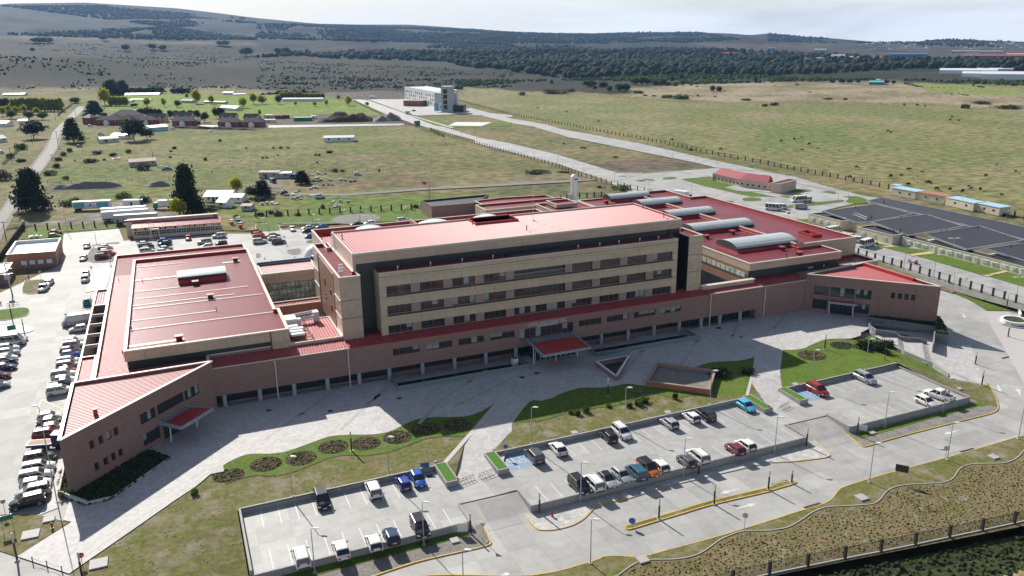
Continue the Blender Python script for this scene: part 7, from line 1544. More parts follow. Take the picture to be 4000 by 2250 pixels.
for q,l,lb in ((('D1',1590,735),2.6,'left bicycle rack at the end of the first walkway'),(('D1',1748,690),3.0,'right bicycle rack at the end of the first walkway'),(('D3',125,178),2.4,'bicycle rack at the end of the second walkway')):
    b=at(*q,.02); e=empty('bicycle_rack',tuple(b),R(14),lb,'bicycle rack'); mb=MB()
    mb.tube((-l/2,0,.85),(l/2,0,.85),.035).tube((-l/2,.5,.06),(l/2,.5,.06),.03).tube((-l/2,-.5,.06),(l/2,-.5,.06),.03); mb.build('rails',M['rust'],e)
    for x in np.linspace(-l/2,l/2,5): MB().path([(x,-.5,.05),(x,0,.85),(x,.5,.05)],.03).build('hoop',M['rust'],e)
b0=[at('D0',x,y,.7) for x,y in((248,1350),(357,1380),(470,1420))]; e=empty('chain_barrier',tuple(b0[0]),0,'chain hung between three posts across the bottom left walkway','barrier')
for b in b0: q=b-b0[0]; MB().tube((q.x,q.y,0),(q.x,q.y,.95),.07).build('post',M['sill_dark'],e)
for a,b in zip(b0,b0[1:]): a=a-b0[0];b=b-b0[0]; MB().path([(a.x+(b.x-a.x)*t,a.y+(b.y-a.y)*t,.9-1.4*t*(1-t)) for t in np.linspace(0,1,7)],.03,5).build('chain',M['galv'],e)
p=at('C0',877,500,.66); e=empty('recycling_bell',tuple(p),0,'dark green recycling bell with blue front by the light courts','recycling bin'); MB().tube((0,0,0),(0,0,1.3),1.0,.95,n=12).tube((0,0,1.3),(0,0,1.9),.95,.4,n=12).build('body',M['green_paint'],e); MB().box(-.5,-1.02,.4,.4,-.9,1.3).build('panel',M['sign_blue'],e); MB().box(.9,1.2,0,1.0,1.3,2.6).build('post',M['galv'],e)
p=at('Q4',260,1180,.8); e=empty('white_kiosk',tuple(p),0,'white air conditioning box beside the left light well','box'); MB().box(-.6,-.5,0,.6,.5,1.5).build('body',M['white_paint'],e); MB().box(-.45,-.35,1.5,.45,.35,1.55).build('grille',M['trim_black'],e)
# white ring planter
p=ath('C3',2480,665,.06); e=empty('ring_planter',tuple(p),0,'round white raised planter on the paving at the right edge','planter'); mb=MB(); rg=[]
for t in np.linspace(0,2*math.pi,29)[:-1]: c,s=math.cos(t),math.sin(t); rg.append([(3.0*c,3.0*s,0),(3.1*c,3.1*s,.75),(2.5*c,2.5*s,.75),(2.5*c,2.5*s,0)])
mb.loft(rg+[rg[0]],cap=False); mb.build('ring_wall',M['white_paint'],e); MB().tube((0,0,0),(0,0,.5),2.5,n=24).build('soil_bed',M['ivy'],e)
MB().tube((0,0,-.01),(0,0,.01),4.2,n=28).build('gravel_bed',M['gravel'],kind='structure',loc=tuple(p+Vector((-.4,0,0))))
a,b=ath('C3',2500,510,0),ath('C3',2540,625,0); e=empty('white_seat_wall',tuple(a),0,'low white wall segment above the ring planter','wall'); MB().beam((0,0,.4),(b.x-a.x,b.y-a.y,.4),.35,.9).build('seat_wall',M['white_paint'],e)
# barriers and cones
def cone(q,lb,z=.66): p=at(*q,z); e=empty('traffic_cone',tuple(p),0,lb,'cone'); MB().tube((0,0,0),(0,0,.75),.16,.03,n=8).build('cone_body',M['orange_paint'],e); MB().box(-.22,-.22,0,.22,.22,.05).build('base',M['orange_paint'],e)
for q,lb in ((('C3',1998,235),'orange traffic cone on the yard beyond the fence'),(('B1',88,1320),'left traffic cone on the pavement behind the wing'),(('B1',158,1345),'middle traffic cone on the pavement behind the wing'),(('B1',390,1305),'right traffic cone by the white dome')): cone(q,lb)
for q,m,lb in ((('C3',1418,55),'white_paint','white plastic barrier on the yard'),(('C3',1488,78),'red_paint','red plastic barrier on the yard')): p=at(*q,.66); e=empty('road_barrier',tuple(p),.3,lb,'barrier'); MB().prism([(-.8,-.25),(.8,-.25),(.8,.25),(-.8,.25)],0,.35).build('barrier_foot',M[m],e); MB().box(-.75,-.12,.35,.75,.12,1.0).build('barrier_top',M[m],e)
# ---------------------------------------------------------------- fences
def fence(P,name,lb,h=2.0,post='post_brown',sp=3.,pw=.22,z=.6,mesh='fence_mesh',bars=False,plinth=False,rails=2,every=1,zf=None):
    e=empty(name,(P[0][0],P[0][1],z),0,lb,'fence'); ox,oy=P[0]; posts=[]
    Q=[]; 
    for a,b in zip(P,P[1:]):
        l=math.hypot(b[0]-a[0],b[1]-a[1]);n=max(1,round(l/sp)); Q+=[(a[0]+(b[0]-a[0])*i/n,a[1]+(b[1]-a[1])*i/n) for i in range(n)]
    Q.append(P[-1]); first=None; extra=MB(); cnt=0
    for x,y in Q:
        dz=(zf(x,y)-z) if zf else 0
        if cnt<98:
            if first is None: first=MB().box(-pw/2,-pw/2,-.3,pw/2,pw/2,h+.12).build('post',M[post],e); o=first
            else: o=first.copy(); COL.objects.link(o)
            o.location=(x-ox,y-oy,dz)
        else: extra.box(x-ox-pw/2,y-oy-pw/2,dz-.3,x-ox+pw/2,y-oy+pw/2,dz+h+.12)
        cnt+=1
    if extra.v: extra.build('far_posts',M[post],e,kind='stuff')
    mb=MB()
    for a,b in zip(Q,Q[1:]):
        da=(zf(*a)-z) if zf else 0; db=(zf(*b)-z) if zf else 0
        for k in range(rails): zz=.25+(h-.35)*k/max(1,rails-1); mb.beam((a[0]-ox,a[1]-oy,zz+da),(b[0]-ox,b[1]-oy,zz+db),.05,.05)
    mb.build('rails',M[mesh],e)
    if bars:
        for a,b in zip(Q,Q[1:]):
            mb=MB(); l=math.hypot(b[0]-a[0],b[1]-a[1]); n=int(l/.16)
            for i in range(1,n): x=a[0]+(b[0]-a[0])*i/n-ox;y=a[1]+(b[1]-a[1])*i/n-oy; mb.box(x-.015,y-.015,.2,x+.015,y+.015,h-.05)
            mb.build('railing_panel',M['post_brown'],e)
    if plinth:
        mb=MB()
        for a,b in zip(Q,Q[1:]): mb.beam((a[0]-ox,a[1]-oy,-.1),(b[0]-ox,b[1]-oy,-.1),.25,.45)
        mb.build('plinth',M['curb'],e)
    return e
fence(pts('D3 -900,1680 -270,1500 8,1435 298,1375 578,1318 850,1265 1110,1212 1367,1157 1615,1105 1857,1052 2100,1000 2500,915 3000,810',-.85),'railing_fence','dark metal railing with square posts along the planted bank',h=1.9,sp=5.1,pw=.36,z=-.85,bars=True,plinth=True)
fence(pts('C3 905,-10 1073,45 1245,90 1430,145 1620,205 1820,265 2035,330 2260,400 2490,470 2750,550 3100,650',.66),'post_fence','fence of black square posts between the curved road and the yard',h=2.1,sp=3.6,pw=.42,z=.66,post='trim_black',plinth=True)
fence(pts('B0 240,1030 1190,985',.66),'post_fence','brown post fence behind the green hatchback',h=2.3,sp=4.2,pw=.5,z=.66); fence(pts('B1 0,895 1665,815',.66),'post_fence','brown post fence between the rear lawn and the scrap plot',h=2.3,sp=4.2,pw=.55,z=.66)
fence(pts('B0 250,995 130,1160 0,1345',.66),'board_fence','dark boundary fence left of the brick building',h=2.2,sp=1.6,pw=.5,z=.66,rails=4)
fence(pts('A1 985,1020 1290,1170 1560,1262 1900,1385; B1 1750,20 2200,158 2576,265; B2 0,258 480,400 700,485 1000,570 1330,645 1600,718',.6),'post_fence','long dark post fence along the near side of the lower road',h=2.0,sp=4.5,pw=.3)
fence(pts('A1 2010,1010; A2 0,1158 250,1205 500,1250 850,1320 1250,1392 1540,1447; B2 1900,240 2200,300 2576,365; B3 0,372 400,450 700,505 1210,610',.6),'post_fence','long dark post fence between the upper road and the pasture',h=2.0,sp=5.5,pw=.45)
fence(pts('B3 2330,870 2480,890 2576,920 2900,1000',.6),'post_fence','dark post fence right of the last cabin',h=2.0,sp=4.5,pw=.45); fence(pts('B2 490,730 680,705 900,690',.66),'post_fence','brown post fence behind the gas tank',h=2.2,sp=4,pw=.5); fence(pts('B2 1360,650 1600,712',.66),'post_fence','short pale fence beside the mobile clinic truck',h=1.8,sp=3,pw=.12,post='galv')
for s_,lb in (('B0 830,230 1700,230 2576,240; B1 0,235 700,210 1300,185 2250,160','thin wire fence across the field above the weathered cottage'),('B0 480,560 1200,545 1700,520 1800,515','thin wire fence left of the big conifer'),('B1 600,440 1000,430 1480,410','thin wire fence above the dry grass slope'),('A0 1020,1075 1700,1070 2400,1100; A1 0,1050 1000,1055','wire fence across the bright green fields'),('A0 830,1430 1010,1430','dark timber fence beside the white cottage')):
    fence(pts(s_,.6),'wire_fence',lb,h=1.3,sp=6,pw=.14,rails=2)
fence(pts('A0 890,1285 1240,1290; A0 1690,1290 1950,1290 2200,1305 2576,1310; A1 0,1305 160,1300',.6),'board_fence','grey board fence before the red houses',h=2.0,sp=3,pw=.15,rails=7,mesh='grey_wall')
fence(pts('A0 580,1170 650,1110 760,1040',.6),'board_fence','dark board fence beside the upper gravel road',h=2,sp=3,pw=.2,rails=6,mesh='post_brown'); fence(pts('A0 60,1225 520,1225',.6),'board_fence','grey board fence before the left lime trees',h=2,sp=3,pw=.15,rails=7,mesh='grey_wall'); fence(pts('B0 30,375 220,205',.6),'board_fence','dark board fence beside the lower left bushes',h=1.8,sp=3,pw=.2,rails=6,mesh='post_brown')
fence(pts('B0 2010,605 2576,590; B1 0,590',.6),'stake_fence','pale stake rows of the vegetable plot, nearest row',h=2.2,sp=1.6,pw=.12,post='coping',rails=1); fence(pts('B0 2040,550 2576,535',.6),'stake_fence','pale stake rows of the vegetable plot, second row',h=2.2,sp=1.6,pw=.12,post='coping',rails=1); fence(pts('B0 2060,500 2576,485',.6),'stake_fence','pale stake rows of the vegetable plot, farthest row',h=2.2,sp=1.6,pw=.12,post='coping',rails=1)
for k,(x,y0,y1,t) in enumerate(((195,870,700,'B0'),(60,1110,930,'B0'),(395,500,430,'B0'),(590,200,30,'B0'),(325,160,10,'B0'),(120,340,190,'B0'),(560,1210,1090,'A0'),(605,1180,1055,'A0'),(770,1215,1110,'A0'),(655,1120,1040,'A0'),(990,1030,890,'A0'),(1410,815,740,'A0'),(1540,300,240,'B0'),(1060,300,230,'B0') if 0 else (525,330,260,'B0'))):
    p=at(t,x,y0,.6); h=hgt_of((t,x,y0),(t,x,y1),.6); e=empty('utility_pole',tuple(p),rnd.random(),'wooden utility pole along the gravel road, '+['nearest the hospital fence','in the lower left corner of the field','before the bend','beside the dark cypress','among the left bushes','beside the board fence','left of the pair by the lime trees','right of the pair by the lime trees','on the green verge','behind the green verge','at the far end','on the distant moor','behind the weathered cottage','left of the road bushes'][k],'utility pole','utility poles'); MB().tube((0,0,0),(0,0,h),.16,.11).build('pole',M['post_brown'],e); MB().box(-1.1,-.06,h-.7,1.1,.06,h-.55).build('crossarm',M['post_brown'],e)
# ---------------------------------------------------------------- plants
def crown(kind,seed,n=1700):
    r=np.random.RandomState(seed)
    if kind=='conifer':
        ncl=75; h=r.rand(ncl)**.85; rad_=(1-h)**.75*.34+.03; a=r.rand(ncl)*6.28; rr=rad_*r.uniform(.45,1,ncl); C=np.stack([rr*np.cos(a),rr*np.sin(a),h*.9+.07],1); S=np.stack([.09+.05*(1-h)]*2+[.05+0*h],1); s=.027
    elif kind=='poplar':
        ncl=26; h=r.rand(ncl); a=r.rand(ncl)*6.28; rr=.13*np.sin(math.pi*np.clip(h,.05,1)**.7)*r.uniform(.2,1,ncl); C=np.stack([rr*np.cos(a),rr*np.sin(a),h*.8+.14],1); S=np.full((ncl,3),.06); s=.03
    elif kind=='bush':
        ncl=26; a=r.rand(ncl)*6.28; rr=.62*np.sqrt(r.rand(ncl)); C=np.stack([rr*np.cos(a),rr*np.sin(a),.15+.55*r.rand(ncl)*(1-rr)],1); S=np.full((ncl,3),.17); s=.06
    else:
        ncl=46; v=r.normal(size=(ncl,3)); v/=np.linalg.norm(v,axis=1)[:,None]; C=v*r.uniform(.4,1,ncl)[:,None]*np.array([.34,.34,.32])+[0,0,.62]; S=np.full((ncl,3),.11); s=.036
    k=r.randint(0,ncl,n); P=C[k]+r.normal(size=(n,3))*S[k]*.75; P[:,2]=np.maximum(P[:,2],.02)
    q1=r.normal(size=(n,3)); q1/=np.linalg.norm(q1,axis=1)[:,None]; q2=np.cross(q1,r.normal(size=(n,3))); q2/=np.linalg.norm(q2,axis=1)[:,None]
    ss=(s*r.uniform(.6,1.4,n))[:,None]; V=np.stack([P-q1*ss-q2*ss*.7,P+q1*ss-q2*ss*.7,P+q1*ss+q2*ss*.7,P-q1*ss+q2*ss*.7],1).reshape(-1,3); return V,np.arange(n*4).reshape(-1,4)
CM={}
for kd,mm,nn_ in (('conifer','leaf_dark',4200),('poplar','leaf_lime',1300),('round','leaf_green',1500),('bush','leaf_green',520),('scrub','leaf_brown',480)):
    CM[kd]=[np_obj('crown',*crown('bush' if kd=='scrub' else kd,s_,nn_),[M[mm]],mesh_only=True) for s_ in (1,2,3)]
CM['lime_round']=[np_obj('crown',*crown('round',7+s_,1600),[M['leaf_lime']],mesh_only=True) for s_ in (1,2)]
CM['dark_round']=[np_obj('crown',*crown('round',17+s_,1700),[M['leaf_dark']],mesh_only=True) for s_ in (1,2,3)]
CM['dark_bush']=[np_obj('crown',*crown('bush',27+s_,560),[M['leaf_dark']],mesh_only=True) for s_ in (1,2)]
TRK=MB().tube((0,0,-.02),(0,0,.8),.028,.008,n=7).tube((0,0,.35),(.1,.05,.6),.011,.004,n=5).tube((0,0,.4),(-.09,.06,.65),.011,.004,n=5).mesh('trunk',M['bark'])
tr_=random.Random(3)
def plant(kd,q,h,w_,lb,group=None,z=.6,p=None,cat=None,name=None):
    p=p or tuple(at(*q,z)); nm=name or {'conifer':'conifer_tree','poplar':'poplar_tree','round':'leafy_tree','bush':'bush','scrub':'bush','lime_round':'leafy_tree','dark_round':'dark_tree','dark_bush':'bush'}[kd]
    bushy=kd in('bush','scrub','dark_bush'); me=tr_.choice(CM[kd])
    e=empty(nm,p,tr_.uniform(0,6.28),lb,cat or ('bush' if bushy else 'tree'),group); c=bpy.data.objects.new('crown',me); COL.objects.link(c); c.parent=e; wf={'conifer':.7,'poplar':.33,'round':.8,'lime_round':.8,'dark_round':.8}.get(kd,1.7)
    c.scale=(w_/wf,w_/wf,h/(.85 if bushy else 1.0))
    if not bushy: t=bpy.data.objects.new('trunk',TRK); COL.objects.link(t); t.parent=e; t.scale=(h,h,h)
    return e
def ptree(kd,t,x,y0,y1,wpx,lb,group=None):
    """base pixel, top pixel row and crown width in tile pixels"""
    h=hgt_of((t,x,y0),(t,x,y1),.6); a=at(t,x-wpx/2,y0,.6);b=at(t,x+wpx/2,y0,.6); return plant(kd,(t,x,y0),h,(b-a).length,lb,group)
gC='dark conifers on the fields'
for a in (('B0',345,835,412,265,'big dark conifer beside the gravel road left of the trailers'),('B0',1900,850,372,225,'tall dark conifer behind the lime tree and box truck'),('A0',740,1430,1190,150,'tall dark cypress clump on the right side of the gravel road'),('A0',955,1175,1015,150,'dark conifer on the road verge above the cypress clump'),('A0',340,1395,1215,210,'broad dark tree left of the gravel road'),('A0',1350,1415,1200,220,'big dark leaning tree beside the pale blue shed'),('A0',1480,1400,1290,130,'lower dark tree touching the pale blue shed'),('A0',1130,975,805,170,'dark conifer behind the pale farmhouse, left one'),('A0',1240,965,812,130,'dark conifer behind the pale farmhouse, right one'),('A0',2205,1190,1080,110,'round dark conifer left of the white farmhouse'),('B1',70,690,530,170,'dark conifer on the left of the scrap plot'),('B1',465,560,432,140,'dark conifer beside the scrapyard shed'),('A0',890,905,855,50,'small dark conifer at the far bend of the road'),('A0',1590,955,865,150,'dark tree at the right end of the farm hedge')):
    ptree('conifer' if a[0]!='A0' or a[1] not in(340,1350,1480,2205,1590) else 'dark_round',*a[:6],gC)
gR='dark hedge trees near the estate'
for k,(x,y0,y1,w_) in enumerate([(1330,955,880,90),(1400,955,880,90),(1460,955,885,90),(1530,955,870,80),(1750,958,890,60),(1800,958,885,60),(1850,958,885,70),(1900,958,885,60),(1420,1175,1090,70),(1480,1175,1085,80),(1540,1175,1090,70),(1600,1180,1095,70),(1720,1195,1110,60),(1780,1195,1110,70),(1850,1195,1110,70),(1920,1200,1108,70),(1990,1200,1110,70),(2060,1230,1130,80),(1060,1180,1135,50),(1350,1080,1040,70),(20,1110,990,80),(70,1110,985,80)]):
    ptree('dark_round','A0',x,y0,y1,w_,'dark hedge tree '+('in the hedge behind the farm building' if y0<960 else 'in the hedge behind the red houses' if x>1400 else 'beside the left lime trees')+', '+['first','second','third','fourth','fifth','sixth','seventh','eighth','ninth','tenth','eleventh','twelfth'][k%12]+' of its row',gR)
gP='lime green poplars in rows'; od=['first','second','third','fourth','fifth','sixth','seventh','eighth','ninth','tenth','eleventh','twelfth','thirteenth','fourteenth','fifteenth','sixteenth']
for k,x in enumerate(np.linspace(140,620,15)): ptree('poplar','A0',x,1120,980,60,od[k]+' lime poplar of the long row at the left edge',gP)
for k,x in enumerate(np.linspace(1110,1275,8)): ptree('poplar','A0',x,1065,968,40,od[k]+' lime poplar of the row before the pale farmhouse',gP)
for k,x in enumerate(np.linspace(262,445,6)): ptree('poplar','A1',x,1000,920,52,od[k]+' lime poplar of the left row behind the long greenhouse',gP)
for k,x in enumerate(np.linspace(480,670,6)): ptree('poplar','A1',x,1000,930,48,od[k]+' lime poplar of the right row behind the long greenhouse',gP)
for kd,t,x,y0,y1,w_,lb in (('lime_round','A0',1060,1060,888,100,'big lime tree beside the far road'),('lime_round','A0',1985,1045,900,90,'tall lime tree beside the pink roofed cottage'),('lime_round','A0',85,1135,1060,55,'lime tree at the left edge before the long poplar row'),('lime_round','A0',30,1170,1070,60,'lime tree in the lower left of the poplar row'),('lime_round','A0',165,1150,1070,60,'second lime tree before the long poplar row'),('lime_round','A0',245,1140,1055,60,'third lime tree before the long poplar row'),('lime_round','A0',370,1150,1080,55,'fourth lime tree before the long poplar row'),('round','A0',300,1205,1120,90,'green tree left, below the poplar row'),('round','A0',430,1205,1130,90,'green tree right, below the poplar row'),('round','A0',120,1195,1110,90,'green tree at the left, below the poplar row'),('lime_round','A0',1480,1075,985,70,'lime tree right of the low pale shed'),('lime_round','A0',1652,1075,985,50,'slim lime tree on the green field'),('lime_round','A0',1882,992,940,35,'small lime tree left of the tall one'),('lime_round','A0',2130,1050,958,60,'lime tree between barn and pink cottage'),('lime_round','A0',2450,1085,980,80,'lime tree right of the white farmhouse'),('lime_round','A0',2550,1050,935,70,'lime tree at the field edge near the barn'),('lime_round','A1',65,1050,960,90,'lime tree left of the long greenhouse'),('round','A1',225,1050,960,60,'green tree at the left end of the long greenhouse'),('lime_round','A1',710,1065,1000,40,'lime tree on the green field near the road'),('lime_round','A1',930,1065,965,70,'lime tree close to the near road'),('lime_round','A1',830,1008,955,40,'small lime tree behind the green field'),('lime_round','A1',400,1065,1020,30,'little lime tree before the greenhouse'),('lime_round','A1',590,1068,1020,40,'little lime tree below the right poplar row'),('lime_round','A1',40,1165,1100,35,'little lime tree above the tan container'),('lime_round','A1',1120,1070,1025,40,'little lime tree on the near road fence'),('lime_round','A0',1410,1200,1160,60,'low lime tree among the red houses'),('round','A0',2000,1270,1215,45,'small green tree beside the estate street'),('lime_round','B0',1805,890,705,170,'bright lime tree in front of the big dark conifer'),('lime_round','B0',2378,655,497,120,'lime tree in front of the stake rows'),('lime_round','B0',2375,918,865,60,'small lime bush by the playground'),('round','B0',2520,700,590,110,'bare greyish tree right of the white house'),('round','A0',1790,1080,1010,70,'green tree left of the tall lime tree'),('round','A0',760,1050,975,90,'grey green tree above the green verge')):
    ptree(kd,t,x,y0,y1,w_,lb,'single leafy trees on the fields')
gG='green trees behind the pasture'
for k,(x,y0,y1,w_) in enumerate(((785,890,805,140),(830,908,862,45),(920,892,825,100),(980,932,862,55),(1080,930,835,100),(1150,932,840,80),(1230,862,775,90),(1300,862,762,90),(1370,862,775,80),(1440,872,802,70),(1510,872,785,90),(1570,875,820,60),(1640,880,830,50),(1612,825,768,45),(1717,872,795,60),(1705,805,752,50),(400,852,812,40),(440,500,478,40),(593,530,500,28),(2015,930,860,55),(2080,932,870,60),(1800,872,840,25),(1860,890,862,30),(2445,830,760,50),(340,540,490,60),(680,590,525,70))):
    ptree('round' if k not in(13,15,16,17,18,24,25) else 'dark_round','A2',x,y0,y1,w_,('leafy' if k not in(13,15,16,17,18,24,25) else 'dark')+' tree at the far edge of the pasture, '+(od[k] if k<16 else ['seventeenth','eighteenth','nineteenth','twentieth','twenty first','twenty second','twenty third','twenty fourth','twenty fifth','twenty sixth','last'][k-16])+' of the scattered clump',gG)
k=0
for row in ([(1375+i*26,845+i*6) for i in range(8)],[(1650+i*62,892+i*2.2) for i in range(10)],[(1765+i*28,925+i*8) for i in range(4)],[(1915,955),(1955,962),(1980,966),(2005,968)],[(2065,865),(2115,878),(2140,880),(2168,885)],[(1600,900),(1640,912),(1790,945),(1840,958)]):
    for x,y in row:
        k+=1; ptree('dark_round','A3',x,y+4,y-16,26,'small clipped dark tree in the rows of the distant green plot','small trees of the distant plot')
for x,y0,y1,w_,lb in ((1185,845,805,70,'green tree right of the green shed'),(1262,852,808,40,'bare grey tree right of the green shed'),(745,475,442,60,'dark tree on the distant plain, larger'),(838,470,442,30,'dark tree on the distant plain, smaller'),(342,460,436,45,'dark tree left on the distant plain'),(905,838,805,50,'green tree left of the green shed'),(740,842,800,80,'broad green tree by the distant hedge'),(820,840,800,70,'green tree beside the broad one'),(650,840,808,50,'small green tree by the distant hedge')): ptree('dark_round','A3',x,y0,y1,w_,lb)
for t,x,y0,y1,w_,lb in (('A0',420,438,385,180,'dark tree group high on the left slope'),('A0',497,435,400,55,'round dark tree on the left slope'),('A0',1045,415,370,65,'dark tree at the pale strip'),('A0',1268,520,462,60,'dark tree on the moor, left'),('A0',1535,505,450,70,'dark tree on the moor, middle'),('A0',1640,510,462,80,'dark tree on the moor, right'),('A0',330,522,488,40,'dark tree on the brown hill'),('A0',2250,465,418,110,'dark tree cluster on the upper moor'),('A0',2480,570,490,120,'dark tree cluster on the lower moor'),('A1',220,540,490,60,'dark tree on the moor far left of the wood'),('A1',300,545,490,90,'dark tree beside the one left of the wood'),('A1',515,530,495,30,'small dark tree on the moor')):
    X,Y=px(t,x,y0); v=ray(X,Y); lo,hi=1100.,6000.
    for r_ in np.arange(1100,6500,15):
        hn=math.hypot(v.x,v.y); z_=HC+v.z/hn*r_
        if z_<=gz(v.x/hn*r_,v.y/hn*r_): break
    p=(v.x/hn*r_,v.y/hn*r_,gz(v.x/hn*r_,v.y/hn*r_)-.5); sc_=r_/F_PX*(1000/2576); plant('dark_round',None,(y0-y1)*sc_*1.0,w_*sc_,lb,'single trees on the far moor',p=p)
# bushes
gS='gorse bushes scattered on the fields'
BS=[('B0',s_) for s_ in ((705,240,60,60,'dark_bush'),(640,280,70,60,'scrub'),(590,330,80,50,'dark_bush'),(570,400,80,60,'dark_bush'),(910,345,150,55,'dark_bush'),(1135,280,90,40,'dark_bush'),(1295,250,70,50,'scrub'),(980,260,110,50,'scrub'),(660,515,90,50,'bush'),(755,335,25,20,'scrub'),(1050,325,35,25,'dark_bush'),(1755,210,50,40,'dark_bush'),(1720,240,40,25,'scrub'),(2065,325,45,45,'scrub'),(2215,135,35,30,'dark_bush'),(1440,420,160,110,'scrub'),(1715,300,40,25,'scrub'),(210,215,140,100,'bush'),(215,340,100,50,'dark_bush'),(40,520,170,130,'scrub'),(1465,745,120,95,'dark_bush'),(680,780,180,90,'bush'),(750,740,110,60,'bush'),(1240,700,180,70,'bush'),(2060,830,300,70,'dark_bush'),(340,830,60,40,'bush'),(100,300,90,60,'dark_bush'),(510,470,150,70,'bush'),(250,700,60,40,'bush'),(2480,205,25,20,'dark_bush'))]+[('B1',s_) for s_ in ((740,248,75,35,'dark_bush'),(600,278,35,28,'scrub'),(635,280,35,35,'scrub'),(70,305,35,25,'scrub'),(110,302,40,22,'scrub'),(175,208,30,28,'scrub'),(250,205,45,28,'scrub'),(325,205,35,22,'dark_bush'),(220,278,25,16,'scrub'),(790,440,90,50,'scrub'),(870,440,60,35,'scrub'),(490,540,100,60,'dark_bush'),(220,880,120,60,'scrub'),(150,860,80,45,'scrub'),(420,880,80,30,'dark_bush'),(40,880,110,40,'dark_bush'),(285,670,90,50,'dark_bush'),(670,810,60,60,'scrub'),(1240,435,30,25,'dark_bush'),(615,355,25,30,'scrub'),(1690,560,60,25,'bush'),(30,730,150,60,'dark_bush'),(1610,800,80,40,'dark_bush'))]+[('B2',s_) for s_ in ((520,160,35,18,'dark_bush'),(1045,295,70,14,'scrub'),(880,600,60,30,'dark_bush'),(930,605,25,25,'scrub'),(1100,615,240,60,'bush'),(715,200,90,14,'scrub'),(1800,225,60,22,'scrub'),(520,445,150,20,'bush'),(260,450,300,35,'bush'))]+[('A2',s_) for s_ in ((1560,985,150,50,'round'),(1700,995,200,70,'round'),(1270,945,130,55,'scrub'),(1340,965,60,25,'scrub'),(1430,970,50,25,'scrub'),(2140,925,50,30,'scrub'),(1870,970,30,30,'scrub'),(2040,975,40,18,'scrub'),(2350,1010,120,30,'bush'),(2540,1070,80,40,'scrub'),(100,960,80,60,'scrub'),(430,945,300,75,'scrub'),(590,935,100,70,'scrub'))]+[('A3',s_) for s_ in ((410,940,80,30,'scrub'),(60,880,40,30,'scrub'),(1110,905,50,22,'scrub'),(775,1005,60,30,'scrub'),(60,1060,100,40,'dark_bush'),(1980,1090,110,70,'scrub'),(2150,1045,220,40,'scrub'),(2400,1090,300,50,'scrub'),(1370,1060,30,25,'scrub'),(1500,1060,40,22,'scrub'),(1580,1070,30,22,'scrub'),(600,1000,120,25,'scrub'),(290,860,50,30,'bush'),(1420,960,80,14,'scrub'))]+[('B3',s_) for s_ in ((1610,545,90,25,'scrub'),(1340,475,45,22,'scrub'),(500,205,50,10,'scrub'),(1550,440,50,12,'scrub'),(2350,670,50,20,'scrub'),(935,1110,30,45,'bush'),(1095,1175,30,40,'bush'),(2380,880,90,40,'bush'))]
for k,(t,(x,y,w_,h_,kd)) in enumerate(BS):
    a=at(t,x-w_/2,y,.6);b=at(t,x+w_/2,y,.6); W2=(b-a).length; H2=max(.5,hgt_of((t,x,y),(t,x,y-h_),.6)); 
    if kd=='round': kd='bush'
    e=plant(kd,(t,x,y),H2*.85,W2,{'dark_bush':'dark green','scrub':'brownish','bush':'green'}[kd]+(' low wide' if W2>2.5*H2 else ' rounded' if W2>1.3*H2 else ' upright')+' bush '+{'B0':'on the left field','B1':'on the middle field','B2':'between the roads','A2':'by the pasture edge','A3':'on the far right dry land','B3':'around the right yard'}[t]+(' near the top' if y<400 else ' low down' if y>700 else ' in the middle')+(', left part' if x<900 else ', right part' if x>1700 else ', centre'),gS)
gM='shrubs on the front lawns'
for q,w_,h_,kd,lb in ((('D0',1468,835),1.6,1.3,'bush','small green shrub alone on the left lawn'),(('D2',445,225),1.2,.9,'bush','small shrub on the middle lawn, first from the left'),(('D2',492,232),1.6,1.4,'bush','shrub on the middle lawn, second from the left'),(('D2',560,212),1.8,1.6,'bush','shrub on the middle lawn, third from the left'),(('D2',730,175),1.4,.9,'bush','shrub near the middle of the middle lawn'),(('D2',885,175),1.5,1.1,'dark_bush','dark shrub left of the pair'),(('D2',955,160),2.2,1.8,'bush','larger shrub of the pair by the lamp, left'),(('D2',1005,138),2.2,1.6,'bush','larger shrub of the pair by the lamp, right'),(('D2',1230,112),1.2,1.6,'dark_bush','slim shrub below the brick enclosure'),(('C2',2090,1195),5,1.8,'dark_bush','wide dark shrub right of the brick enclosure'),(('C2',2370,1180),3.2,1.6,'dark_bush','dark shrub beside the second walkway'),(('C3',945,930),3.4,2.2,'dark_bush','big dark shrub left of the lamp on the right lawn'),(('C3',1080,935),5.4,2.4,'dark_bush','big wide dark shrub right of the lamp on the right lawn'),(('C3',1200,910),3.0,2.0,'dark_bush','round dark shrub near the stairs wall'),(('C3',1170,980),3.2,1.2,'dark_bush','low dark shrub in front of the big ones'),(('D0',500,850),2.6,1.4,'bush','green shrub at the left planter corner'),(('D0',480,740),2.2,.9,'bush','low shrub in the narrow left bed'),(('D0',490,680),2.0,.9,'bush','low shrub farther up the narrow left bed')):
    p=ath(*q,.1); p.z=min(p.z,.75); plant(kd,None,h_,w_,lb,gM,p=tuple(p) if q[0]!='D0' or q[1]>1000 else (p.x,p.y,.85))
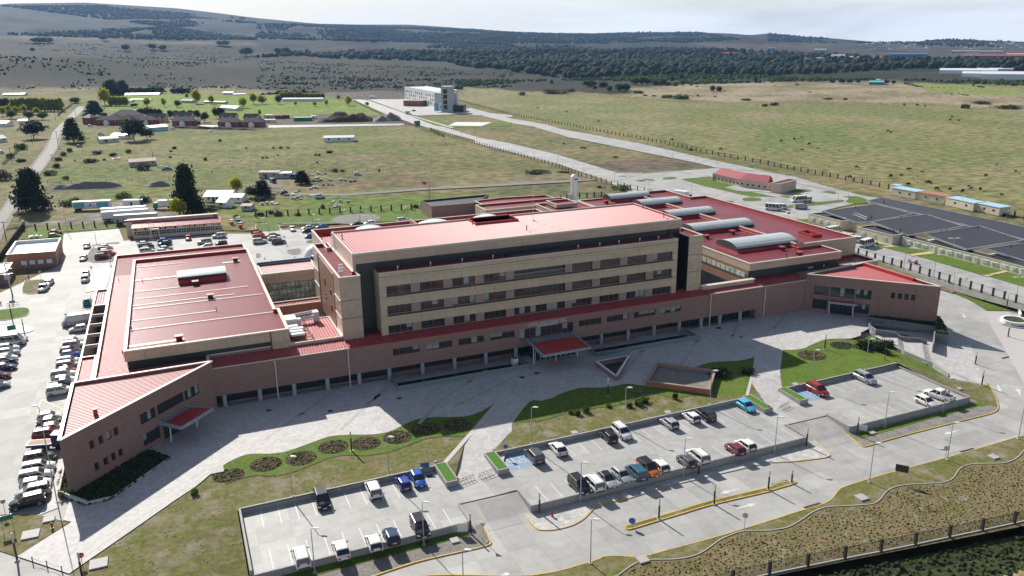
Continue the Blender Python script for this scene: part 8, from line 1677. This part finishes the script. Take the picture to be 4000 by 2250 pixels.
# ivy hedge over beds and planter box: tufts as stuff
def scatter(name,P,m,n,size,seed,zf,kind='stuff',lb=None,cat=None,tall=1.,rows=None,dens=None,jit=.5,mats=None):
    r=np.random.RandomState(seed); xs=[p[0] for p in P];ys=[p[1] for p in P]
    if rows: gx,gy=np.meshgrid(np.arange(min(xs),max(xs),rows[0]),np.arange(min(ys),max(ys),rows[1])); X=(gx+(np.arange(gy.shape[0])%2)[:,None]*rows[0]*.5).ravel()+r.normal(size=gx.size)*rows[0]*.22; Y=gy.ravel()+r.normal(size=gx.size)*rows[1]*.2
    else: X=r.uniform(min(xs),max(xs),n);Y=r.uniform(min(ys),max(ys),n)
    k=inpoly(X,Y,P)
    if dens is not None: k&=(fbm(X/dens,Y/dens,3,seed)>.5-.15*r.rand(len(X)))
    X=X[k];Y=Y[k]; n=len(X); Z=np.array([zf(a,b) for a,b in zip(X,Y)])
    t=5; base=np.array([(0,0,1.)]+[(math.cos(a)*1.,math.sin(a)*1.,.0) for a in np.arange(t)*2*math.pi/t]+[(math.cos(a+.6)*.75,math.sin(a+.6)*.75,.62) for a in np.arange(t)*2*math.pi/t])
    S=size*r.uniform(.55,1.35,n); V=base[None]*S[:,None,None]*np.array([1,1,tall]); V=V+r.normal(size=V.shape)*(S*.16)[:,None,None]; V+=np.stack([X,Y,Z],1)[:,None,:]
    F1=[]; 
    for i in range(t): j=(i+1)%t; F1+=[(1+i,1+j,6+i),(1+j,6+j,6+i),(6+i,6+j,0)]
    F_=(np.array(F1)[None]+(np.arange(n)*11)[:,None,None]).reshape(-1,3)
    mi=np.repeat(r.randint(0,len(mats or [m]),n),len(F1))
    return np_obj(name,V.reshape(-1,3),F_,[M[x] for x in (mats or [m])],mi=mi,kind=kind)
scatter('ivy_cover',pp+[(-8,142),(-20.2,129),(-20.25,140)],'leaf_dark',2600,.28,1,lambda x,y:.85,mats=['leaf_dark','leaf_dark','leaf_green'])
scatter('ivy_cover',Ib,'leaf_dark',700,.3,2,lambda x,y:1.8,mats=['leaf_dark','leaf_green']); scatter('hedge_cover',[rp(1012,605,1.4)[:2],rp(1680,700,1.4)[:2],(164.4,130.5),(155.6,139.8)],'leaf_dark',900,.25,3,lambda x,y:1.4,mats=['leaf_dark'])
bankP=[(p_[0],p_[1]-.6) for p_ in wavy]+[(205,60),(205,48)]+[(107.4,67.3),(66,72.8),(20,78.0),(6,77)]
mat('tussock',(.20,.15,.075),.9,spec=.1,scale=.3,col2=(.25,.19,.10),var=.6); mat('tussock_red',(.20,.09,.06),.9,spec=.1,scale=.4,col2=(.13,.10,.05),var=.6); mat('tussock_green',(.09,.11,.03),.9,spec=.1,scale=.4,col2=(.15,.14,.05),var=.6); mat('blossom',(.5,.45,.03),.8,var=.2)
scatter('tussock_planting',bankP,'tussock',0,.17,5,lambda x,y:-.84,rows=(.8,.55),mats=['tussock','tussock','tussock_red','tussock_green','tussock'],tall=.8)
scatter('low_weeds',bankP,'tussock_green',5000,.12,6,lambda x,y:-.84,dens=6,mats=['tussock_green','lawn_green','tussock_red'],tall=.7); scatter('yellow_flowers',bankP,'blossom',1500,.06,61,lambda x,y:-.80,dens=5,tall=1.5)
wz=lambda x,y:-1.5-.045*max(0,(73.5-y)); wild=[(FA[0],FA[1]),(FB[0],FB[1]),(FB[0]+20,FB[1]-60),(FA[0],FA[1]-70)]
scatter('wild_scrub',wild,'leaf_dark',17000,.32,7,wz,mats=['leaf_dark','leaf_green','ivy','leaf_dark'],tall=.8)
for nm,P,dz,n in (('lawn_tufts',[(p_[0]+.3,p_[1]) for p_ in low1]+[W1a,(34.3,114.2),(3.0,113.6),(3.0,88),(-18,100)],.08,7000),('lawn_tufts',low2+pts('C2 1340,1310 1850,1115')+low2b+[W2a,(97.3,115.6),(43.4,114.8),W1b],.08,5000)):
    scatter(nm,P,'lawn',n,.13,hash(nm+str(n))%99 if 0 else n%97,lambda x,y:min(hz(x,y)+.08,.76),dens=4,mats=['tussock_green','lawn_green','tussock'],tall=.35)
for i,(c,ru,rv) in enumerate(BEDS):
    P=[(c.x+ru*.92*math.cos(t),c.y+rv*.92*math.sin(t)) for t in np.linspace(0,6.28,20)[:-1]]
    o=scatter('ground_cover_ring',P,'x',380,.17,30+i,lambda x,y,z=c.z:z,kind=None,mats=['leaf_green','leaf_brown','tussock','tussock_green'] if i!=9 else ['leaf_dark','leaf_green'],tall=.9)
    tag(o,['mixed shrub ring at the left end of the first lawn','low shrub ring, second from the left on the first lawn','low shrub ring, third from the left on the first lawn','low shrub ring left of the light post','low shrub ring right of the light post','low shrub ring behind the first lamp','shaded shrub ring, second from the first walkway','shaded shrub ring nearest the first walkway','round shrub ring behind the red car on the right lawn','round shrub ring in the middle of the right lawn','round shrub ring near the stairs on the right lawn'][i],'flower bed','round shrub rings on the lawns',None)
# far woods as one mass
def woods(name,poly,n,h0,h1,seed,dens,m='leaf_forest',rmin=1150,rmax=6500,thr=.5):
    r=np.random.RandomState(seed); P=pxs(poly); out=[]
    a0=azof(-150);a1=azof(4150); az=r.uniform(a1,a0,n*14); rd=rmin+(rmax-rmin)*r.rand(n*14)**1.15; X=rd*np.cos(az);Y=rd*np.sin(az); Z=farz(X,Y); Xp,Yp=project(X,Y,Z)
    k=inpoly(Xp,Yp,P)
    if dens: k&=(fbm(X/dens,Y/dens,4,seed+5)+.12*r.rand(len(X))>thr)
    X,Y,Z=X[k][:n],Y[k][:n],Z[k][:n]; n=len(X); t=6; b=[(0,0,1.)]
    for q_,rr,zz in ((0,.42,.05),(.5,.62,.4),(0,.42,.78)): b+=[(rr*math.cos((i+q_)*2*math.pi/t),rr*math.sin((i+q_)*2*math.pi/t),zz) for i in range(t)]
    b=np.array(b); S=r.uniform(h0,h1,n); W_2=S*r.uniform(.7,1.25,n); V=b[None]*np.stack([W_2,W_2,S],1)[:,None,:]; V+=r.normal(size=V.shape)*(S*.09)[:,None,None]; V+=np.stack([X,Y,Z-.5],1)[:,None,:]
    F1=[]
    for i in range(t): j=(i+1)%t; F1+=[(1+i,1+j,7+j),(1+i,7+j,7+i),(7+i,7+j,13+j),(7+i,13+j,13+i),(13+i,13+j,0)]
    F_=(np.array(F1)[None]+(np.arange(n)*19)[:,None,None]).reshape(-1,3); return np_obj(name,V.reshape(-1,3),F_,[M[m]],kind='stuff')
woods('far_wood','A1 1950,640 1900,520 2576,470; A2 600,470 1000,480 1900,500 2576,530; A3 700,560 1000,600 2576,620 2900,640 2900,720 1500,690 700,740 0,760; A2 1400,760 1100,770 700,800 500,790 0,720; A1 2576,700 2200,690',4500,9,15,1,None,rmin=1250,rmax=4200)
woods('far_wood','A1 750,530 1200,510 1700,510 1950,560 1950,620 1200,600 750,590; A1 0,520 500,520 600,560 0,580',2200,8,13,2,400,thr=.36,rmax=4500)
woods('hill_wood','A0 0,60 1000,60 2576,200 2576,400 1700,400 1100,380 650,370 0,350; A1 0,240 1000,260 2200,300 2576,330 2576,450 1800,430 800,410 0,390',15000,7,12,3,420,thr=.46,rmin=2600,rmax=6700)
woods('hill_wood','A2 0,330 800,345 1400,320 1900,330 2300,400 1800,430 0,440; A1 1650,430 2576,440 2576,500 1700,480',5500,7,12,4,350,thr=.44,rmin=2600,rmax=6700)
woods('hill_wood','A3 0,340 700,400 1000,430 1500,430 1700,400 2576,410 2900,420 2900,480 1800,470 900,440 0,420',1800,8,14,6,300,thr=.5,rmin=2600,rmax=6700)
woods('moor_scrub','A0 0,420 2576,480 2576,900 0,900; A1 0,600 2576,720; A2 0,740 0,900; A1 2576,900 0,900',3500,1,3.2,5,60,thr=.56,rmin=1080,rmax=3500)
woods('moor_scrub','A0 0,560 700,600 1100,680 1100,760 0,760',2200,1.2,3.6,15,90,thr=.46,rmin=1080,rmax=3500)
woods('moor_scrub','A1 100,790 700,800 940,800 900,840 400,850 100,840; A1 1380,820 2000,800 2070,900 1400,910; A2 0,840 1400,740 2576,740 2576,830 1400,860; A3 0,780 1300,800 2576,820 2576,870 1200,800 0,830',3200,2.5,5,16,80,thr=.40,rmin=1050,rmax=3500,m='leaf_green')
sc3=pts('A2 0,940 1000,980 2576,1060; A3 0,1080 2576,1110; B3 2576,900 1200,580; B2 2576,330 500,-20; A2 1500,1448 0,1160',.6)
scatter('pasture_tufts',sc3,'tussock_green',1300,.42,71,lambda x,y:.5,dens=30,mats=['tussock_green','leaf_brown','leaf_green'],tall=.6)
scatter('field_tufts',pts('B0 500,260 2576,260; B1 0,250 2200,190 2576,400 1500,440 600,450 0,420; B0 1700,520 500,560 400,500',.6),'tussock_green',2200,.3,72,lambda x,y:.5,dens=18,mats=['tussock_green','leaf_brown','tussock'],tall=.7)
# distant industrial sheds and town
def fshed(t,x0,x1,yb,yt,m,rm,lb,dp=40,cat='shed',name='shed'):
    X,Y=px(t,(x0+x1)/2,yb); v=ray(X,Y); hn=math.hypot(v.x,v.y)
    for r_ in np.arange(900,6500,12):
        z_=HC+v.z/hn*r_
        if z_<=gz(v.x/hn*r_,v.y/hn*r_)+1: break
    k=1000/2576/F_PX*r_; L_=(x1-x0)*k; h=(yb-yt)*k; p=(v.x/hn*r_,v.y/hn*r_,z_); f=math.atan2(v.y,v.x)-math.pi/2
    e=empty(name,p,f,lb,cat); MB().box(-L_/2,0,-2,L_/2,dp,h*.7).build('wall',M[m],e); mb=MB(); mb.quad((-L_/2,0,h*.7),(L_/2,0,h*.7),(L_/2,dp/2,h),(-L_/2,dp/2,h)).quad((L_/2,dp,h*.7),(-L_/2,dp,h*.7),(-L_/2,dp/2,h),(L_/2,dp/2,h)); mb.build('roof',M[rm],e); return e
for a in (('A3',1255,1563,572,540,'blue_paint','blue_paint','very long blue industrial shed on the far plain'),('A3',2055,2620,582,558,'red_wall','red_paint','very long dark red industrial shed on the far plain'),('A3',1790,2230,742,700,'white_metal','white_metal','long white greenhouse above the dark slope, left one'),('A3',2150,2440,708,690,'white_metal','white_metal','white greenhouse behind the long ones'),('A3',1990,2250,778,732,'white_metal','white_metal','nearest white greenhouse above the dark slope'),('A3',2230,2700,800,738,'white_metal','white_metal','white greenhouse at the right edge'),('A3',0,62,505,482,'blue_paint','blue_paint','small blue barn on the far plain'),('A2',2125,2232,550,528,'red_wall','red_paint','red shed behind the dark wood'),('A3',1030,1155,848,822,'green_paint','cyan_paint','bright green shed at the foot of the dark slope'),('A3',1090,1125,820,804,'green_paint','cyan_paint','small green shed behind the bright green one'),('A3',380,560,602,580,'grey_wall','grey_metal_roof','grey works building left of the silos'),('A3',640,760,602,555,'white_metal','grey_metal_roof','pale silo building on the far plain'),('A3',770,850,605,570,'grey_wall','grey_metal_roof','grey works building right of the silos'),('A3',848,900,606,580,'orange_paint','orange_paint','orange hut beside the works'),('A3',900,990,600,572,'blue_paint','cyan_paint','small blue works hall'),('A3',2435,2620,555,542,'peach_wall','peach_wall','tan shed behind the long red shed'),('A2',1810,1840,580,568,'white_paint','white_paint','white hut in the dark wood'),('A3',470,580,520,495,'grey_metal_roof','grey_metal_roof','long pale shed far on the plain'),('A3',1880,2090,528,512,'grey_metal_roof','grey_metal_roof','long pale shed beyond the red shed, left'),('A3',2165,2330,530,515,'grey_metal_roof','grey_metal_roof','long pale shed beyond the red shed, right')): fshed(*a)
rt=random.Random(4)
for i in range(70):
    x=rt.uniform(900,2620); y=rt.uniform(432,500) if x>1000 else rt.uniform(440,480)
    fshed('A3',x,x+rt.uniform(10,28),y,y-rt.uniform(6,11),rt.choice(['white_paint','grey_wall','cream_light','peach_wall']),rt.choice(['grey_metal_roof','white_metal','rust','navy_roof','grey_metal_roof']),'tiny pale house of the distant town under the right hills',14,'house','house')['group']='houses of the distant town'
# ---------------------------------------------------------------- people and cattle (skinned bodies)
def skinned(name,pts_,edges,rad_,m,sub=1):
    me=bpy.data.meshes.new(name); me.from_pydata(pts_,edges,[]); o=bpy.data.objects.new(name+'_tmp',me); COL.objects.link(o); o.modifiers.new('s','SKIN'); s_=o.modifiers.new('u','SUBSURF'); s_.levels=sub
    for v,r_ in zip(me.skin_vertices[0].data,rad_): v.radius=(r_,r_) if not isinstance(r_,tuple) else r_
    me.skin_vertices[0].data[0].use_root=True
    bpy.context.view_layer.update(); m2=bpy.data.meshes.new_from_object(o.evaluated_get(bpy.context.evaluated_depsgraph_get())); bpy.data.objects.remove(o); m2.materials.clear(); m2.materials.append(M[m]); m2.name=name
    for p_ in m2.polygons: p_.use_smooth=True
    return m2
CP=[(0,0,1.05),(.55,0,1.1),(-.6,0,1.1),(.95,0,1.2),(1.3,0,1.0),(1.55,0,.8),(.6,.2,.6),(.6,.2,.02),(.6,-.2,.6),(.62,-.2,.02),(-.62,.2,.65),(-.7,.2,.35),(-.62,.2,.02),(-.62,-.2,.65),(-.7,-.2,.35),(-.62,-.2,.02),(-.8,0,1.0),(-.88,0,.5)]
CE=[(0,1),(0,2),(1,3),(3,4),(4,5),(1,6),(6,7),(1,8),(8,9),(2,10),(10,11),(11,12),(2,13),(13,14),(14,15),(2,16),(16,17)]
CR=[.4,.36,.36,.22,.17,.12,.13,.06,.13,.06,.15,.08,.06,.15,.08,.06,.05,.04]
cme={k:skinned('cow',CP,CE,CR,'cow_'+k) for k in('black','brown','pied')}
for k,(t,x,y,kd,lb) in enumerate((('B3',130,140,'black','first black cow at the left of the pasture'),('B3',265,122,'black','black cow lying right of the first one'),('B3',343,110,'pied','pale cow beside the lying one'),('B3',410,172,'black','black cow below the pale one'),('B3',335,232,'brown','small brown calf below the black cow'),('B3',895,410,'brown','orange brown cow near the post fence'),('B3',825,510,'black','black cow grazing at the post fence'),('B3',1230,498,'black','black cow above the blue roofed hut'),('B3',1408,430,'black','black cow alone in the middle of the pasture'),('B3',1412,582,'black','black cow above the first cabin'),('B3',1700,628,'black','black cow above the second cabin'),('B3',1832,632,'brown','red brown cow between two black ones'),('B3',1952,652,'black','dark cow with blue sheen above the third cabin'),('B3',2020,605,'pied','white cow, upper of a close pair'),('B3',2030,622,'pied','black and white cow, lower of a close pair'),('B3',2135,632,'black','black cow right of the pair'),('B3',2490,450,'pied','dark cow at the right edge of the pasture'),('B3',2185,495,'brown','orange calf lying in the right of the pasture'),('B3',1210,40,'black','upper black cow far in the pasture'),('B3',1232,55,'black','lower black cow far in the pasture'),('A3',1845,1185,'black','far black cow, upper of three'),('A3',1830,1215,'black','far black cow, lower left of three'),('A3',1918,1222,'black','far black cow, right of three'),('B2',1605,128,'black','black cow lying beyond the post fence'),('B2',2095,225,'black','black cow beside the lamp post at the fence'),('A2',547,1132,'black','black cow far left in the pasture'),('A2',255,1092,'black','black cow near the distant white building'),('A2',868,1232,'black','dark cow beside the upper road'),('B3',2295,385,'pied','pale cow lying at the right'))):
    o=bpy.data.objects.new('cow',cme[kd]); COL.objects.link(o); o.location=tuple(at(t,x,y,.62)); o.rotation_euler=(0,0,rt.choice([0,math.pi])+rt.uniform(-.7,.7)-.4); o.scale=(1.15,)*3; tag(o,lb,'cow','cattle on the pasture')
p=at('C3',1812,1418,0); p.z=0
PP=[(0,0,.95),(0,0,1.2),(0,0,1.42),(0,0,1.52),(0,.02,1.66),(0,.02,1.74),(-.19,0,1.42),(-.27,.03,1.15),(-.22,.2,1.0),(.19,0,1.42),(.27,.03,1.15),(.22,.2,1.0),(-.1,0,.9),(-.11,.02,.5),(-.11,0,.08),(-.11,.16,.04),(.1,0,.9),(.11,.02,.5),(.11,0,.08),(.11,.16,.04)]
PE=[(0,1),(1,2),(2,3),(3,4),(4,5),(2,6),(6,7),(7,8),(2,9),(9,10),(10,11),(0,12),(12,13),(13,14),(14,15),(0,16),(16,17),(17,18),(18,19)]
PR=[.14,.13,.13,.055,.10,.07,.06,.045,.03,.06,.045,.03,.085,.06,.045,.04,.085,.06,.045,.04]
e=empty('person',tuple(p),R(60),'person in a red jacket standing behind the white pickup','person'); b=bpy.data.objects.new('body',skinned('body',PP,PE,PR,'skin')); COL.objects.link(b); b.parent=e
j=bpy.data.objects.new('red_jacket',skinned('red_jacket',PP[:3]+PP[6:8]+PP[9:11],[(0,1),(1,2),(2,3),(3,4),(2,5),(5,6)],[.17,.17,.15,.085,.07,.085,.07],'red_paint')); COL.objects.link(j); j.parent=e
t=bpy.data.objects.new('trousers',skinned('trousers',[PP[0]]+PP[12:15]+PP[16:19],[(0,1),(1,2),(2,3),(0,4),(4,5),(5,6)],[.15,.105,.085,.07,.105,.085,.07],'trim_black')); COL.objects.link(t); t.parent=e
MB().tube((0,.0,1.68),(0,-.01,1.78),.105,.06,n=10).build('hair',M['trim_black'],e)
# ---------------------------------------------------------------- haze
hm=bpy.data.materials.new('haze'); hm.use_nodes=True; nt=hm.node_tree; nt.nodes.clear(); o_=N(nt,'ShaderNodeOutputMaterial'); vv=N(nt,'ShaderNodeVolumePrincipled'); vv.inputs['Color'].default_value=(.33,.58,1,1); vv.inputs['Density'].default_value=HAZE; vv.inputs['Anisotropy'].default_value=.2; nt.links.new(vv.outputs[0],o_.inputs['Volume'])
MATS['haze']=hm
hb=MB(); hb.box(-9800,-9800,-40,9800,9800,float(Z_.max())+30); hb.build('haze',hm,kind='stuff')

def dedupe(names,short=''):
    g={}
    for o in bpy.data.objects:
        if o.parent is None and o.name.split('.')[0] in names and 'label' in o: g.setdefault(o['label'],[]).append(o)
    for l,os_ in g.items():
        if len(os_)<2: continue
        os_.sort(key=lambda o:project(np.array([o.location.x]),np.array([o.location.y]),np.array([o.location.z]))[0][0])
        for i,o in enumerate(os_):
            w_=(('leftmost ' if i==0 else 'rightmost ' if i==len(os_)-1 else od[i]+' from left ')+l).split(); o['label']=' '.join(w_[:16])
dedupe(('bush','scrap_pile'))
for o in bpy.data.objects:
    if o.parent is None and 'label' in o and len(o['label'].split())>16: print('LONG',o['label'])
